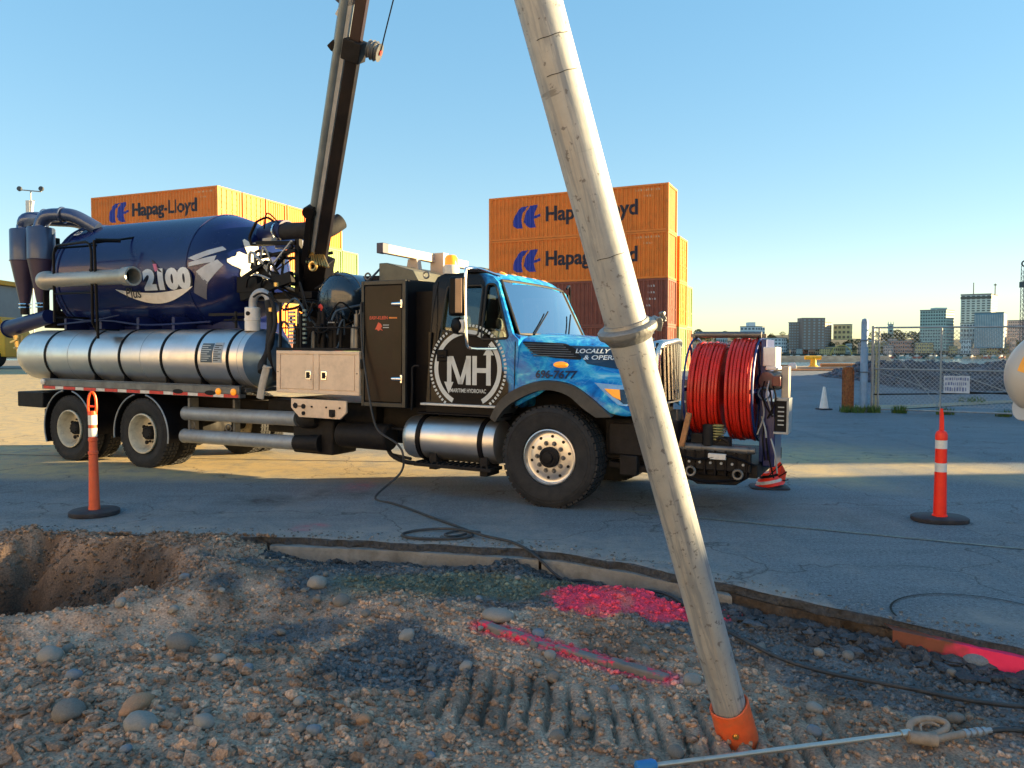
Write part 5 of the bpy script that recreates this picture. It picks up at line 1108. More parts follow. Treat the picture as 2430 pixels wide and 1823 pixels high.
def coil(x0, x1, n, rr, layers, lean, jz):
    g = G()
    for k in range(n):
        for l in range(layers):
            x = x0 + (x1 - x0) * (k + .5) / n + q.uniform(-.004, .004); Rr = rr - l * .04 + q.uniform(-.012, .006) * (1 + l)
            ph = q.uniform(0, 6.28); am = q.uniform(0, .006)
            pts = [(x + lean * .5 * (1 - math.sin(a)) + am * math.sin(a + ph), rc[0] + math.cos(a) * Rr, rc[1] + jz + math.sin(a) * Rr * 1.0) for a in [2 * PI * i / 48 for i in range(48)]]
            g.tube(pts, (x1 - x0) / n * .49, 7, 0, 1, True)
    g.cyl((x0 + .01, rc[0], rc[1]), (x1 - .01, rc[0], rc[1]), rr - .07, n=40)
    g.obj('hose_coil', redhose, reel, angle=60)
coil(1.45, 1.77, 9, .495, 2, -.03, -.005); coil(1.835, 2.09, 7, .535, 2, .0, .0)
g = G(); g.box(1.36, 2.16, rc[0] - .03, rc[0] + .03, 1.90, 1.94); g.cyl((1.42, -.45, 1.93), (2.12, -.45, 1.93), .035, n=12); g.obj('reel_bar', greysteel, T)
g = G(); g.box(1.315, 1.40, -.62, -.46, .72, 1.44); g.box(1.28, 1.42, -.7, .1, .60, .75); sup = g.obj('reel_support', mat('support_navy', (.01, .02, .06), .35), T, bevel=.006)
for z in (1.36, 1.20): g = G(); g.cyl((1.355, -.63, z), (1.355, -.615, z), .014, n=10); g.obj('bolt', whitetape, sup)
g = G(); g.cyl((1.30, -.72, .78), (1.30, -.72, 1.12), .012, n=8); g.cyl((1.29, -.74, .80), (1.29, -.74, .92), .03, n=10); g.cyl((1.1, -.8, .80), (1.35, -.8, .76), .03, n=8); g.obj('reel_linkage', greysteel, T)
g = G(); g.obox((1.46, -.98, .93), (.055, .05, .36), (0, R(12), 0)); g.obj('timber_handle', timber, T, bevel=.006)
g = G(); g.cyl((1.68, -.90, .76), (1.68, -.85, .98), .06, .07, 16); g.cyl((1.72, -.84, .80), (1.9, -.84, .8), .07, n=14); g.tube([(1.75, -.88, .78), (1.8, -.92, .86), (1.88, -.9, .82)], .02, 6); g.box(1.5, 1.62, -.9, -.82, .79, .89); g.obj('reel_motor', blacksteel, T, bevel=.006)
g = G()
for k in range(6): g.torus((1.77, -.86, .84 + k * .028), (0, 0, 1), .055, .009, 20, 6)
g.obj('spring', mat('spring_yellow', (.30, .27, .10), .5, .3), T)
g = G(); g.box(2.145, 2.20, -.62, -.1, .60, 1.88); rs = g.obj('reel_frame', mat('reel_blue', (.02, .06, .25), .35, .2), T, bevel=.006)
g = G(); g.box(2.17, 2.30, -.66, -.3, 1.60, 1.80); g.box(2.20, 2.31, -.67, -.29, 1.56, 1.60); g.obj('terminal_box', white, rs, bevel=.01)
g = G(); g.cyl((2.22, -.70, 1.45), (2.30, -.52, 1.45), .10, n=20); g.box(2.24, 2.36, -.7, -.4, 1.38, 1.52); g.obj('reel_gearbox', greysteel, rs, bevel=.01)
g = G(); g.box(2.28, 2.36, -.74, -.70, 1.40, 1.50); g.obj('gear_cover', mat('cover_maroon', (.12, .02, .03), .3), rs, bevel=.006)
g = G(); g.box(2.36, 2.43, -.66, -.5, 1.27, 1.60); g.obj('control_panel', mat('panel_beige', (.36, .33, .28), .5), rs, bevel=.01)
g = G(); g.box(2.19, 2.31, -.68, -.2, .56, 1.24); g.obj('reservoir', mat('reservoir_navy', (.012, .02, .12), .3, .1, coat=.4), rs, bevel=.01)
g = G(); g.box(2.31, 2.43, -.72, -.5, .93, 1.26); cbx = g.obj('control_box', dark, rs, bevel=.008)
g = G()
for a in ((2.30, 2.445, 1.25, 1.28), (2.425, 2.45, .92, 1.28), (2.30, 2.445, .91, .935)): g.box(a[0], a[1], -.735, -.5, a[2], a[3])
g.obj('box_frame', aludull, rs, bevel=.004)
g = G()
for k in range(5): g.box(2.34, 2.40, -.726, -.719, 1.0 + k * .045, 1.012 + k * .045)
g.obj('switch_row', lm, rs, kind='stuff')
for k in range(10):
    a = Vector((2.2 + q.uniform(-.03, .08), -.72, q.uniform(.8, 1.5))); g = G(); g.tube([a, a + Vector((q.uniform(-.03, .05), -.03, -.15)), a + Vector((q.uniform(-.05, .08), -.01, -.35))], .009, 6); g.obj('cable', q.choice([black, aludull, black]), rs)
g = G(); g.torus((2.20, -.70, 1.32), (0, 1, 0), .06, .012, 20, 6); g.obj('chain_wheel', mat('wheel_blue', (.03, .10, .22), .4), rs)
# ================================================================ SUCTION PIPE IN THE FOREGROUND
def pipe_mat():
    m = bpy.data.materials.new('pipe_aluminium'); m.use_nodes = True; n = m.node_tree; L = n.links; p = n.nodes['Principled BSDF']
    tc = n.nodes.new('ShaderNodeTexCoord')
    def noise(sc_, det, vec=None, dist=0):
        q = n.nodes.new('ShaderNodeTexNoise'); q.inputs['Scale'].default_value = sc_; q.inputs['Detail'].default_value = det; q.inputs['Distortion'].default_value = dist; q.inputs['Roughness'].default_value = .65; L.new(vec or tc.outputs['Object'], q.inputs['Vector']); return q.outputs['Fac']
    def ramp(f, a, b, pa, pb):
        r = n.nodes.new('ShaderNodeValToRGB'); r.color_ramp.elements[0].position = pa; r.color_ramp.elements[1].position = pb; r.color_ramp.elements[0].color = (*a, 1); r.color_ramp.elements[1].color = (*b, 1); L.new(f, r.inputs[0]); return r.outputs[0]
    mp = n.nodes.new('ShaderNodeMapping'); mp.inputs['Scale'].default_value = (14, 14, 1.1); L.new(tc.outputs['Object'], mp.inputs[0])
    m2 = n.nodes.new('ShaderNodeMapping'); m2.inputs['Scale'].default_value = (1.2, 1.2, 10); m2.inputs['Rotation'].default_value = (.3, .2, 0); L.new(tc.outputs['Object'], m2.inputs[0])
    c = ramp(noise(3, 8), (.25, .28, .31), (.46, .485, .50), .3, .7)
    def mix(f, a, b):
        x = n.nodes.new('ShaderNodeMixRGB'); L.new(f, x.inputs[0]); L.new(a, x.inputs[1]); x.inputs[2].default_value = (*b, 1); return x.outputs[0]
    c = mix(ramp(noise(1, 6, mp.outputs[0]), (0, 0, 0), (.35, .35, .35), .5, .7), c, (.36, .28, .19))
    c = mix(ramp(noise(1.3, 6, m2.outputs[0], .9), (0, 0, 0), (.6, .6, .6), .66, .69), c, (.09, .095, .10))
    c = mix(ramp(noise(2.2, 9, mp.outputs[0], .4), (0, 0, 0), (.75, .75, .75), .48, .60), c, (.20, .235, .28))
    c = mix(ramp(noise(30, 6), (0, 0, 0), (.8, .8, .8), .60, .65), c, (.12, .12, .13))
    L.new(c, p.inputs['Base Color']); p.inputs['Metallic'].default_value = .12; p.inputs['Roughness'].default_value = .5
    b = n.nodes.new('ShaderNodeBump'); b.inputs['Distance'].default_value = .006; b.inputs['Strength'].default_value = .5; L.new(noise(6, 5), b.inputs['Height']); L.new(b.outputs[0], p.inputs['Normal'])
    return m
PB = Vector((1.128, 3.75, -.225)); PT = Vector((.105, 3.10, 3.10)); pd = (PT - PB).normalized()
sp = thing('suction_pipe', 'battered silver suction pipe hanging down across the picture with an orange end cuff', 'pipe', PB, pd.to_track_quat('Z', 'Y').to_euler())
PM = pipe_mat(); LJ = (PT - PB).length * .612; UP = (PT - PB).length + 1.6
g = G(); g.lathe([(.076, .06), (.081, .06), (.083, LJ - .16), (.088, LJ - .15), (.094, LJ - .05), (.094, LJ)], n=64, caps=False); g.obj('lower_tube', PM, sp)
g = G(); g.lathe([(.0915, LJ), (.0915, LJ + .3), (.093, UP), (.085, UP)], n=64, caps=False); g.obj('upper_tube', PM, sp)
fl_m = mat('flange_grey', (.24, .25, .25), .45, .4, .2, 12, .2, 50, dirt=(.12, .09, .06), dirt_amt=.5, dscale=14)
g = G(); g.lathe([(.0945, LJ - .055), (.112, LJ - .030), (.128, LJ - .018), (.131, LJ - .006), (.131, LJ + .008), (.124, LJ + .016), (.102, LJ + .020), (.097, LJ + .034), (.0925, LJ + .036)], n=64, caps=False); g.xf(Matrix.Translation((0, 0, LJ)) @ Matrix.Rotation(.05, 4, 'Y') @ Matrix.Translation((0, 0, -LJ))); g.obj('coupling_ring', fl_m, sp)
xax = (sp.rotation_euler.to_matrix().inverted() @ Vector((1, .1, 0))); xax.z = 0; xax.normalize(); yax = Vector((0, 0, 1)).cross(xax)
g = G(); c0 = xax * .135 + Vector((0, 0, LJ)); g.cyl(c0 - yax * .045, c0 + yax * .045, .014, n=12); g.beam(xax * .12 + Vector((0, 0, LJ - .006)), xax * .175 + Vector((0, 0, LJ + .0)), .026, .02); g.cyl(xax * .165 + Vector((0, 0, LJ - .018)), xax * .165 + Vector((0, 0, LJ + .022)), .010, n=10); g.cyl(xax * .165 + Vector((0, 0, LJ + .012)), xax * .165 + Vector((0, 0, LJ + .026)), .015, n=6); g.beam(xax * .13 + Vector((0, 0, LJ - .05)), xax * .15 + Vector((0, 0, LJ - .01)), .02); g.obj('clamp_bolt', greysteel, sp, bevel=.002)
for hz in (LJ + .33, LJ + 1.08, LJ + 1.22):
    g = G(); a0 = math.atan2(xax.y, xax.x) - 2.3; r_ = .0926 if hz > LJ else (.0835 if hz < 1 else .090)
    pts = [(math.cos(a0 + 1.5 * i / 14) * r_, math.sin(a0 + 1.5 * i / 14) * r_, hz + .0012 * math.sin(i * .9)) for i in range(15)]; g.tube(pts, .0016, 4, smooth=1); g.obj('pencil_mark', dark, sp)
cuff = mat('cuff_orange', (.72, .115, .03), .5, 0, .12, 10, .15, 30, dirt=(.38, .16, .07), dirt_amt=.6, dscale=12)
g = G(); g.lathe([(.084, .0), (.097, .0), (.100, .03), (.097, .18), (.098, .222), (.094, .225), (.085, .218), (.082, .10)], n=64, caps=False)
cz = [v for v in g.v]; g.v = [(a, b, c + (.005 * math.sin(3 * math.atan2(b, a)) + .010 * (a * xax.x + b * xax.y) / .1) * (c > .17)) for a, b, c in cz]; cf = g.obj('cuff', cuff, sp)
fr = (sp.rotation_euler.to_matrix().inverted() @ Vector((-.25, -1, 0))); fr.z = 0; fr.normalize()
g = G(); g.cyl(fr * .095 + Vector((0, 0, .115)), fr * .108 + Vector((0, 0, .115)), .010, n=8); g.cyl(fr * .095 + Vector((0, 0, .115)), fr * .101 + Vector((0, 0, .115)), .016, n=16); g.obj('bolt', brass, cf)

# ---------------------------------------------------------------- hose and water lance
def hz_(x, y): return max(float(height(np.array([x + a]), np.array([y + b]), True)[0]) for a, b in ((0, 0), (.04, 0), (-.04, 0), (0, .04), (0, -.04))) + .018
hp = [L2W(-2.56, -1.24, 2.3), L2W(-2.52, -1.26, 1.76), L2W(-2.42, -1.3, 1.35), L2W(-2.32, -1.32, .95), L2W(-2.22, -1.32, .74), L2W(-1.95, -1.32, .60), L2W(-1.86, -1.32, .46), L2W(-1.90, -1.32, .25)]
hp = [tuple(p) for p in hp] + [(-1.60, 8.95, .03), (-1.36, 8.66, .014), (-1.16, 8.4, .014), (-.86, 7.95, .014), (-.55, 7.5, .014), (-.38, 7.2, .016), (-.42, 7.02, .016), (-.68, 6.96, .016), (-.95, 7.02, .016), (-1.02, 7.16, .018), (-.88, 7.3, .020), (-.62, 7.33, .026), (-.42, 7.2, .034), (-.25, 7.02, .030), (-.02, 6.86, .018), (.10, 6.72, .0), (.22, 6.57, -.05)] + [(x, y, hz_(x, y) + .012) for x, y in ((.42, 6.40), (.62, 6.36), (.85, 6.20), (1.05, 6.0))]
hp += [(x, y, hz_(x, y) + .01) for x, y in [(1.20, 5.78), (1.36, 5.35), (1.50, 4.95), (1.66, 4.68), (1.85, 4.46), (2.05, 4.28), (2.22, 4.16), (2.45, 4.04), (2.75, 3.98), (3.05, 4.02)]]
hose_m = mat('hose_rubber_black', (.022, .026, .032), .55, 0, .3, 12, dirt=(.12, .11, .10), dirt_amt=.5, dscale=9)
g = G(); g.tube(hp, .013, 8, smooth=8); o = g.obj('water_hose', hose_m); tag(o, 'thin black rubber hose hanging from the truck, looped on the asphalt and trailing over soil', 'hose')
g = G(); g.tube([(-.43, 7.18, .012), (-.55, 7.08, .012), (-.63, 7.16, .012), (-.5, 7.28, .02), (-.3, 7.2, .02)], .011, 8, smooth=8); o = g.obj('hose_loop', hose_m); o['label'] = 'second small inner loop of the hose'; o['category'] = 'hose'
ln = thing('water_lance', 'steel water lance with a blue tip and a grey trigger handle lying on the soil', 'lance')
def lz(x, y, d=.03): return hz_(x, y) + d
l0 = Vector((.60, 3.37, lz(.6, 3.37, .02))); l1 = Vector((1.91, 3.66, lz(1.91, 3.66, .05)))
g = G(); g.cyl(l0, l1, .0125, n=16); g.cyl(l1 - (l1 - l0).normalized() * .03, l1 + (l1 - l0).normalized() * .02, .02, n=16); g.obj('rod', mat('lance_steel', (.50, .49, .46), .35, .8, .15, 20, dirt=(.2, .15, .1), dirt_amt=.5, dscale=20), ln)
dl = (l1 - l0).normalized(); g = G(); g.lathe([(.02, -.05), (.028, -.045), (.030, .03), (.024, .045), (.014, .05)], l0, dl, 24); g.obj('tip', mat('tip_blue', (.02, .16, .42), .45), ln)
hm = mat('handle_grey', (.26, .22, .18), .6, 0, .2, 20, .2, 50, dirt=(.12, .09, .06), dirt_amt=.5, dscale=12)
px = dl.cross(Vector((0, 0, 1))).normalized(); up2 = Vector((0, 0, 1))
def hq(a, b): return l1 + dl * a + (up2 * .55 - px * .84).normalized() * b * .8 + up2 * .0
g = G(); g.tube([hq(.02, -.02), hq(.05, .05), hq(.12, .075), hq(.20, .065), hq(.245, .03), hq(.21, -.01), hq(.12, -.03), hq(.05, -.035)], .017, 10, smooth=5, closed=True); g.tube([hq(.08, -.01), hq(.11, .045), hq(.17, .045), hq(.20, .02)], .007, 8); g.cyl(hq(.0, -.02), hq(.13, -.06), .028, .034, 14); g.cyl(hq(.12, -.055), hq(.30, -.045), .018, n=12); g.obj('trigger_handle', hm, ln, bevel=.002)
e0 = hq(.30, -.045); g = G()
for k in range(4): g.cyl(e0 + dl * .035 * k, e0 + dl * (.035 * k + .02), .022 - .002 * (k % 2), n=14)
g.cyl(e0, e0 + dl * .16, .014, n=10); g.obj('swivel_fitting', aludull, ln)
g = G(); e1 = e0 + dl * .15; g.tube([e1, e1 + Vector((.12, .01, .0)), e1 + Vector((.3, .02, -.02)), e1 + Vector((.7, .0, -.01))], .013, 8, smooth=5); g.cyl(e1 + Vector((.18, .012, -.01)), e1 + Vector((.26, .018, -.015)), .022, n=6); g.obj('feed_hose', hose_m, ln)

# ================================================================ SITE FURNITURE
whiteband = mat('reflective_white', (.62, .66, .66), .4, 0, .06, 20, dirt=(.3, .3, .28), dirt_amt=.4, dscale=14)
base_m = mat('base_rubber', (.02, .022, .032), .7, 0, .3, 10, .2, 40, dirt=(.1, .1, .09), dirt_amt=.4, dscale=8)
def oval(rx, ry, z0, z1, n=36, squ=2.6, ch=.012):
    def ringp(sx, z): return [(math.copysign(abs(math.cos(a)) ** (2 / squ), math.cos(a)) * (rx - sx), math.copysign(abs(math.sin(a)) ** (2 / squ), math.sin(a)) * (ry - sx), z) for a in [2 * PI * i / n for i in range(n)]]
    v = ringp(.004, z0) + ringp(0, z0 + .006) + ringp(0, z1 - ch) + ringp(ch * 1.5, z1)
    f = [(r * n + i, r * n + (i + 1) % n, (r + 1) * n + (i + 1) % n, (r + 1) * n + i) for r in range(3) for i in range(n)] + [tuple(range(n - 1, -1, -1)), tuple(range(3 * n, 4 * n))]
    return G().add(v, f)
dr = thing('delineator_post', 'bright red-orange delineator post with two white bands, standing alone at right', 'post', (4.37, 7.80, 0), (0, 0, -.1), 'delineator posts')
oval(.265, .20, 0, .052).obj('base', base_m, dr)
g = G(); g.lathe([(.072, .05), (.072, .065), (.062, .07), (.056, .50)], n=32, caps=False); g.lathe([(.052, .50), (.051, .60)], n=32); g.lathe([(.055, .60), (.054, .74)], n=32); g.lathe([(.051, .74), (.051, .83)], n=32); g.lathe([(.057, .83), (.058, .88), (.045, .915), (.022, .93)], n=32); g.prism([(-.02, .92), (.022, .92), (.016, 1.08), (.004, 1.15), (-.014, 1.15), (-.018, 1.08)], -.01, .01); g.obj('post', orangered, dr, angle=30)
for a, b in ((.505, .595), (.742, .828)): g = G(); g.lathe([(.0555, a), (.0555, b)], n=32); g.obj('white_band', whiteband, dr)
dl_ = thing('delineator_post', 'faded orange delineator post with an open handle loop, standing in front of the rear wheels', 'post', (-4.44, 8.12, 0), (0, 0, .25), 'delineator posts')
oval(.245, .235, 0, .055, squ=2.1).obj('base', base_m, dl_)
g = G(); g.lathe([(.058, .05), (.054, .10), (.044, .64), (.050, .645), (.050, .67), (.041, .68), (.040, .78), (.047, .785), (.047, .81), (.039, .815)], n=32, caps=False); g.lathe([(.040, .81), (.040, 1.08)], n=32)
g.obj('post', mat('faded_orange', (.66, .10, .035), .5, 0, .15, 9, dirt=(.35, .10, .05), dirt_amt=.7, dscale=9), dl_, angle=30)
for a, b in ((.83, .92), (.955, 1.065)): g = G(); g.lathe([(.043, a), (.043, b)], n=32); g.obj('white_band', whiteband, dl_)
g = G(); g.tube([(-.032, 0, 1.07), (-.040, 0, 1.14), (-.030, 0, 1.25), (0, 0, 1.30), (.030, 0, 1.25), (.038, 0, 1.14), (.030, 0, 1.07)], .014, 8, smooth=5); g.cyl((0, 0, 1.06), (0, 0, 1.10), .046, .036, 20); g.cyl((-.03, 0, 1.15), (.03, 0, 1.15), .012, n=8); g.obj('handle_loop', orange, dl_)
# traffic cones
tc_ = thing('traffic_cone', 'plain white traffic cone with a black base left of the fence post', 'cone', (9.55, 23.5, float(rise(23.5))), (0, 0, .2))
oval(.20, .20, 0, .045, squ=6).obj('base', base_m, tc_)
g = G(); g.lathe([(.135, .045), (.13, .07), (.035, .70), (.0, .705)], n=32, caps=False); g.obj('cone', white, tc_)
fc_ = thing('folding_cone', 'collapsed red-orange fabric cone with dark stripes lying under the hose reel', 'cone', (3.28, 9.75, 0), (0, 0, -.15))
oval(.24, .20, 0, .03, squ=5).obj('base', base_m, fc_)
for k, (z, r_, m) in enumerate(((.05, .19, orangered), (.085, .165, whitetape), (.12, .15, orangered), (.15, .125, black), (.18, .11, orangered))):
    g = G(); g.lathe([(r_, -.018), (r_ * .93, .018)], (0, .01 * k, z), (-.22, .05, 1), 20); g.obj('fabric_fold', m, fc_)
g = G(); g.prism([(0, .03), (.17, .05), (.19, .20), (.10, .40), (.04, .36), (.0, .2)], -.03, .05); g.obj('fabric_flap', orangered, fc_)
g = G(); g.prism([(.10, .05), (.18, .07), (.20, .2), (.15, .3)], -.045, -.032); g.obj('fabric_flap', redlens, fc_)
for a in ((-.12, .04, .14, .32), (-.05, .03, .2, .22), (.0, .05, .22, .12)): g = G(); g.beam((a[0], -.06, a[1] + .02), (a[2], -.07, a[3]), .022, .012); g.obj('cone_strap', black, fc_)

# rusty post, blue gate post, chain-link gate
rp_ = thing('rusty_bollard', 'rusty riveted steel column left of the pale blue gate post', 'bollard', (9.95, 22.75, float(rise(22.7))))
g = G(); g.lathe([(.145, 0), (.14, 1.28), (.12, 1.32), (0, 1.33)], n=24)
for k in range(9): a = 2 * PI * k / 9; g.box(math.cos(a) * .145 - .02, math.cos(a) * .145 + .02, math.sin(a) * .145 - .02, math.sin(a) * .145 + .02, 0, 1.25)
g.obj('column', rust, rp_, bevel=.006)
g = G(); g.torus((0, 0, 1.3), (0, 0, 1), .14, .02); g.torus((0, 0, .6), (0, 0, 1), .15, .012); g.obj('hoop', rust, rp_)
gpz = float(rise(22.6)); bpost = mat('post_pale_blue', (.20, .30, .42), .5, .1, .15, 5, dirt=(.25, .25, .26), dirt_amt=.5, dscale=3)
gpo = thing('gate_post', 'thick pale blue steel gate post with a domed cap', 'post', (10.30, 22.5, gpz))
g = G(); g.lathe([(.105, 0), (.105, 1.9), (.095, 1.92), (.095, 2.62), (.075, 2.72), (0, 2.75)], n=28, caps=False); g.obj('shaft', bpost, gpo)
for z in (.12, 1.18, 2.1): g = G(); g.torus((0, 0, z), (0, 0, 1), .11, .016, 28, 6); g.obj('hinge_band', greysteel, gpo)
gt = thing('chain_link_gate', 'wide galvanised chain-link gate with a white sign, hung on the pale blue post', 'gate', (10.60, 22.6, 0), (0, 0, math.atan2(-4.7, 6.6)))
GL = 8.4; galv = mat('galvanised', (.30, .33, .34), .5, .5, .2, 6); z0, z1 = .22, 2.48
def pole(name, a, b, r_=.026, m=galv): g = G(); g.cyl(a, b, r_, n=10); g.obj(name, m, gt)
pole('top_rail', (0, 0, z1), (GL, 0, z1 - .10)); pole('bottom_rail', (0, 0, z0 - .12), (GL, 0, z0 - .10)); pole('middle_rail', (0, 0, 1.28), (GL, 0, 1.18))
for x in (0, .16, 1.76, 4.6, 8.38): pole('upright', (x, 0, .02), (x, 0, z1 + (.05 if x == 0 else 0)), .026 if x else .045)
pole('upright', (.09, .03, .1), (.09, .03, 1.9), .03, mat('pale_yellow_green', (.42, .42, .22), .6))
pole('brace', (.1, -.02, 2.35), (1.76, -.02, .2), .012); pole('brace', (1.8, -.02, 1.3), (4.6, -.02, .2), .012)
pole('bottom_rail', (0, 0, .52), (3.4, 0, .66), .02, blacksteel); pole('bottom_rail', (2.2, 0, .66), (GL, 0, .52), .02, blacksteel)
g = G(); w_ = .0022; pitch = .115
def wire(a, b):
    a = Vector((a[0], 0, a[1])); b = Vector((b[0], 0, b[1])); g.beam(a, b, .010, .010, (0, 1, 0))
H_ = z1 - z0 - .1; n_ = int((GL + H_) / pitch)
for k in range(n_):
    s0 = k * pitch
    xa, za = (s0, z0) if s0 <= GL else (GL, z0 + s0 - GL); xb, zb = (s0 - H_, z0 + H_) if s0 - H_ >= 0 else (0, z0 + s0)
    if zb > za: wire((xa, za), (xb, zb)); wire((GL - xa, za), (GL - xb, zb))
g.obj('mesh', mat('mesh_wire', (.30, .33, .35), .5, .2), gt, kind='stuff')
g = G(); g.tube([(0.2, -.03, 1.15), (.9, -.03, .95), (1.7, -.03, .60), (2.4, -.03, .42)], .012, 6); g.tube([(4.6, -.03, .5), (6.5, -.03, .62), (8.3, -.03, .72)], .01, 6); g.obj('sagging_wire', galv, gt)
g = G(); g.box(1.84, 2.47, -.035, -.02, .62, 1.10); sg = g.obj('sign_board', mat('sign_white', (.50, .54, .58), .5), gt, bevel=.004)
bluep = mat('print_blue_grey', (.14, .18, .32), .6)
q = random.Random(12)
for r_, (za, zb) in enumerate(((.97, 1.06), (.83, .93), (.67, .79))):
    x = 1.88
    while x < 2.41:
        wd = q.uniform(.02, .05); g = G(); g.box(x, x + wd, -.0385, -.0355, za + q.uniform(0, .015), zb - q.uniform(0, .02)); g.obj('print_mark', bluep, gt); x += wd + q.uniform(.015, .03)
# weeds at the gate post and mooring bollard
def tufts(name, label, pts, m, n=60, hgt=.22):
    g = G(); q = random.Random(len(pts) + n)
    for cx, cy, cz, rr in pts:
        for _ in range(n):
            a = q.uniform(0, 6.28); r_ = rr * math.sqrt(q.random()); x = cx + math.cos(a) * r_; y = cy + math.sin(a) * r_; h = hgt * q.uniform(.4, 1.2); dx, dy = q.uniform(-.4, .4) * h, q.uniform(-.4, .4) * h; s = .006 + .01 * q.random(); t = q.uniform(0, 3)
            ux, uy = math.cos(t) * s, math.sin(t) * s
            g.add([(x - ux, y - uy, cz), (x + ux, y + uy, cz), (x + dx * .5 + ux, y + dy * .5 + uy, cz + h * .6), (x + dx, y + dy, cz + h)], [(0, 1, 2, 3)])
    o = g.obj(name, m); tag(o, label, 'weeds'); o['kind'] = 'stuff'
weedm = mat('weed_green', (.07, .13, .02), .7, 0, .4, 20)
tufts('weeds', 'green weeds growing round the foot of the rusty column and gate post', [(9.95, 22.5, gpz, .35), (10.5, 22.5, gpz, .3), (11.2, 22.2, gpz, .2)], weedm, 240, .22)
tufts('weeds', 'sparse low weeds along the bottom of the gate', [(12.2, 21.6, gpz, .25), (13.4, 20.9, gpz, .2), (15.5, 26, .1, .5)], weedm, 90, .2)
bol = thing('mooring_bollard', 'yellow T-headed mooring bollard on the quay edge', 'bollard', (20.6, 52.6, .85))
g = G(); g.lathe([(.34, 0), (.30, .05), (.22, .12), (.19, .45), (.22, .55)], n=24); g.obj('stem', mat('bollard_yellow', (.75, .45, .03), .5, 0, .15, 3), bol)
g = G(); g.cyl((-.52, 0, .62), (.52, 0, .62), .14, n=20); g.lathe([(.0, -.1), (.14, -.06), (.14, .0)], (-.52, 0, .62), (1, 0, 0), 20); g.obj('head', mat('bollard_yellow', (.75, .45, .03), .5), bol)
for i, (x0, x1, y, z, r_, lb) in enumerate(((14.8, 18.4, 51.2, .85, .16, 'rust-brown timber log with a pale cut end beside the hose reel'), (14.6, 25.5, 50.9, .60, .13, 'long brown timber log lying along the foot of the quay'), (20.8, 26, 51.8, .98, .12, 'brown timber log on the quay right of the yellow bollard'))):
    g = G(); g.cyl((x0, y, z), (x1, y + .2, z), r_, r_ * .95, 14); o = g.obj('timber_log', timber); tag(o, lb, 'log')
g = G(); g.lathe([(.17, 0), (.30, .25), (.30, .45), (.2, .5)], (18.4, 51.3, .85), (1, 0, 0), 20); o = g.obj('log_end_cap', whitetape); tag(o, 'pale flared end fitting at the tip of the upper timber log', 'fitting')

# dark rubble bank behind the gate
rx = np.arange(12.4, 46, .35); ry = np.arange(30.5, 46, .35); RX, RY = np.meshgrid(rx, ry, indexing='ij')
prof_ = sst(30.5, 35, RY) * sst(46, 41, RY) * sst(16.3, 19.5, RX)
RZ = float(rise(30)) - .15 + prof_ * (.72 + .7 * fbm(RX, RY, 201, .25, 4) + .4 * fbm(RX, RY, 205, 1.5, 2)) + rise(RY) - .1
rubm = mat('rubble_dark', (.060, .075, .095), .9, 0, .5, 1.5, .9, 5, dirt=(.16, .17, .18), dirt_amt=.6, dscale=1.1)
o = np_obj('rubble_bank', np.column_stack([RX.ravel(), RY.ravel(), RZ.ravel()]), gridfaces(len(rx), len(ry)), [rubm], 'stuff', False); tag(o, 'long bank of dark blue-grey rubble behind the gate', 'rubble')
def rubh(x, y):
    p_ = sst(30.5, 35, y) * sst(46, 41, y) * sst(16.3, 19.5, x)
    return float(rise(30)) - .15 + p_ * (.72 + .7 * fbm(x, y, 201, .25, 4) + .4 * fbm(x, y, 205, 1.5, 2)) + rise(y) - .1
pebbles('rubble_stones', 14000, .03, .16, (16.5, 45, 30.6, 42), SOIL, 1.0, 31, rubh, lambda x, y: np.tile(np.array([[.085, .10, .125]]), (len(x), 1)) * (1 + 1.2 * fbm(x, y, 5, .5, 3)[:, None]), 'broken dark stones heaped on the rubble bank', pw=3)
sandp = mat('pale_sand', (.34, .29, .20), .9, 0, .25, 1.5)
g = G(); P0 = [(10.9, 24.6), (11.8, 24.3), (13.2, 24.7), (17, 26.5), (23, 27.6), (34, 28.5)]; W0 = [.35, .8, .5, .45, .5, .6]
for k in range(len(P0) - 1):
    (xa, ya), (xb, yb) = P0[k], P0[k + 1]; g.add([(xa, ya - W0[k], float(rise(ya)) + .02), (xb, yb - W0[k + 1], float(rise(yb)) + .02), (xb, yb + W0[k + 1], float(rise(yb)) + .03), (xa, ya + W0[k], float(rise(ya)) + .03)], [(0, 1, 2, 3)])
g.obj('sandy_verge', sandp, kind='structure')

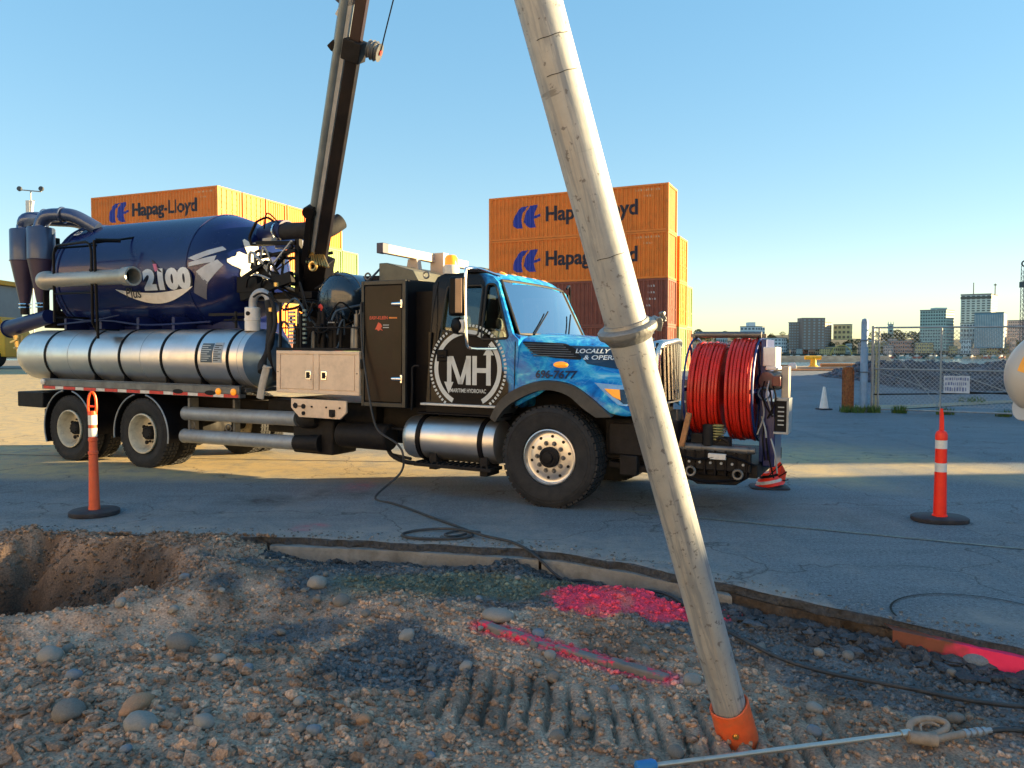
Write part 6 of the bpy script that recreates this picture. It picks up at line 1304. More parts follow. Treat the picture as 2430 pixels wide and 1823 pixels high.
# ================================================================ SHIPPING CONTAINERS
def corr(L, per, dep):
    pts = []; n = int(L / per); p_ = L / n
    for i in range(n): x = i * p_; pts += [(x, 0), (x + p_ * .28, 0), (x + p_ * .5, dep), (x + p_ * .78, dep)]
    return pts + [(L, 0)]
def corr_mesh(name, L, h, per, dep, fn):
    pts = corr(L, per, dep); n = len(pts); v = [fn(a, b, z) for z in (0, h) for a, b in pts]
    me = bpy.data.meshes.new(name); me.from_pydata(v, [], [(i, i + 1, n + i + 1, n + i) for i in range(n - 1)]); me.materials.append(None); return me
CL, CW = 12.19, 2.44
cmat = {
 'orange': mat('container_orange', (.80, .20, .014), .5, 0, .10, .8, dirt=(.30, .10, .03), dirt_amt=.35, dscale=1.2),
 'amber': mat('container_orange_sunlit', (.85, .26, .014), .5, 0, .12, .8, dirt=(.40, .15, .03), dirt_amt=.35, dscale=1.2),  # the orange again, with its sunlit yellowish tone put into the colour
 'brown': mat('container_brown', (.24, .060, .035), .55, 0, .15, .8, dirt=(.08, .03, .025), dirt_amt=.4, dscale=1.2),
 'green': mat('container_green', (.30, .42, .14), .55, 0, .12, .8, dirt=(.15, .2, .08), dirt_amt=.35),
 'salmon': mat('container_salmon', (.56, .19, .07), .55, 0, .15, .8, dirt=(.3, .09, .04), dirt_amt=.4)}
frame_d = mat('container_seam', (.10, .03, .012), .6)
_ch = {}
def cmesh(h):
    if h in _ch: return _ch[h]
    hh = h - .28; g = G()
    for x in (0, CL - .16):
        for y in (0, CW - .16): g.box(x, x + .16, y, y + .16, 0, h)
    for z in (0, h - .12):
        for y in (.01, CW - .11): g.box(.16, CL - .16, y, y + .10, z, z + .12)
        for x in (.01, CL - .11): g.box(x, x + .10, .16, CW - .16, z, z + .12)
    o = g.obj('frame', frame_d, bevel=.012); fm = o.data; fm.materials.clear(); fm.materials.append(None); bpy.data.objects.remove(o)
    g = G(); g.box(.1, CL - .1, .1, CW - .1, h - .05, h - .02); g.box(.1, CL - .1, .1, CW - .1, .05, .1); o = g.obj('roof', frame_d); rm = o.data; rm.materials.clear(); rm.materials.append(None); bpy.data.objects.remove(o)
    s1 = corr_mesh('side_panel', CL - .32, h - .24, .278, .07, lambda a, b, z: (.16 + a, .03 + b, z + .12))
    s2 = corr_mesh('side_panel', CL - .32, h - .24, .278, .045, lambda a, b, z: (.16 + a, CW - .03 - b, z + .12))
    e1 = corr_mesh('end_panel', CW - .32, h - .24, .26, .05, lambda a, b, z: (.05 + b, .16 + a, z + .12))
    e2 = corr_mesh('end_panel', CW - .32, h - .24, .26, .05, lambda a, b, z: (CL - .05 - b, .16 + a, z + .12))
    g = G()
    for k in (0, 1):
        y0 = .17 + k * 1.055; g.box(CL - .09, CL - .045, y0, y0 + 1.045, .13, h - .13)
        for r_ in range(5): z = .3 + r_ * (h - .5) / 5; g.box(CL - .05, CL - .03, y0 + .08, y0 + .96, z, z + (h - .5) / 5 - .12)
    o = g.obj('door', frame_d, bevel=.008); dm = o.data; dm.materials.clear(); dm.materials.append(None); bpy.data.objects.remove(o)
    g = G()
    for y in (.42, .92, 1.5, 2.0): g.cyl((CL - .01, y, .12), (CL - .01, y, h - .12), .022, n=6); g.box(CL - .02, CL + .01, y - .1, y + .12, 1.0, 1.06)
    o = g.obj('lock_rod', frame_d); lm_ = o.data; lm_.materials.clear(); lm_.materials.append(None); bpy.data.objects.remove(o)
    _ch[h] = (fm, rm, s1, s2, e1, e2, dm, lm_); return _ch[h]
def child(name, me, m, parent):
    o = bpy.data.objects.new(name, me); COL.objects.link(o); o.parent = parent
    if me.materials[0] is None: me.materials[0] = m
    if o.material_slots: o.material_slots[0].link = 'OBJECT'; o.material_slots[0].material = m
    return o
navy = mat('logo_blue', (.015, .035, .34), .5); lettm = mat('letter_black', (.018, .014, .03), .5)
def container(x, y, z, rot, h, c, doors, label, logo=False, group='stacked shipping containers', marks=False):
    t = thing('shipping_container', label, 'container', (x, y, z), (0, 0, rot), group)
    fm, rm, s1, s2, e1, e2, dm, lk = cmesh(h); m = cmat[c]
    child('frame', fm, m, t); child('roof', rm, m, t); child('side_panel', s1, m, t); child('side_panel', s2, m, t); child('end_panel', e1, m, t)
    if doors: child('door', dm, m, t); child('lock_rod', lk, cmat['amber' if c == 'orange' else c], t)  # amber: the orange in its sunlit tone
    else: child('end_panel', e2, m, t)
    # paint follows the corrugation
    def onc(off):
        per = (CL - .32) / int((CL - .32) / .278)
        def fn(a, b):
            u = ((a - .16) / per) % 1; d = 0 if u < .28 else ((u - .28) / .22 if u < .5 else (1 if u < .78 else (1 - u) / .22)); return (a, .03 + .07 * max(0, min(1, d)) - off, b)
        return fn
    def fine(poly):
        cur, f = curve_plate(poly, [], 0); return cur, f
    if logo:
        def strips(poly, m_, nm):
            bm = bmesh.new(); vs = [bm.verts.new((a, b, 0)) for a, b in poly]; bm.faces.new(vs); bmesh.ops.triangulate(bm, faces=bm.faces)
            cutgrid(bm, min(a for a, b in poly), max(a for a, b in poly)); finish(bm, m_, nm)
        def cutgrid(bm, xa, xb):
            per = (CL - .32) / int((CL - .32) / .278); k0 = int((xa - .16) / per) - 1; k1 = int((xb - .16) / per) + 2
            for k in range(k0, k1):
                for u in (0, .28, .5, .78):
                    X_ = .16 + (k + u) * per
                    if xa < X_ < xb: bmesh.ops.bisect_plane(bm, geom=bm.verts[:] + bm.edges[:] + bm.faces[:], plane_co=(X_, 0, 0), plane_no=(1, 0, 0))
        def finish(bm, m_, nm):
            bm.verts.index_update(); fn = onc(.006); g = G(); g.add([fn(v.co.x, v.co.y) for v in bm.verts], [[v.index for v in f.verts] for f in bm.faces]); bm.free(); g.obj(nm, m_, t)
        zc = h * .5
        def S(pts): return [(1.75 + a * 1.18, zc + b * 1.12) for a, b in pts]
        # two sail shapes and a flag, slanting to the right
        strips(S([(.0, -.45), (.0, -.15), (.25, .35), (.50, .62), (.95, .66), (.62, .30), (.50, -.10), (.62, -.62), (.25, -.62)]), navy, 'logo')
        strips(S([(.66, -.25), (.74, .20), (1.06, .66), (1.52, .70), (1.36, .30), (1.30, .05), (1.66, .16), (1.66, .0), (1.28, -.12), (1.40, -.62), (1.0, -.62), (.80, -.45)]), navy, 'logo')
        v, f = text2d('Hapag-Lloyd', .028, 0); bm = bmesh.new(); x0, x1 = 4.1, 10.25; vs = [bm.verts.new((x0 + a * (x1 - x0), zc - .66 + b * 1.28, 0)) for a, b in v]
        for q_ in f:
            try: bm.faces.new([vs[i] for i in q_])
            except Exception: pass
        bmesh.ops.triangulate(bm, faces=bm.faces); cutgrid(bm, x0, x1); finish(bm, lettm, 'lettering')
    if logo or marks:
        fn = onc(.008); q = random.Random(int(x * 7 + z)); mm = mat('mark_pale', (.70, .42, .22), .5) if c == 'orange' else mat('mark_white', (.55, .5, .48), .5)
        g = G()
        rows = [(11.0, h - .38, 10), (11.0, h - .75, 4)] if c == 'orange' else [(11.2, h - .5, 3), (11.2, h - .9, 3), (11.2, h - 1.3, 4), (11.0, h - 1.7, 2)]
        for xa, za, n in rows:
            for k in range(n):
                a = xa - n * .09 + k * .16; hh_ = .13; g.add([fn(a, za), fn(a + .09, za), fn(a + .09, za + hh_ * q.uniform(.5, 1)), fn(a, za + hh_)], [(0, 1, 2, 3)])
        g.obj('stencil_mark', mm, t)
    return t
# right group
hr = Vector((.912, -.41, 0)).normalized(); dr_ = Vector((.41, .912, 0)).normalized(); rotR = math.atan2(hr.y, hr.x)
R0 = Vector((9.56, 47.3, .6)) - hr * CL
rows = [[('brown', 2.9), ('brown', 2.9), ('orange', 2.9), ('orange', 2.9)], [('green', 2.9), ('amber', 2.9), ('amber', 2.9)], [('salmon', 2.9), ('green', 2.9)]]  # amber: the orange in its sunlit tone
lab = [['dark brown container at the bottom of the right-hand stack', 'dark red-brown container with white stencilling under the two orange ones', 'second orange lettered container from the top of the right-hand stack', 'topmost orange lettered container of the right-hand stack'],
       ['yellow-green container at the bottom of the second row behind the right-hand stack', 'sunlit-toned orange container in the middle of the second row behind the right-hand stack', 'sunlit-toned orange container topping the second row behind the right-hand stack'],
       ['salmon container at the bottom right corner of the right-hand group', 'green container on top of the salmon one at the right of the group']]
for i, r_ in enumerate(rows):
    p = R0 + dr_ * 2.6 * i + hr * (.15 * (i % 2)); z = .6
    for j, (c, h) in enumerate(r_):
        container(p.x, p.y, z, rotR, h - .02, c, i > 0 or j < 2, lab[i][j], logo=(i == 0 and j >= 2), group='containers of the right-hand stack', marks=(i == 0 and j < 2)); z += h
# end plates of the two brown boxes are lighter salmon
# left group
hl = Vector((.932, -.363, 0)).normalized(); dl2 = Vector((.363, .932, 0)).normalized(); rotL = math.atan2(hl.y, hl.x)
L0 = Vector((-20.8, 54.8, .6)) - hl * CL
for i in range(7):
    hs = [2.6, 2.6, 2.6, 2.6, 2.65] if i < 6 else [2.6, 2.6, 2.6, 2.6]
    z = .6; p = L0 + dl2 * 2.6 * i
    for j, h in enumerate(hs):
        top = j == len(hs) - 1
        c = 'green' if i == 6 else (['brown', 'amber', 'green', 'orange', 'orange'][j] if i < 5 else ['brown', 'salmon', 'orange', 'green', 'amber'][j])  # amber: the orange in its sunlit tone
        if i == 0 and top: lb = 'orange lettered container showing over the blue tank, nearest of the left-hand stack'
        elif top and i < 6: lb = ['', 'amber-lit container end second from the front of the left-hand stack', 'orange container end third from the front of the left-hand stack', 'orange container end fourth from the front of the left-hand stack', 'orange container end fifth along, partly behind the boom', 'tall sunlit-toned orange container end just right of the boom'][i]
        elif i == 6 and top: lb = 'pale green container behind the boom foot, lower than the orange ones'
        else: lb = 'container low in the left-hand stack, hidden behind the truck'
        container(p.x, p.y, z, rotL, h - .02, c, i < 2, lb, logo=(i == 0 and top), group='containers of the left-hand stack'); z += h

# ================================================================ FAR SHORE
def pxw(px_, Yd): return (px_ - 1215) / 1825 * Yd
def pxz(py_, Yd): return 1.7 + (841 - py_) / 1825 * Yd
YD = 810.0
bcol = {'brown': ((.17, .12, .10), (.42, .44, .44)), 'beige': ((.52, .42, .30), (.16, .16, .17)), 'grey': ((.30, .33, .32), (.10, .12, .14)), 'white': ((.52, .54, .55), (.15, .18, .22)), 'yellow': ((.62, .46, .22), (.20, .14, .09)), 'brick': ((.40, .20, .14), (.15, .10, .09)), 'blue': ((.10, .17, .22), (.55, .58, .58)), 'pink': ((.55, .38, .32), (.30, .22, .20)), 'green': ((.26, .32, .29), (.07, .09, .10))}
def building(name, label, x0, x1, yt, yb, style, nf, nw, dep=26, yaw=.45, Yd=YD, extra=None, vertical=False, wingm=None):
    """box turned so that its left face is in shade and its right face takes the sun"""
    xl, xr = pxw(x0, Yd), pxw(x1, Yd); W = xr - xl; H = pxz(yt, Yd); zb = pxz(yb, Yd)
    t = thing(name, label, 'building', (xl, Yd, zb), (0, 0, 0)); h = H - zb
    a = W * (1 - yaw); b = W * yaw; d = dep
    wc, gc = bcol[style]; wm = mat('wall_' + style, tuple(k * min(1.9, .80 / max(wc)) for k in wc), .8, 0, .08, .05); gm_ = mat('pane_' + style, tuple(k * .9 for k in gc), .35, 0, .2, .2)
    P = [(0, d * .35), (a, 0), (W, d * .55), (W * .35, d)]
    g = G(); g.prism(P, 0, h, ax='z'); g.obj('wall', wm, t)
    g = G(); c = (sum(p[0] for p in P) / 4, sum(p[1] for p in P) / 4); g.prism([(c[0] + (p[0] - c[0]) * 1.02, c[1] + (p[1] - c[1]) * 1.02) for p in P], h, h + max(.8, h * .025), ax='z'); g.obj('roof', mat('flat_roof', (.2, .2, .2), .9), t)
    g = G()
    for (p0, p1, n) in ((Vector(P[0]), Vector(P[1]), max(1, round(nw * (1 - yaw)))), (Vector(P[1]), Vector(P[2]), max(1, round(nw * yaw)))):
        dv = p1 - p0; nn = Vector((dv.y, -dv.x)).normalized() * .25
        for i in range(n):
            if vertical:
                q0 = p0 + dv * ((i + .22) / n) + nn; q1 = p0 + dv * ((i + .78) / n) + nn; g.add([(q0.x, q0.y, h * .03), (q1.x, q1.y, h * .03), (q1.x, q1.y, h * .96), (q0.x, q0.y, h * .96)], [(0, 1, 2, 3)])
            else:
                for k in range(nf):
                    q0 = p0 + dv * ((i + .2) / n) + nn; q1 = p0 + dv * ((i + .8) / n) + nn; za = h * (k + .25) / nf; zb_ = h * (k + .75) / nf
                    g.add([(q0.x, q0.y, za), (q1.x, q1.y, za), (q1.x, q1.y, zb_), (q0.x, q0.y, zb_)], [(0, 1, 2, 3)])
    g.obj('window', gm_, t, kind='stuff')
    if extra: extra(t, P, h, wm)
    return t
def penthouse(fx0, fx1, hh):
    def fn(t, P, h, wm):
        W = P[2][0]; g = G(); g.box(W * fx0, W * fx1, 4, 14, h + .5, h + hh); g.obj('penthouse', wm, t)
    return fn
building('apartment_block', 'small pale block with a darker stair tower, left of the brown tower', 1760, 1822, 776, 802, 'white', 3, 9, 20, .5, extra=penthouse(.3, .55, 5))
building('low_block', 'low pale blue-grey building at the foot of the brown tower', 1800, 1876, 803, 836, 'white', 4, 10, 20, .3)
def bt(t, P, h, wm):
    W = P[2][0]; g = G(); g.box(W * .22, W * .73, -1.5, 12, 0, h + 5); g.obj('tower_core', wm, t)
    g = G()
    for i in (.26, .36, .47, .58, .66):
        for k in range(11): g.box(W * i, W * (i + .04), -1.9, -1.5, (h + 4) * (k + .25) / 11, (h + 4) * (k + .8) / 11)
    g.obj('window', mat('pane_brown', (.42, .44, .44), .35), t, kind='stuff')
building('brown_tower', 'brown apartment tower with a raised middle and rows of pale windows', 1877, 1984, 766, 830, 'brown', 10, 18, 24, .30, extra=bt)
building('office_block', 'beige and orange office block right of the brown tower', 1984, 2034, 771, 806, 'yellow', 3, 6, 24, .35)
building('harbour_hall', 'yellow-lit waterfront hall with an arched roof', 1950, 2018, 824, 846, 'yellow', 2, 12, 18, .6)
g = G(); hx = pxw(1996, YD - 8); g.lathe([(11.2, -.6), (11.2, .6)], (hx, YD - 8, pxz(845, YD) - 0), (0, 1, 0), 40)
g.v = [v for v in g.v]; o = G(); o.torus((hx, YD - 8, 0), (0, 1, 0), 11, .6, 40, 6); o = o.obj('arch_frame', mat('arch_yellow', (.62, .45, .12), .6)); tag(o, 'yellow arched steel frame in front of the waterfront hall', 'arch')
def spires(t, P, h, wm):
    W = P[2][0]
    for f_ in (.05, .5, .95): g = G(); g.lathe([(.9, h), (0, h + 5)], (W * f_, 5, 0), (0, 0, 1), 8); g.obj('spire', wm, t)
building('church_tower', 'dark stone church tower with pinnacles above the trees', 2110, 2124, 771, 800, 'green', 3, 2, 10, .4, Yd=900, extra=spires)
building('market_hall', 'long yellow arcaded building behind the gate', 2062, 2115, 812, 838, 'yellow', 3, 16, 14, .5)
building('brick_terrace', 'pinkish brick terrace right of the yellow arcaded building', 2115, 2176, 810, 838, 'brick', 3, 14, 14, .5)
building('orange_terrace', 'orange-beige terrace left of the grid-fronted tower', 2176, 2228, 814, 838, 'yellow', 3, 12, 14, .5)
building('grid_tower', 'grey-green tower with a dense window grid', 2195, 2286, 737, 832, 'green', 13, 20, 34, .48, extra=penthouse(.3, .6, 3))
def roofm(t, P, h, wm):
    W = P[2][0]
    for f_, hh in ((.25, 14), (.78, 13)): g = G(); g.cyl((W * f_, 8, h), (W * f_, 8, h + hh), .45, n=6); g.box(W * f_ - 1.4, W * f_ + 1.4, 7.5, 8.5, h + hh - 2, h + hh - 1) if f_ > .5 else None; g.obj('roof_mast', blacksteel, t)
    c = Vector((sum(p[0] for p in P) / 4, sum(p[1] for p in P) / 4)); g = G(); g.prism([tuple(c + (Vector(p) - c) * 1.025) for p in P], h - 4.2, h - 1.6, ax='z'); g.obj('crown_band', mat('crown_dark', (.10, .10, .09), .5), t)
building('tall_tower', 'tallest tower of the skyline with two roof masts', 2292, 2389, 700, 815, 'grey', 20, 11, 36, .42, Yd=860, extra=roofm)
building('white_block', 'white low block below the tallest tower', 2286, 2330, 768, 812, 'white', 4, 8, 20, .4, Yd=830)
building('striped_tower', 'blue and pink tower with thin vertical stripes at right', 2324, 2410, 743, 826, 'blue', 1, 26, 30, .36, Yd=800, vertical=True)
building('beige_block', 'beige block at the right edge behind the striped tower', 2404, 2470, 761, 826, 'pink', 9, 16, 30, .4, Yd=840)
q = random.Random(5)
for k in range(54):
    a = 1645 + 14.6 * k + q.uniform(-4, 4); wd = q.uniform(12, 32)
    st_ = q.choice(['white', 'brick', 'beige', 'grey', 'yellow', 'pink']); yt = q.uniform(808, 830)
    building('town_house', 'small far-shore town building in the haze of roofs', a, a + wd, yt - (k % 4 == 0) * 9, 842, st_, 3, 6, 12, .4, Yd=800 + q.random() * 60)['group'] = 'small far-shore town buildings'
# trees on the far shore: crown of leaf clumps on a trunk
leafm = [mat('leaf_dark', (.05, .075, .035), .9, 0, .4, .5), mat('leaf_olive', (.085, .10, .04), .9, 0, .4, .5)]
def tree_mesh(seed, kind):
    q = random.Random(seed); g = G(); n = 260
    for _ in range(n):
        a = q.uniform(0, 6.28); zz = q.random(); rr = (1 - abs(zz - .42) ** 1.6 * 1.7) * (.35 + .65 * math.sqrt(q.random())); rr = max(.05, rr)
        c = Vector((math.cos(a) * rr, math.sin(a) * rr, .25 + zz * 1.5)); s = q.uniform(.06, .15)
        u = Vector((q.gauss(0, 1), q.gauss(0, 1), q.gauss(0, 1))).normalized(); v_ = u.orthogonal().normalized()
        g.add([c - u * s, c + v_ * s, c + u * s, c - v_ * s], [(0, 1, 2, 3)])
    o = g.obj('crown', leafm[kind]); m1 = o.data; bpy.data.objects.remove(o)
    g = G(); g.cyl((0, 0, -.3), (0, 0, 1.1), .06, .03, 6); g.cyl((0, 0, .5), (.35, .1, 1.0), .03, .01, 5); g.cyl((0, 0, .55), (-.3, -.2, 1.1), .03, .01, 5); o = g.obj('trunk', timber); m2 = o.data; bpy.data.objects.remove(o); return m1, m2
tms = [tree_mesh(k, k % 2) for k in range(4)]
def tree(px_, py_, s, Yd, label, group):
    a, b = tms[random.randrange(4)]; t = thing('tree', label, 'tree', (pxw(px_, Yd), Yd, pxz(py_, Yd)), (0, 0, random.uniform(0, 6)), group); t.scale = (s, s, s * .8)
    for nm, me in (('crown', a), ('trunk', b)): o = bpy.data.objects.new(nm, me); COL.objects.link(o); o.parent = t
for k in range(70):
    tree(random.uniform(1648, 2440), random.uniform(818, 838), random.uniform(2.6, 5.0), random.uniform(815, 850), 'bushy tree among the far-shore buildings', 'trees among the far-shore buildings')
for k in range(30): tree(random.uniform(2060, 2200), random.uniform(800, 818), random.uniform(4, 6.5), random.uniform(880, 930), 'dark tree on the slope under the church tower', 'trees on the slope under the church tower')
for k in range(30): tree(random.uniform(1650, 1880), random.uniform(796, 816), random.uniform(3.5, 6), random.uniform(880, 960), 'tree on the low ridge left of the brown tower', 'trees on the ridge left of the brown tower')
# small craft and vans along the far quay
hullm = [mat('hull_white', (.6, .6, .58), .4), mat('hull_red', (.5, .12, .08), .5), mat('hull_teal', (.12, .3, .32), .5), mat('hull_tan', (.55, .38, .25), .5)]
for k in range(26):
    xx = pxw(1850 + k * 22 + random.uniform(-7, 7), 785); L_ = random.uniform(5, 10)
    t = thing('moored_boat', 'small boat moored along the far quay', 'boat', (xx, 785, -2.4), (0, 0, random.uniform(-.5, .5)), 'boats along the far quay')
    g = G(); g.prism([(-L_ / 2, 1.6), (L_ / 2 + 1, 2.0), (L_ / 2 - .6, 0), (-L_ / 2 + .4, 0)], -1.3, 1.3); g.obj('hull', random.choice(hullm), t)
    g = G(); g.box(-L_ * .25, L_ * .15, -1, 1, 1.7, 3.4); g.obj('cabin', hullm[0], t)
    if k % 3 == 0: g = G(); g.cyl((0, 0, 2), (0, 0, 9), .12, n=5); g.obj('mast', hullm[0], t)
# breakwater in front of it
g = G(); g.prism([(-.0, -3.2), (6, .9), (10, .9), (14, -3.2)], pxw(1640, 420), pxw(2120, 420), ax='x'); 
g.v = [(a, b + 420, c) for a, b, c in g.v]; o = g.obj('breakwater', mat('breakwater_stone', (.12, .13, .12), .9, 0, .4, .3)); tag(o, 'low dark stone breakwater across the harbour water', 'breakwater')

# ================================================================ MASTS, MACHINE, SHEDS
dk = mat('mast_dark', (.06, .07, .08), .6)
cm = thing('crane_mast', 'slim dark lattice crane mast at the right edge of the skyline', 'crane', (pxw(2426, 150), 150, .3))
H0 = pxz(632, 150) - .3
g = G()
for sx_ in (-.42, .42):
    for sy_ in (-.42, .42): g.beam((sx_, sy_, 0), (sx_, sy_, H0), .09)
k = 0; z = 0
while z < H0 - .9:
    for a, b in (((-.42, -.42), (.42, -.42)), ((-.42, .42), (.42, .42)), ((-.42, -.42), (-.42, .42)), ((.42, -.42), (.42, .42))):
        g.beam((a[0], a[1], z), (b[0], b[1], z + .9), .05); g.beam((b[0], b[1], z), (b[0], b[1], z), .04) if False else None; g.beam((a[0], a[1], z), (b[0], b[1], z), .04)
    z += .9
g.obj('lattice', dk, cm)
g = G(); g.torus((-.1, 0, H0 + .4), (0, 1, 0), .5, .16, 20, 6); g.obj('head_sheave', dk, cm); g = G(); g.box(-.7, .9, -.5, .5, H0 - 4.2, H0 - 3.1); g.obj('platform', dk, cm)
lmst = thing('light_mast', 'thin mast with two small floodlights on a crossbar behind the cyclones', 'mast', (pxw(83, 40), 40, .5))
zt = pxz(457, 40) - .5
g = G(); g.cyl((0, 0, 0), (0, 0, zt), .035, n=8); g.cyl((-.58, 0, zt + .06), (.55, 0, zt - .04), .03, n=8); g.cyl((-.1, 0, zt - .5), (.2, 0, zt - .5), .02, n=6); g.obj('pole', galv, lmst)
for s_ in (-.56, .56): g = G(); g.lathe([(.05, -.12), (.13, .0), (.12, .08), (0, .09)], (s_, 0, zt + .10), (0, -1, .2), 14); g.obj('floodlight', dk, lmst)
g = G(); g.box(-.22, -.02, -.1, .1, zt - 1.15, zt - .5); g.prism([(-.02, zt - .5), (.12, zt - .5), (.02, zt - 1.3), (-.05, zt - 1.3)], -.08, .08); g.obj('control_box', whitetape, lmst)
ch = thing('container_handler', 'yellow and grey port machine half hidden at the left edge behind the truck', 'machine', (-40.6, 60, .6))
yel = mat('machine_yellow', (.75, .40, .03), .5, 0, .1, 1); gr = mat('machine_grey', (.26, .30, .34), .5, 0, .1, 1)
g = G(); g.box(-4, 1.5, -1.6, 1.6, 3.6, 6.4); g.obj('cab_module', gr, ch, bevel=.06); g = G(); g.box(-4.2, 1.7, -1.7, 1.7, 6.4, 6.75); g.obj('roof', yel, ch, bevel=.03)
g = G(); g.prism([(-4, 0.9), (2.2, .9), (2.2, 2.4), (1.6, 3.6), (-4, 3.6)], -1.7, 1.7); g.obj('chassis', yel, ch, bevel=.05)
g = G(); g.prism([(1.6, 3.2), (2.0, 3.2), (.9, 4.9), (.6, 4.8)], -1.2, 1.2); g.obj('strut', yel, ch)
for xx in (-2.6, 1.0): g = G(); g.lathe([(.0, -.5), (.85, -.5), (.9, -.3), (.9, .3), (.85, .5), (0, .5)], (xx, -1.5, .9), (0, 1, 0), 24); g.obj('wheel', rubber, ch)
# long storage sheds standing out of the frame on the right: they cast the long evening shade
shm = mat('shed_cladding', (.38, .40, .40), .6, .2, .1, .5)
def shed(x, y0, y1, h, label):
    t = thing('storage_shed', label, 'building', (x, y0, 0)); Ly = y1 - y0
    g = G(); g.box(0, 14, 0, Ly, -.4, h - .18)
    n = int(Ly / .6)
    for k in range(n): g.box(-.04, 0, k * .6 + .05, k * .6 + .35, -.4, h - .2)
    g.obj('wall', shm, t); g = G(); g.prism([(-.10, h - .18), (14.1, h - .18), (14.1, h), (7, h + .6), (-.10, h)], -.1, Ly + .1); g.obj('roof', mat('shed_roof', (.22, .24, .26), .6), t)
    for k in range(int(Ly / 9)): g = G(); g.box(-.09, -.045, 3 + k * 9, 7 + k * 9, -.2, 4.0); g.obj('roller_door', mat('door_blue', (.08, .14, .25), .5), t)
shed(34, -3.5, 13.75, 6.75, 'long low metal shed beyond the right edge, nearest the camera')
shed(34, 15.9, 44, 6.2, 'long low metal shed beyond the right edge, behind the nearer one')

# unseen pale building added behind the camera: its sunlit wall bounces warm fill
th_ = math.atan2(-.6, .8)
bs = thing('bounce_building', 'unseen pale building added behind the photographer to bounce warm light', 'building', (-38, -4, 0), (0, 0, th_))
g = G(); g.box(0, 62, -12, 0, -.4, 14.0); g.obj('wall', mat('bounce_wall', (.76, .62, .47), .9, 0, .12, .3, dirt=(.3, .22, .15), dirt_amt=.5, dscale=.2), bs)
g = G(); g.box(-.3, 62.3, -12.3, .3, 14.0, 14.4); g.obj('roof', mat('bounce_roof', (.2, .19, .18), .8), bs)
for k in range(13):
    for z in (1.2, 4.4, 7.6): g = G(); g.box(2.0 + k * 4.6, 4.0 + k * 4.6, .002, .06, z, z + 1.5); g.obj('window', mat('bounce_window', (.05, .07, .09), .15), bs)

# ================================================================ WORKER AT THE RIGHT EDGE
def skin_body(name, joints, edges, m, parent=None, sub=2):
    me = bpy.data.meshes.new(name); names = list(joints); idx = {k: i for i, k in enumerate(names)}
    me.from_pydata([joints[k][0] for k in names], [(idx[a], idx[b]) for a, b in edges], [])
    o = bpy.data.objects.new(name, me); COL.objects.link(o)
    if parent: o.parent = parent
    o.modifiers.new('skin', 'SKIN'); sv_ = me.skin_vertices[0].data if me.skin_vertices else None
    if sv_ is None:
        bm = bmesh.new(); bm.from_mesh(me); bm.verts.layers.skin.verify(); bm.to_mesh(me); bm.free(); sv_ = me.skin_vertices[0].data
    for i, k in enumerate(names): r_ = joints[k][1]; sv_[i].radius = (r_, r_) if not isinstance(r_, tuple) else r_; sv_[i].use_root = (i == 0)
    s = o.modifiers.new('sub', 'SUBSURF'); s.levels = sub; s.render_levels = sub; me.materials.append(m)
    dg = bpy.context.evaluated_depsgraph_get(); dg.update(); m2 = bpy.data.meshes.new_from_object(o.evaluated_get(dg)); o.modifiers.clear(); o.data = m2; m2.shade_smooth()
    return o
wk = thing('person', 'worker in a white hard hat looking down, cut off by the right edge', 'person', (1.628, 2.40, .06))
skinm = mat('skin', (.42, .21, .13), .55, 0, .1, 8); cloth = mat('work_jacket', (.05, .06, .08), .85, 0, .25, 12); 
J = {'pelvis': ((.62, 0, .82), (.15, .12)), 'belly': ((.56, 0, 1.02), (.14, .12)), 'chest': ((.42, 0, 1.25), (.15, .14)), 'neckb': ((.27, 0, 1.42), (.08, .08)), 'neck': ((.19, 0, 1.47), .058),
     'shL': ((.36, .19, 1.37), .062), 'elL': ((.42, .25, 1.10), .045), 'wrL': ((.42, .20, .86), .03), 'shR': ((.36, -.19, 1.37), .062), 'elR': ((.44, -.26, 1.10), .045), 'wrR': ((.44, -.22, .84), .03),
     'hiL': ((.62, .10, .74), .09), 'knL': ((.54, .12, .32), .06), 'anL': ((.62, .12, -.16), .042), 'toL': ((.42, .13, -.23), .04), 'hiR': ((.62, -.10, .74), .09), 'knR': ((.58, -.12, .32), .06), 'anR': ((.70, -.12, -.16), .042), 'toR': ((.50, -.13, -.23), .04)}
E = [('pelvis', 'belly'), ('belly', 'chest'), ('chest', 'neckb'), ('neckb', 'neck'), ('chest', 'shL'), ('shL', 'elL'), ('elL', 'wrL'), ('chest', 'shR'), ('shR', 'elR'), ('elR', 'wrR'), ('pelvis', 'hiL'), ('hiL', 'knL'), ('knL', 'anL'), ('anL', 'toL'), ('pelvis', 'hiR'), ('hiR', 'knR'), ('knR', 'anR'), ('anR', 'toR')]
skin_body('clothed_body', J, E, cloth, wk)
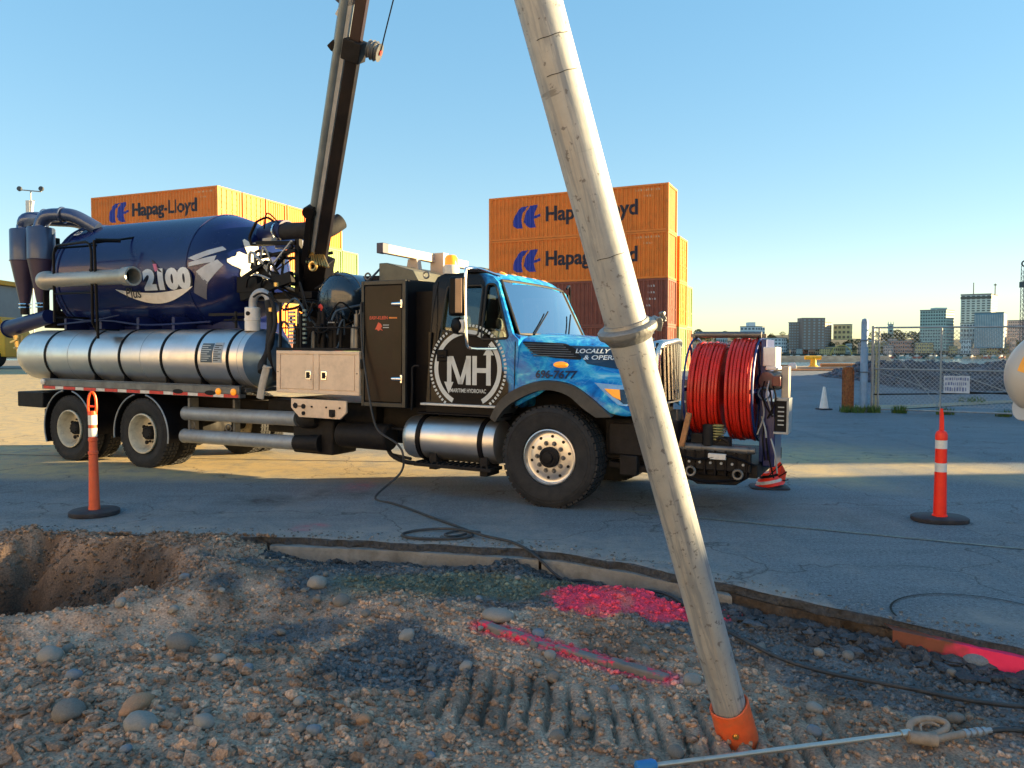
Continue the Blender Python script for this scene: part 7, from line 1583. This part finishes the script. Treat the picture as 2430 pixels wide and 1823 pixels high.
def handm(side, w):
    base = Vector(w); d = Vector((-.55, 0, -.83)).normalized(); s = Vector((0, side, 0)); J2 = {'w': (tuple(base), .026), 'p': (tuple(base + d * .06), (.034, .018))}; E2 = [('w', 'p')]
    for i, (off, ln_) in enumerate(((-.028, .068), (-.009, .078), (.010, .072), (.027, .055))):
        a = base + d * .085 + s * off; b = a + d * ln_ * .5 + Vector((-.008, 0, -.004)); c = b + (d + Vector((.5, 0, -.2))).normalized() * ln_ * .5
        J2['a%d' % i] = (tuple(a), .0095); J2['b%d' % i] = (tuple(b), .0088); J2['c%d' % i] = (tuple(c), .0075); E2 += [('p', 'a%d' % i), ('a%d' % i, 'b%d' % i), ('b%d' % i, 'c%d' % i)]
    a = base + d * .03 - s * .03; b = a + (d - s * .5).normalized() * .04; J2['t0'] = (tuple(a), .013); J2['t1'] = (tuple(b), .010); J2['t2'] = (tuple(b + d * .03), .0085); E2 += [('w', 't0'), ('t0', 't1'), ('t1', 't2')]
    return skin_body('hand', J2, E2, skinm, wk, 1)
handm(1, (.42, .20, .86)); handm(-1, (.44, -.22, .84))
# head, bowed forward: head axis 'ha' (crown), face direction 'fa'
ha = Vector((-.78, 0, .62)).normalized(); fa = Vector((-.62, 0, -.78)).normalized(); HC = Vector((.075, 0, 1.575))
HM = Matrix((fa, Vector((0, 1, 0)), ha)).transposed()           # local x=face, z=crown
bm = bmesh.new(); bmesh.ops.create_uvsphere(bm, u_segments=32, v_segments=24, radius=1)
for v in bm.verts:
    x, y, z = v.co; sx_ = .098 if x > 0 else .102
    p = Vector((x * sx_, y * .076, z * .118))
    if z < -.1: p.x += .010 * (-z); p.y *= 1 - .28 * (-z - .1); 
    if x > .55 and abs(y) < .22 and -.35 < z < .12: p.x += .022 * (1 - abs(y) / .22) * (1 - abs(z + .15) / .3)          # nose
    if x > .5 and abs(abs(y) - .38) < .14 and abs(z - .05) < .12: p.x -= .008                                             # eye sockets
    if x > .5 and abs(y) < .35 and abs(z + .50) < .06: p.x += .004
    v.co = HM @ p + HC
me = bpy.data.meshes.new('head'); bm.to_mesh(me); bm.free(); me.shade_smooth(); me.materials.append(skinm); hd = bpy.data.objects.new('head', me); COL.objects.link(hd); hd.parent = wk
def hp_(x, y, z): return HM @ Vector((x, y, z)) + HC
for s_ in (-1, 1):
    g = G(); g.lathe([(0, -.012), (.009, -.008), (.012, 0), (.009, .008), (0, .012)], hp_(.086, s_ * .030, .006), fa, 14); g.obj('eye', mat('eye_white', (.7, .68, .65), .2), hd)
    g = G(); g.torus(hp_(-.005, s_ * .078, -.012), Vector((0, 1, .2)), .02, .008, 16, 6); g.obj('ear', skinm, hd)
g = G(); g.tube([hp_(.092, -.022, -.062), hp_(.099, 0, -.064), hp_(.092, .022, -.062)], .006, 6); g.obj('mouth', mat('lips', (.4, .12, .09), .5), hd)
g = G(); g.lathe([(.100, -.06), (.104, .0), (.10, .03)], hp_(-.012, 0, 0), ha, 28, caps=False); g.v = [tuple(Vector(v)) for v in g.v if True]; g.obj('hair', mat('hair_brown', (.09, .045, .022), .8, 0, .4, 40), hd)
hatm = mat('hard_hat_white', (.40, .40, .39), .32, 0, .04, 5, dirt=(.4, .38, .35), dirt_amt=.3, dscale=9)
bm = bmesh.new(); bmesh.ops.create_uvsphere(bm, u_segments=48, v_segments=24, radius=1)
bmesh.ops.delete(bm, geom=[v for v in bm.verts if v.co.z < -.02], context='VERTS')
for v in bm.verts:
    x, y, z = v.co; r_ = 1 + .03 * (abs(y) < .16) * (z > .2)
    v.co = HM @ Vector((x * .142, y * .122, .015 + z * .125 * r_)) + HC
me = bpy.data.meshes.new('hard_hat'); bm.to_mesh(me); bm.free(); me.shade_smooth(); me.materials.append(hatm); hat = bpy.data.objects.new('hard_hat', me); COL.objects.link(hat); hat.parent = wk
s2_ = hat.modifiers.new('s', 'SOLIDIFY'); s2_.thickness = .003
g = G(); N = 40
inner = [(math.cos(2 * PI * i / N) * .140, math.sin(2 * PI * i / N) * .120) for i in range(N)]
outr = [(math.cos(2 * PI * i / N) * (.150 + .030 * max(0, math.cos(2 * PI * i / N)) ** 1.5), math.sin(2 * PI * i / N) * .130) for i in range(N)]
v = [tuple(hp_(a, b, .014)) for a, b in inner] + [tuple(hp_(a, b, .004 - .10 * max(0, a - .15))) for a, b in outr] + [tuple(hp_(a, b, -.002 - .10 * max(0, a - .15))) for a, b in outr] + [tuple(hp_(a, b, .006)) for a, b in inner]
g.add(v, [(r_ * N + i, r_ * N + (i + 1) % N, ((r_ + 1) % 4) * N + (i + 1) % N, ((r_ + 1) % 4) * N + i) for r_ in range(4) for i in range(N)]); g.obj('brim', hatm, hat)
def onhat(a, b, off=.0035):                 # angles around the near side of the shell
    y = -math.cos(b) * math.cos(a); x = math.sin(a) * math.cos(b); z = math.sin(b); return tuple(hp_(x * (.142 + off), y * (.122 + off), .015 + z * (.125 + off)))
sc_ = Vector((.30, -.48, .82)).normalized(); s1_ = Vector((0, 1, .4)); s1_ = (s1_ - sc_ * s1_.dot(sc_)).normalized(); s2v = sc_.cross(s1_)
def onst(a, b, off=.0035):
    d = (sc_ + s1_ * a + s2v * b).normalized(); return tuple(hp_(d.x * (.142 + off), d.y * (.122 + off), .015 + d.z * (.125 + off)))
v, f = subgrid(lambda u, w_: (-.27 + .54 * u, -.27 + .54 * w_), 8, 8); g = G(); g.add([onst(a, b) for a, b in v], f); g.obj('sticker', mat('sticker_orange', (.85, .38, .03), .4), hat)
for k, (a0, a1) in enumerate(((-.18, -.06), (-.04, .06), (.08, .18))):
    g = G(); v, f = subgrid(lambda u, w_: (a0 + (a1 - a0) * (.15 + .6 * u), -.08 + .16 * w_), 2, 2); g.add([onst(a, b, .005) for a, b in v], f); g.obj('sticker_mark', mat('sticker_ink', (.05, .03, .01), .5), hat)
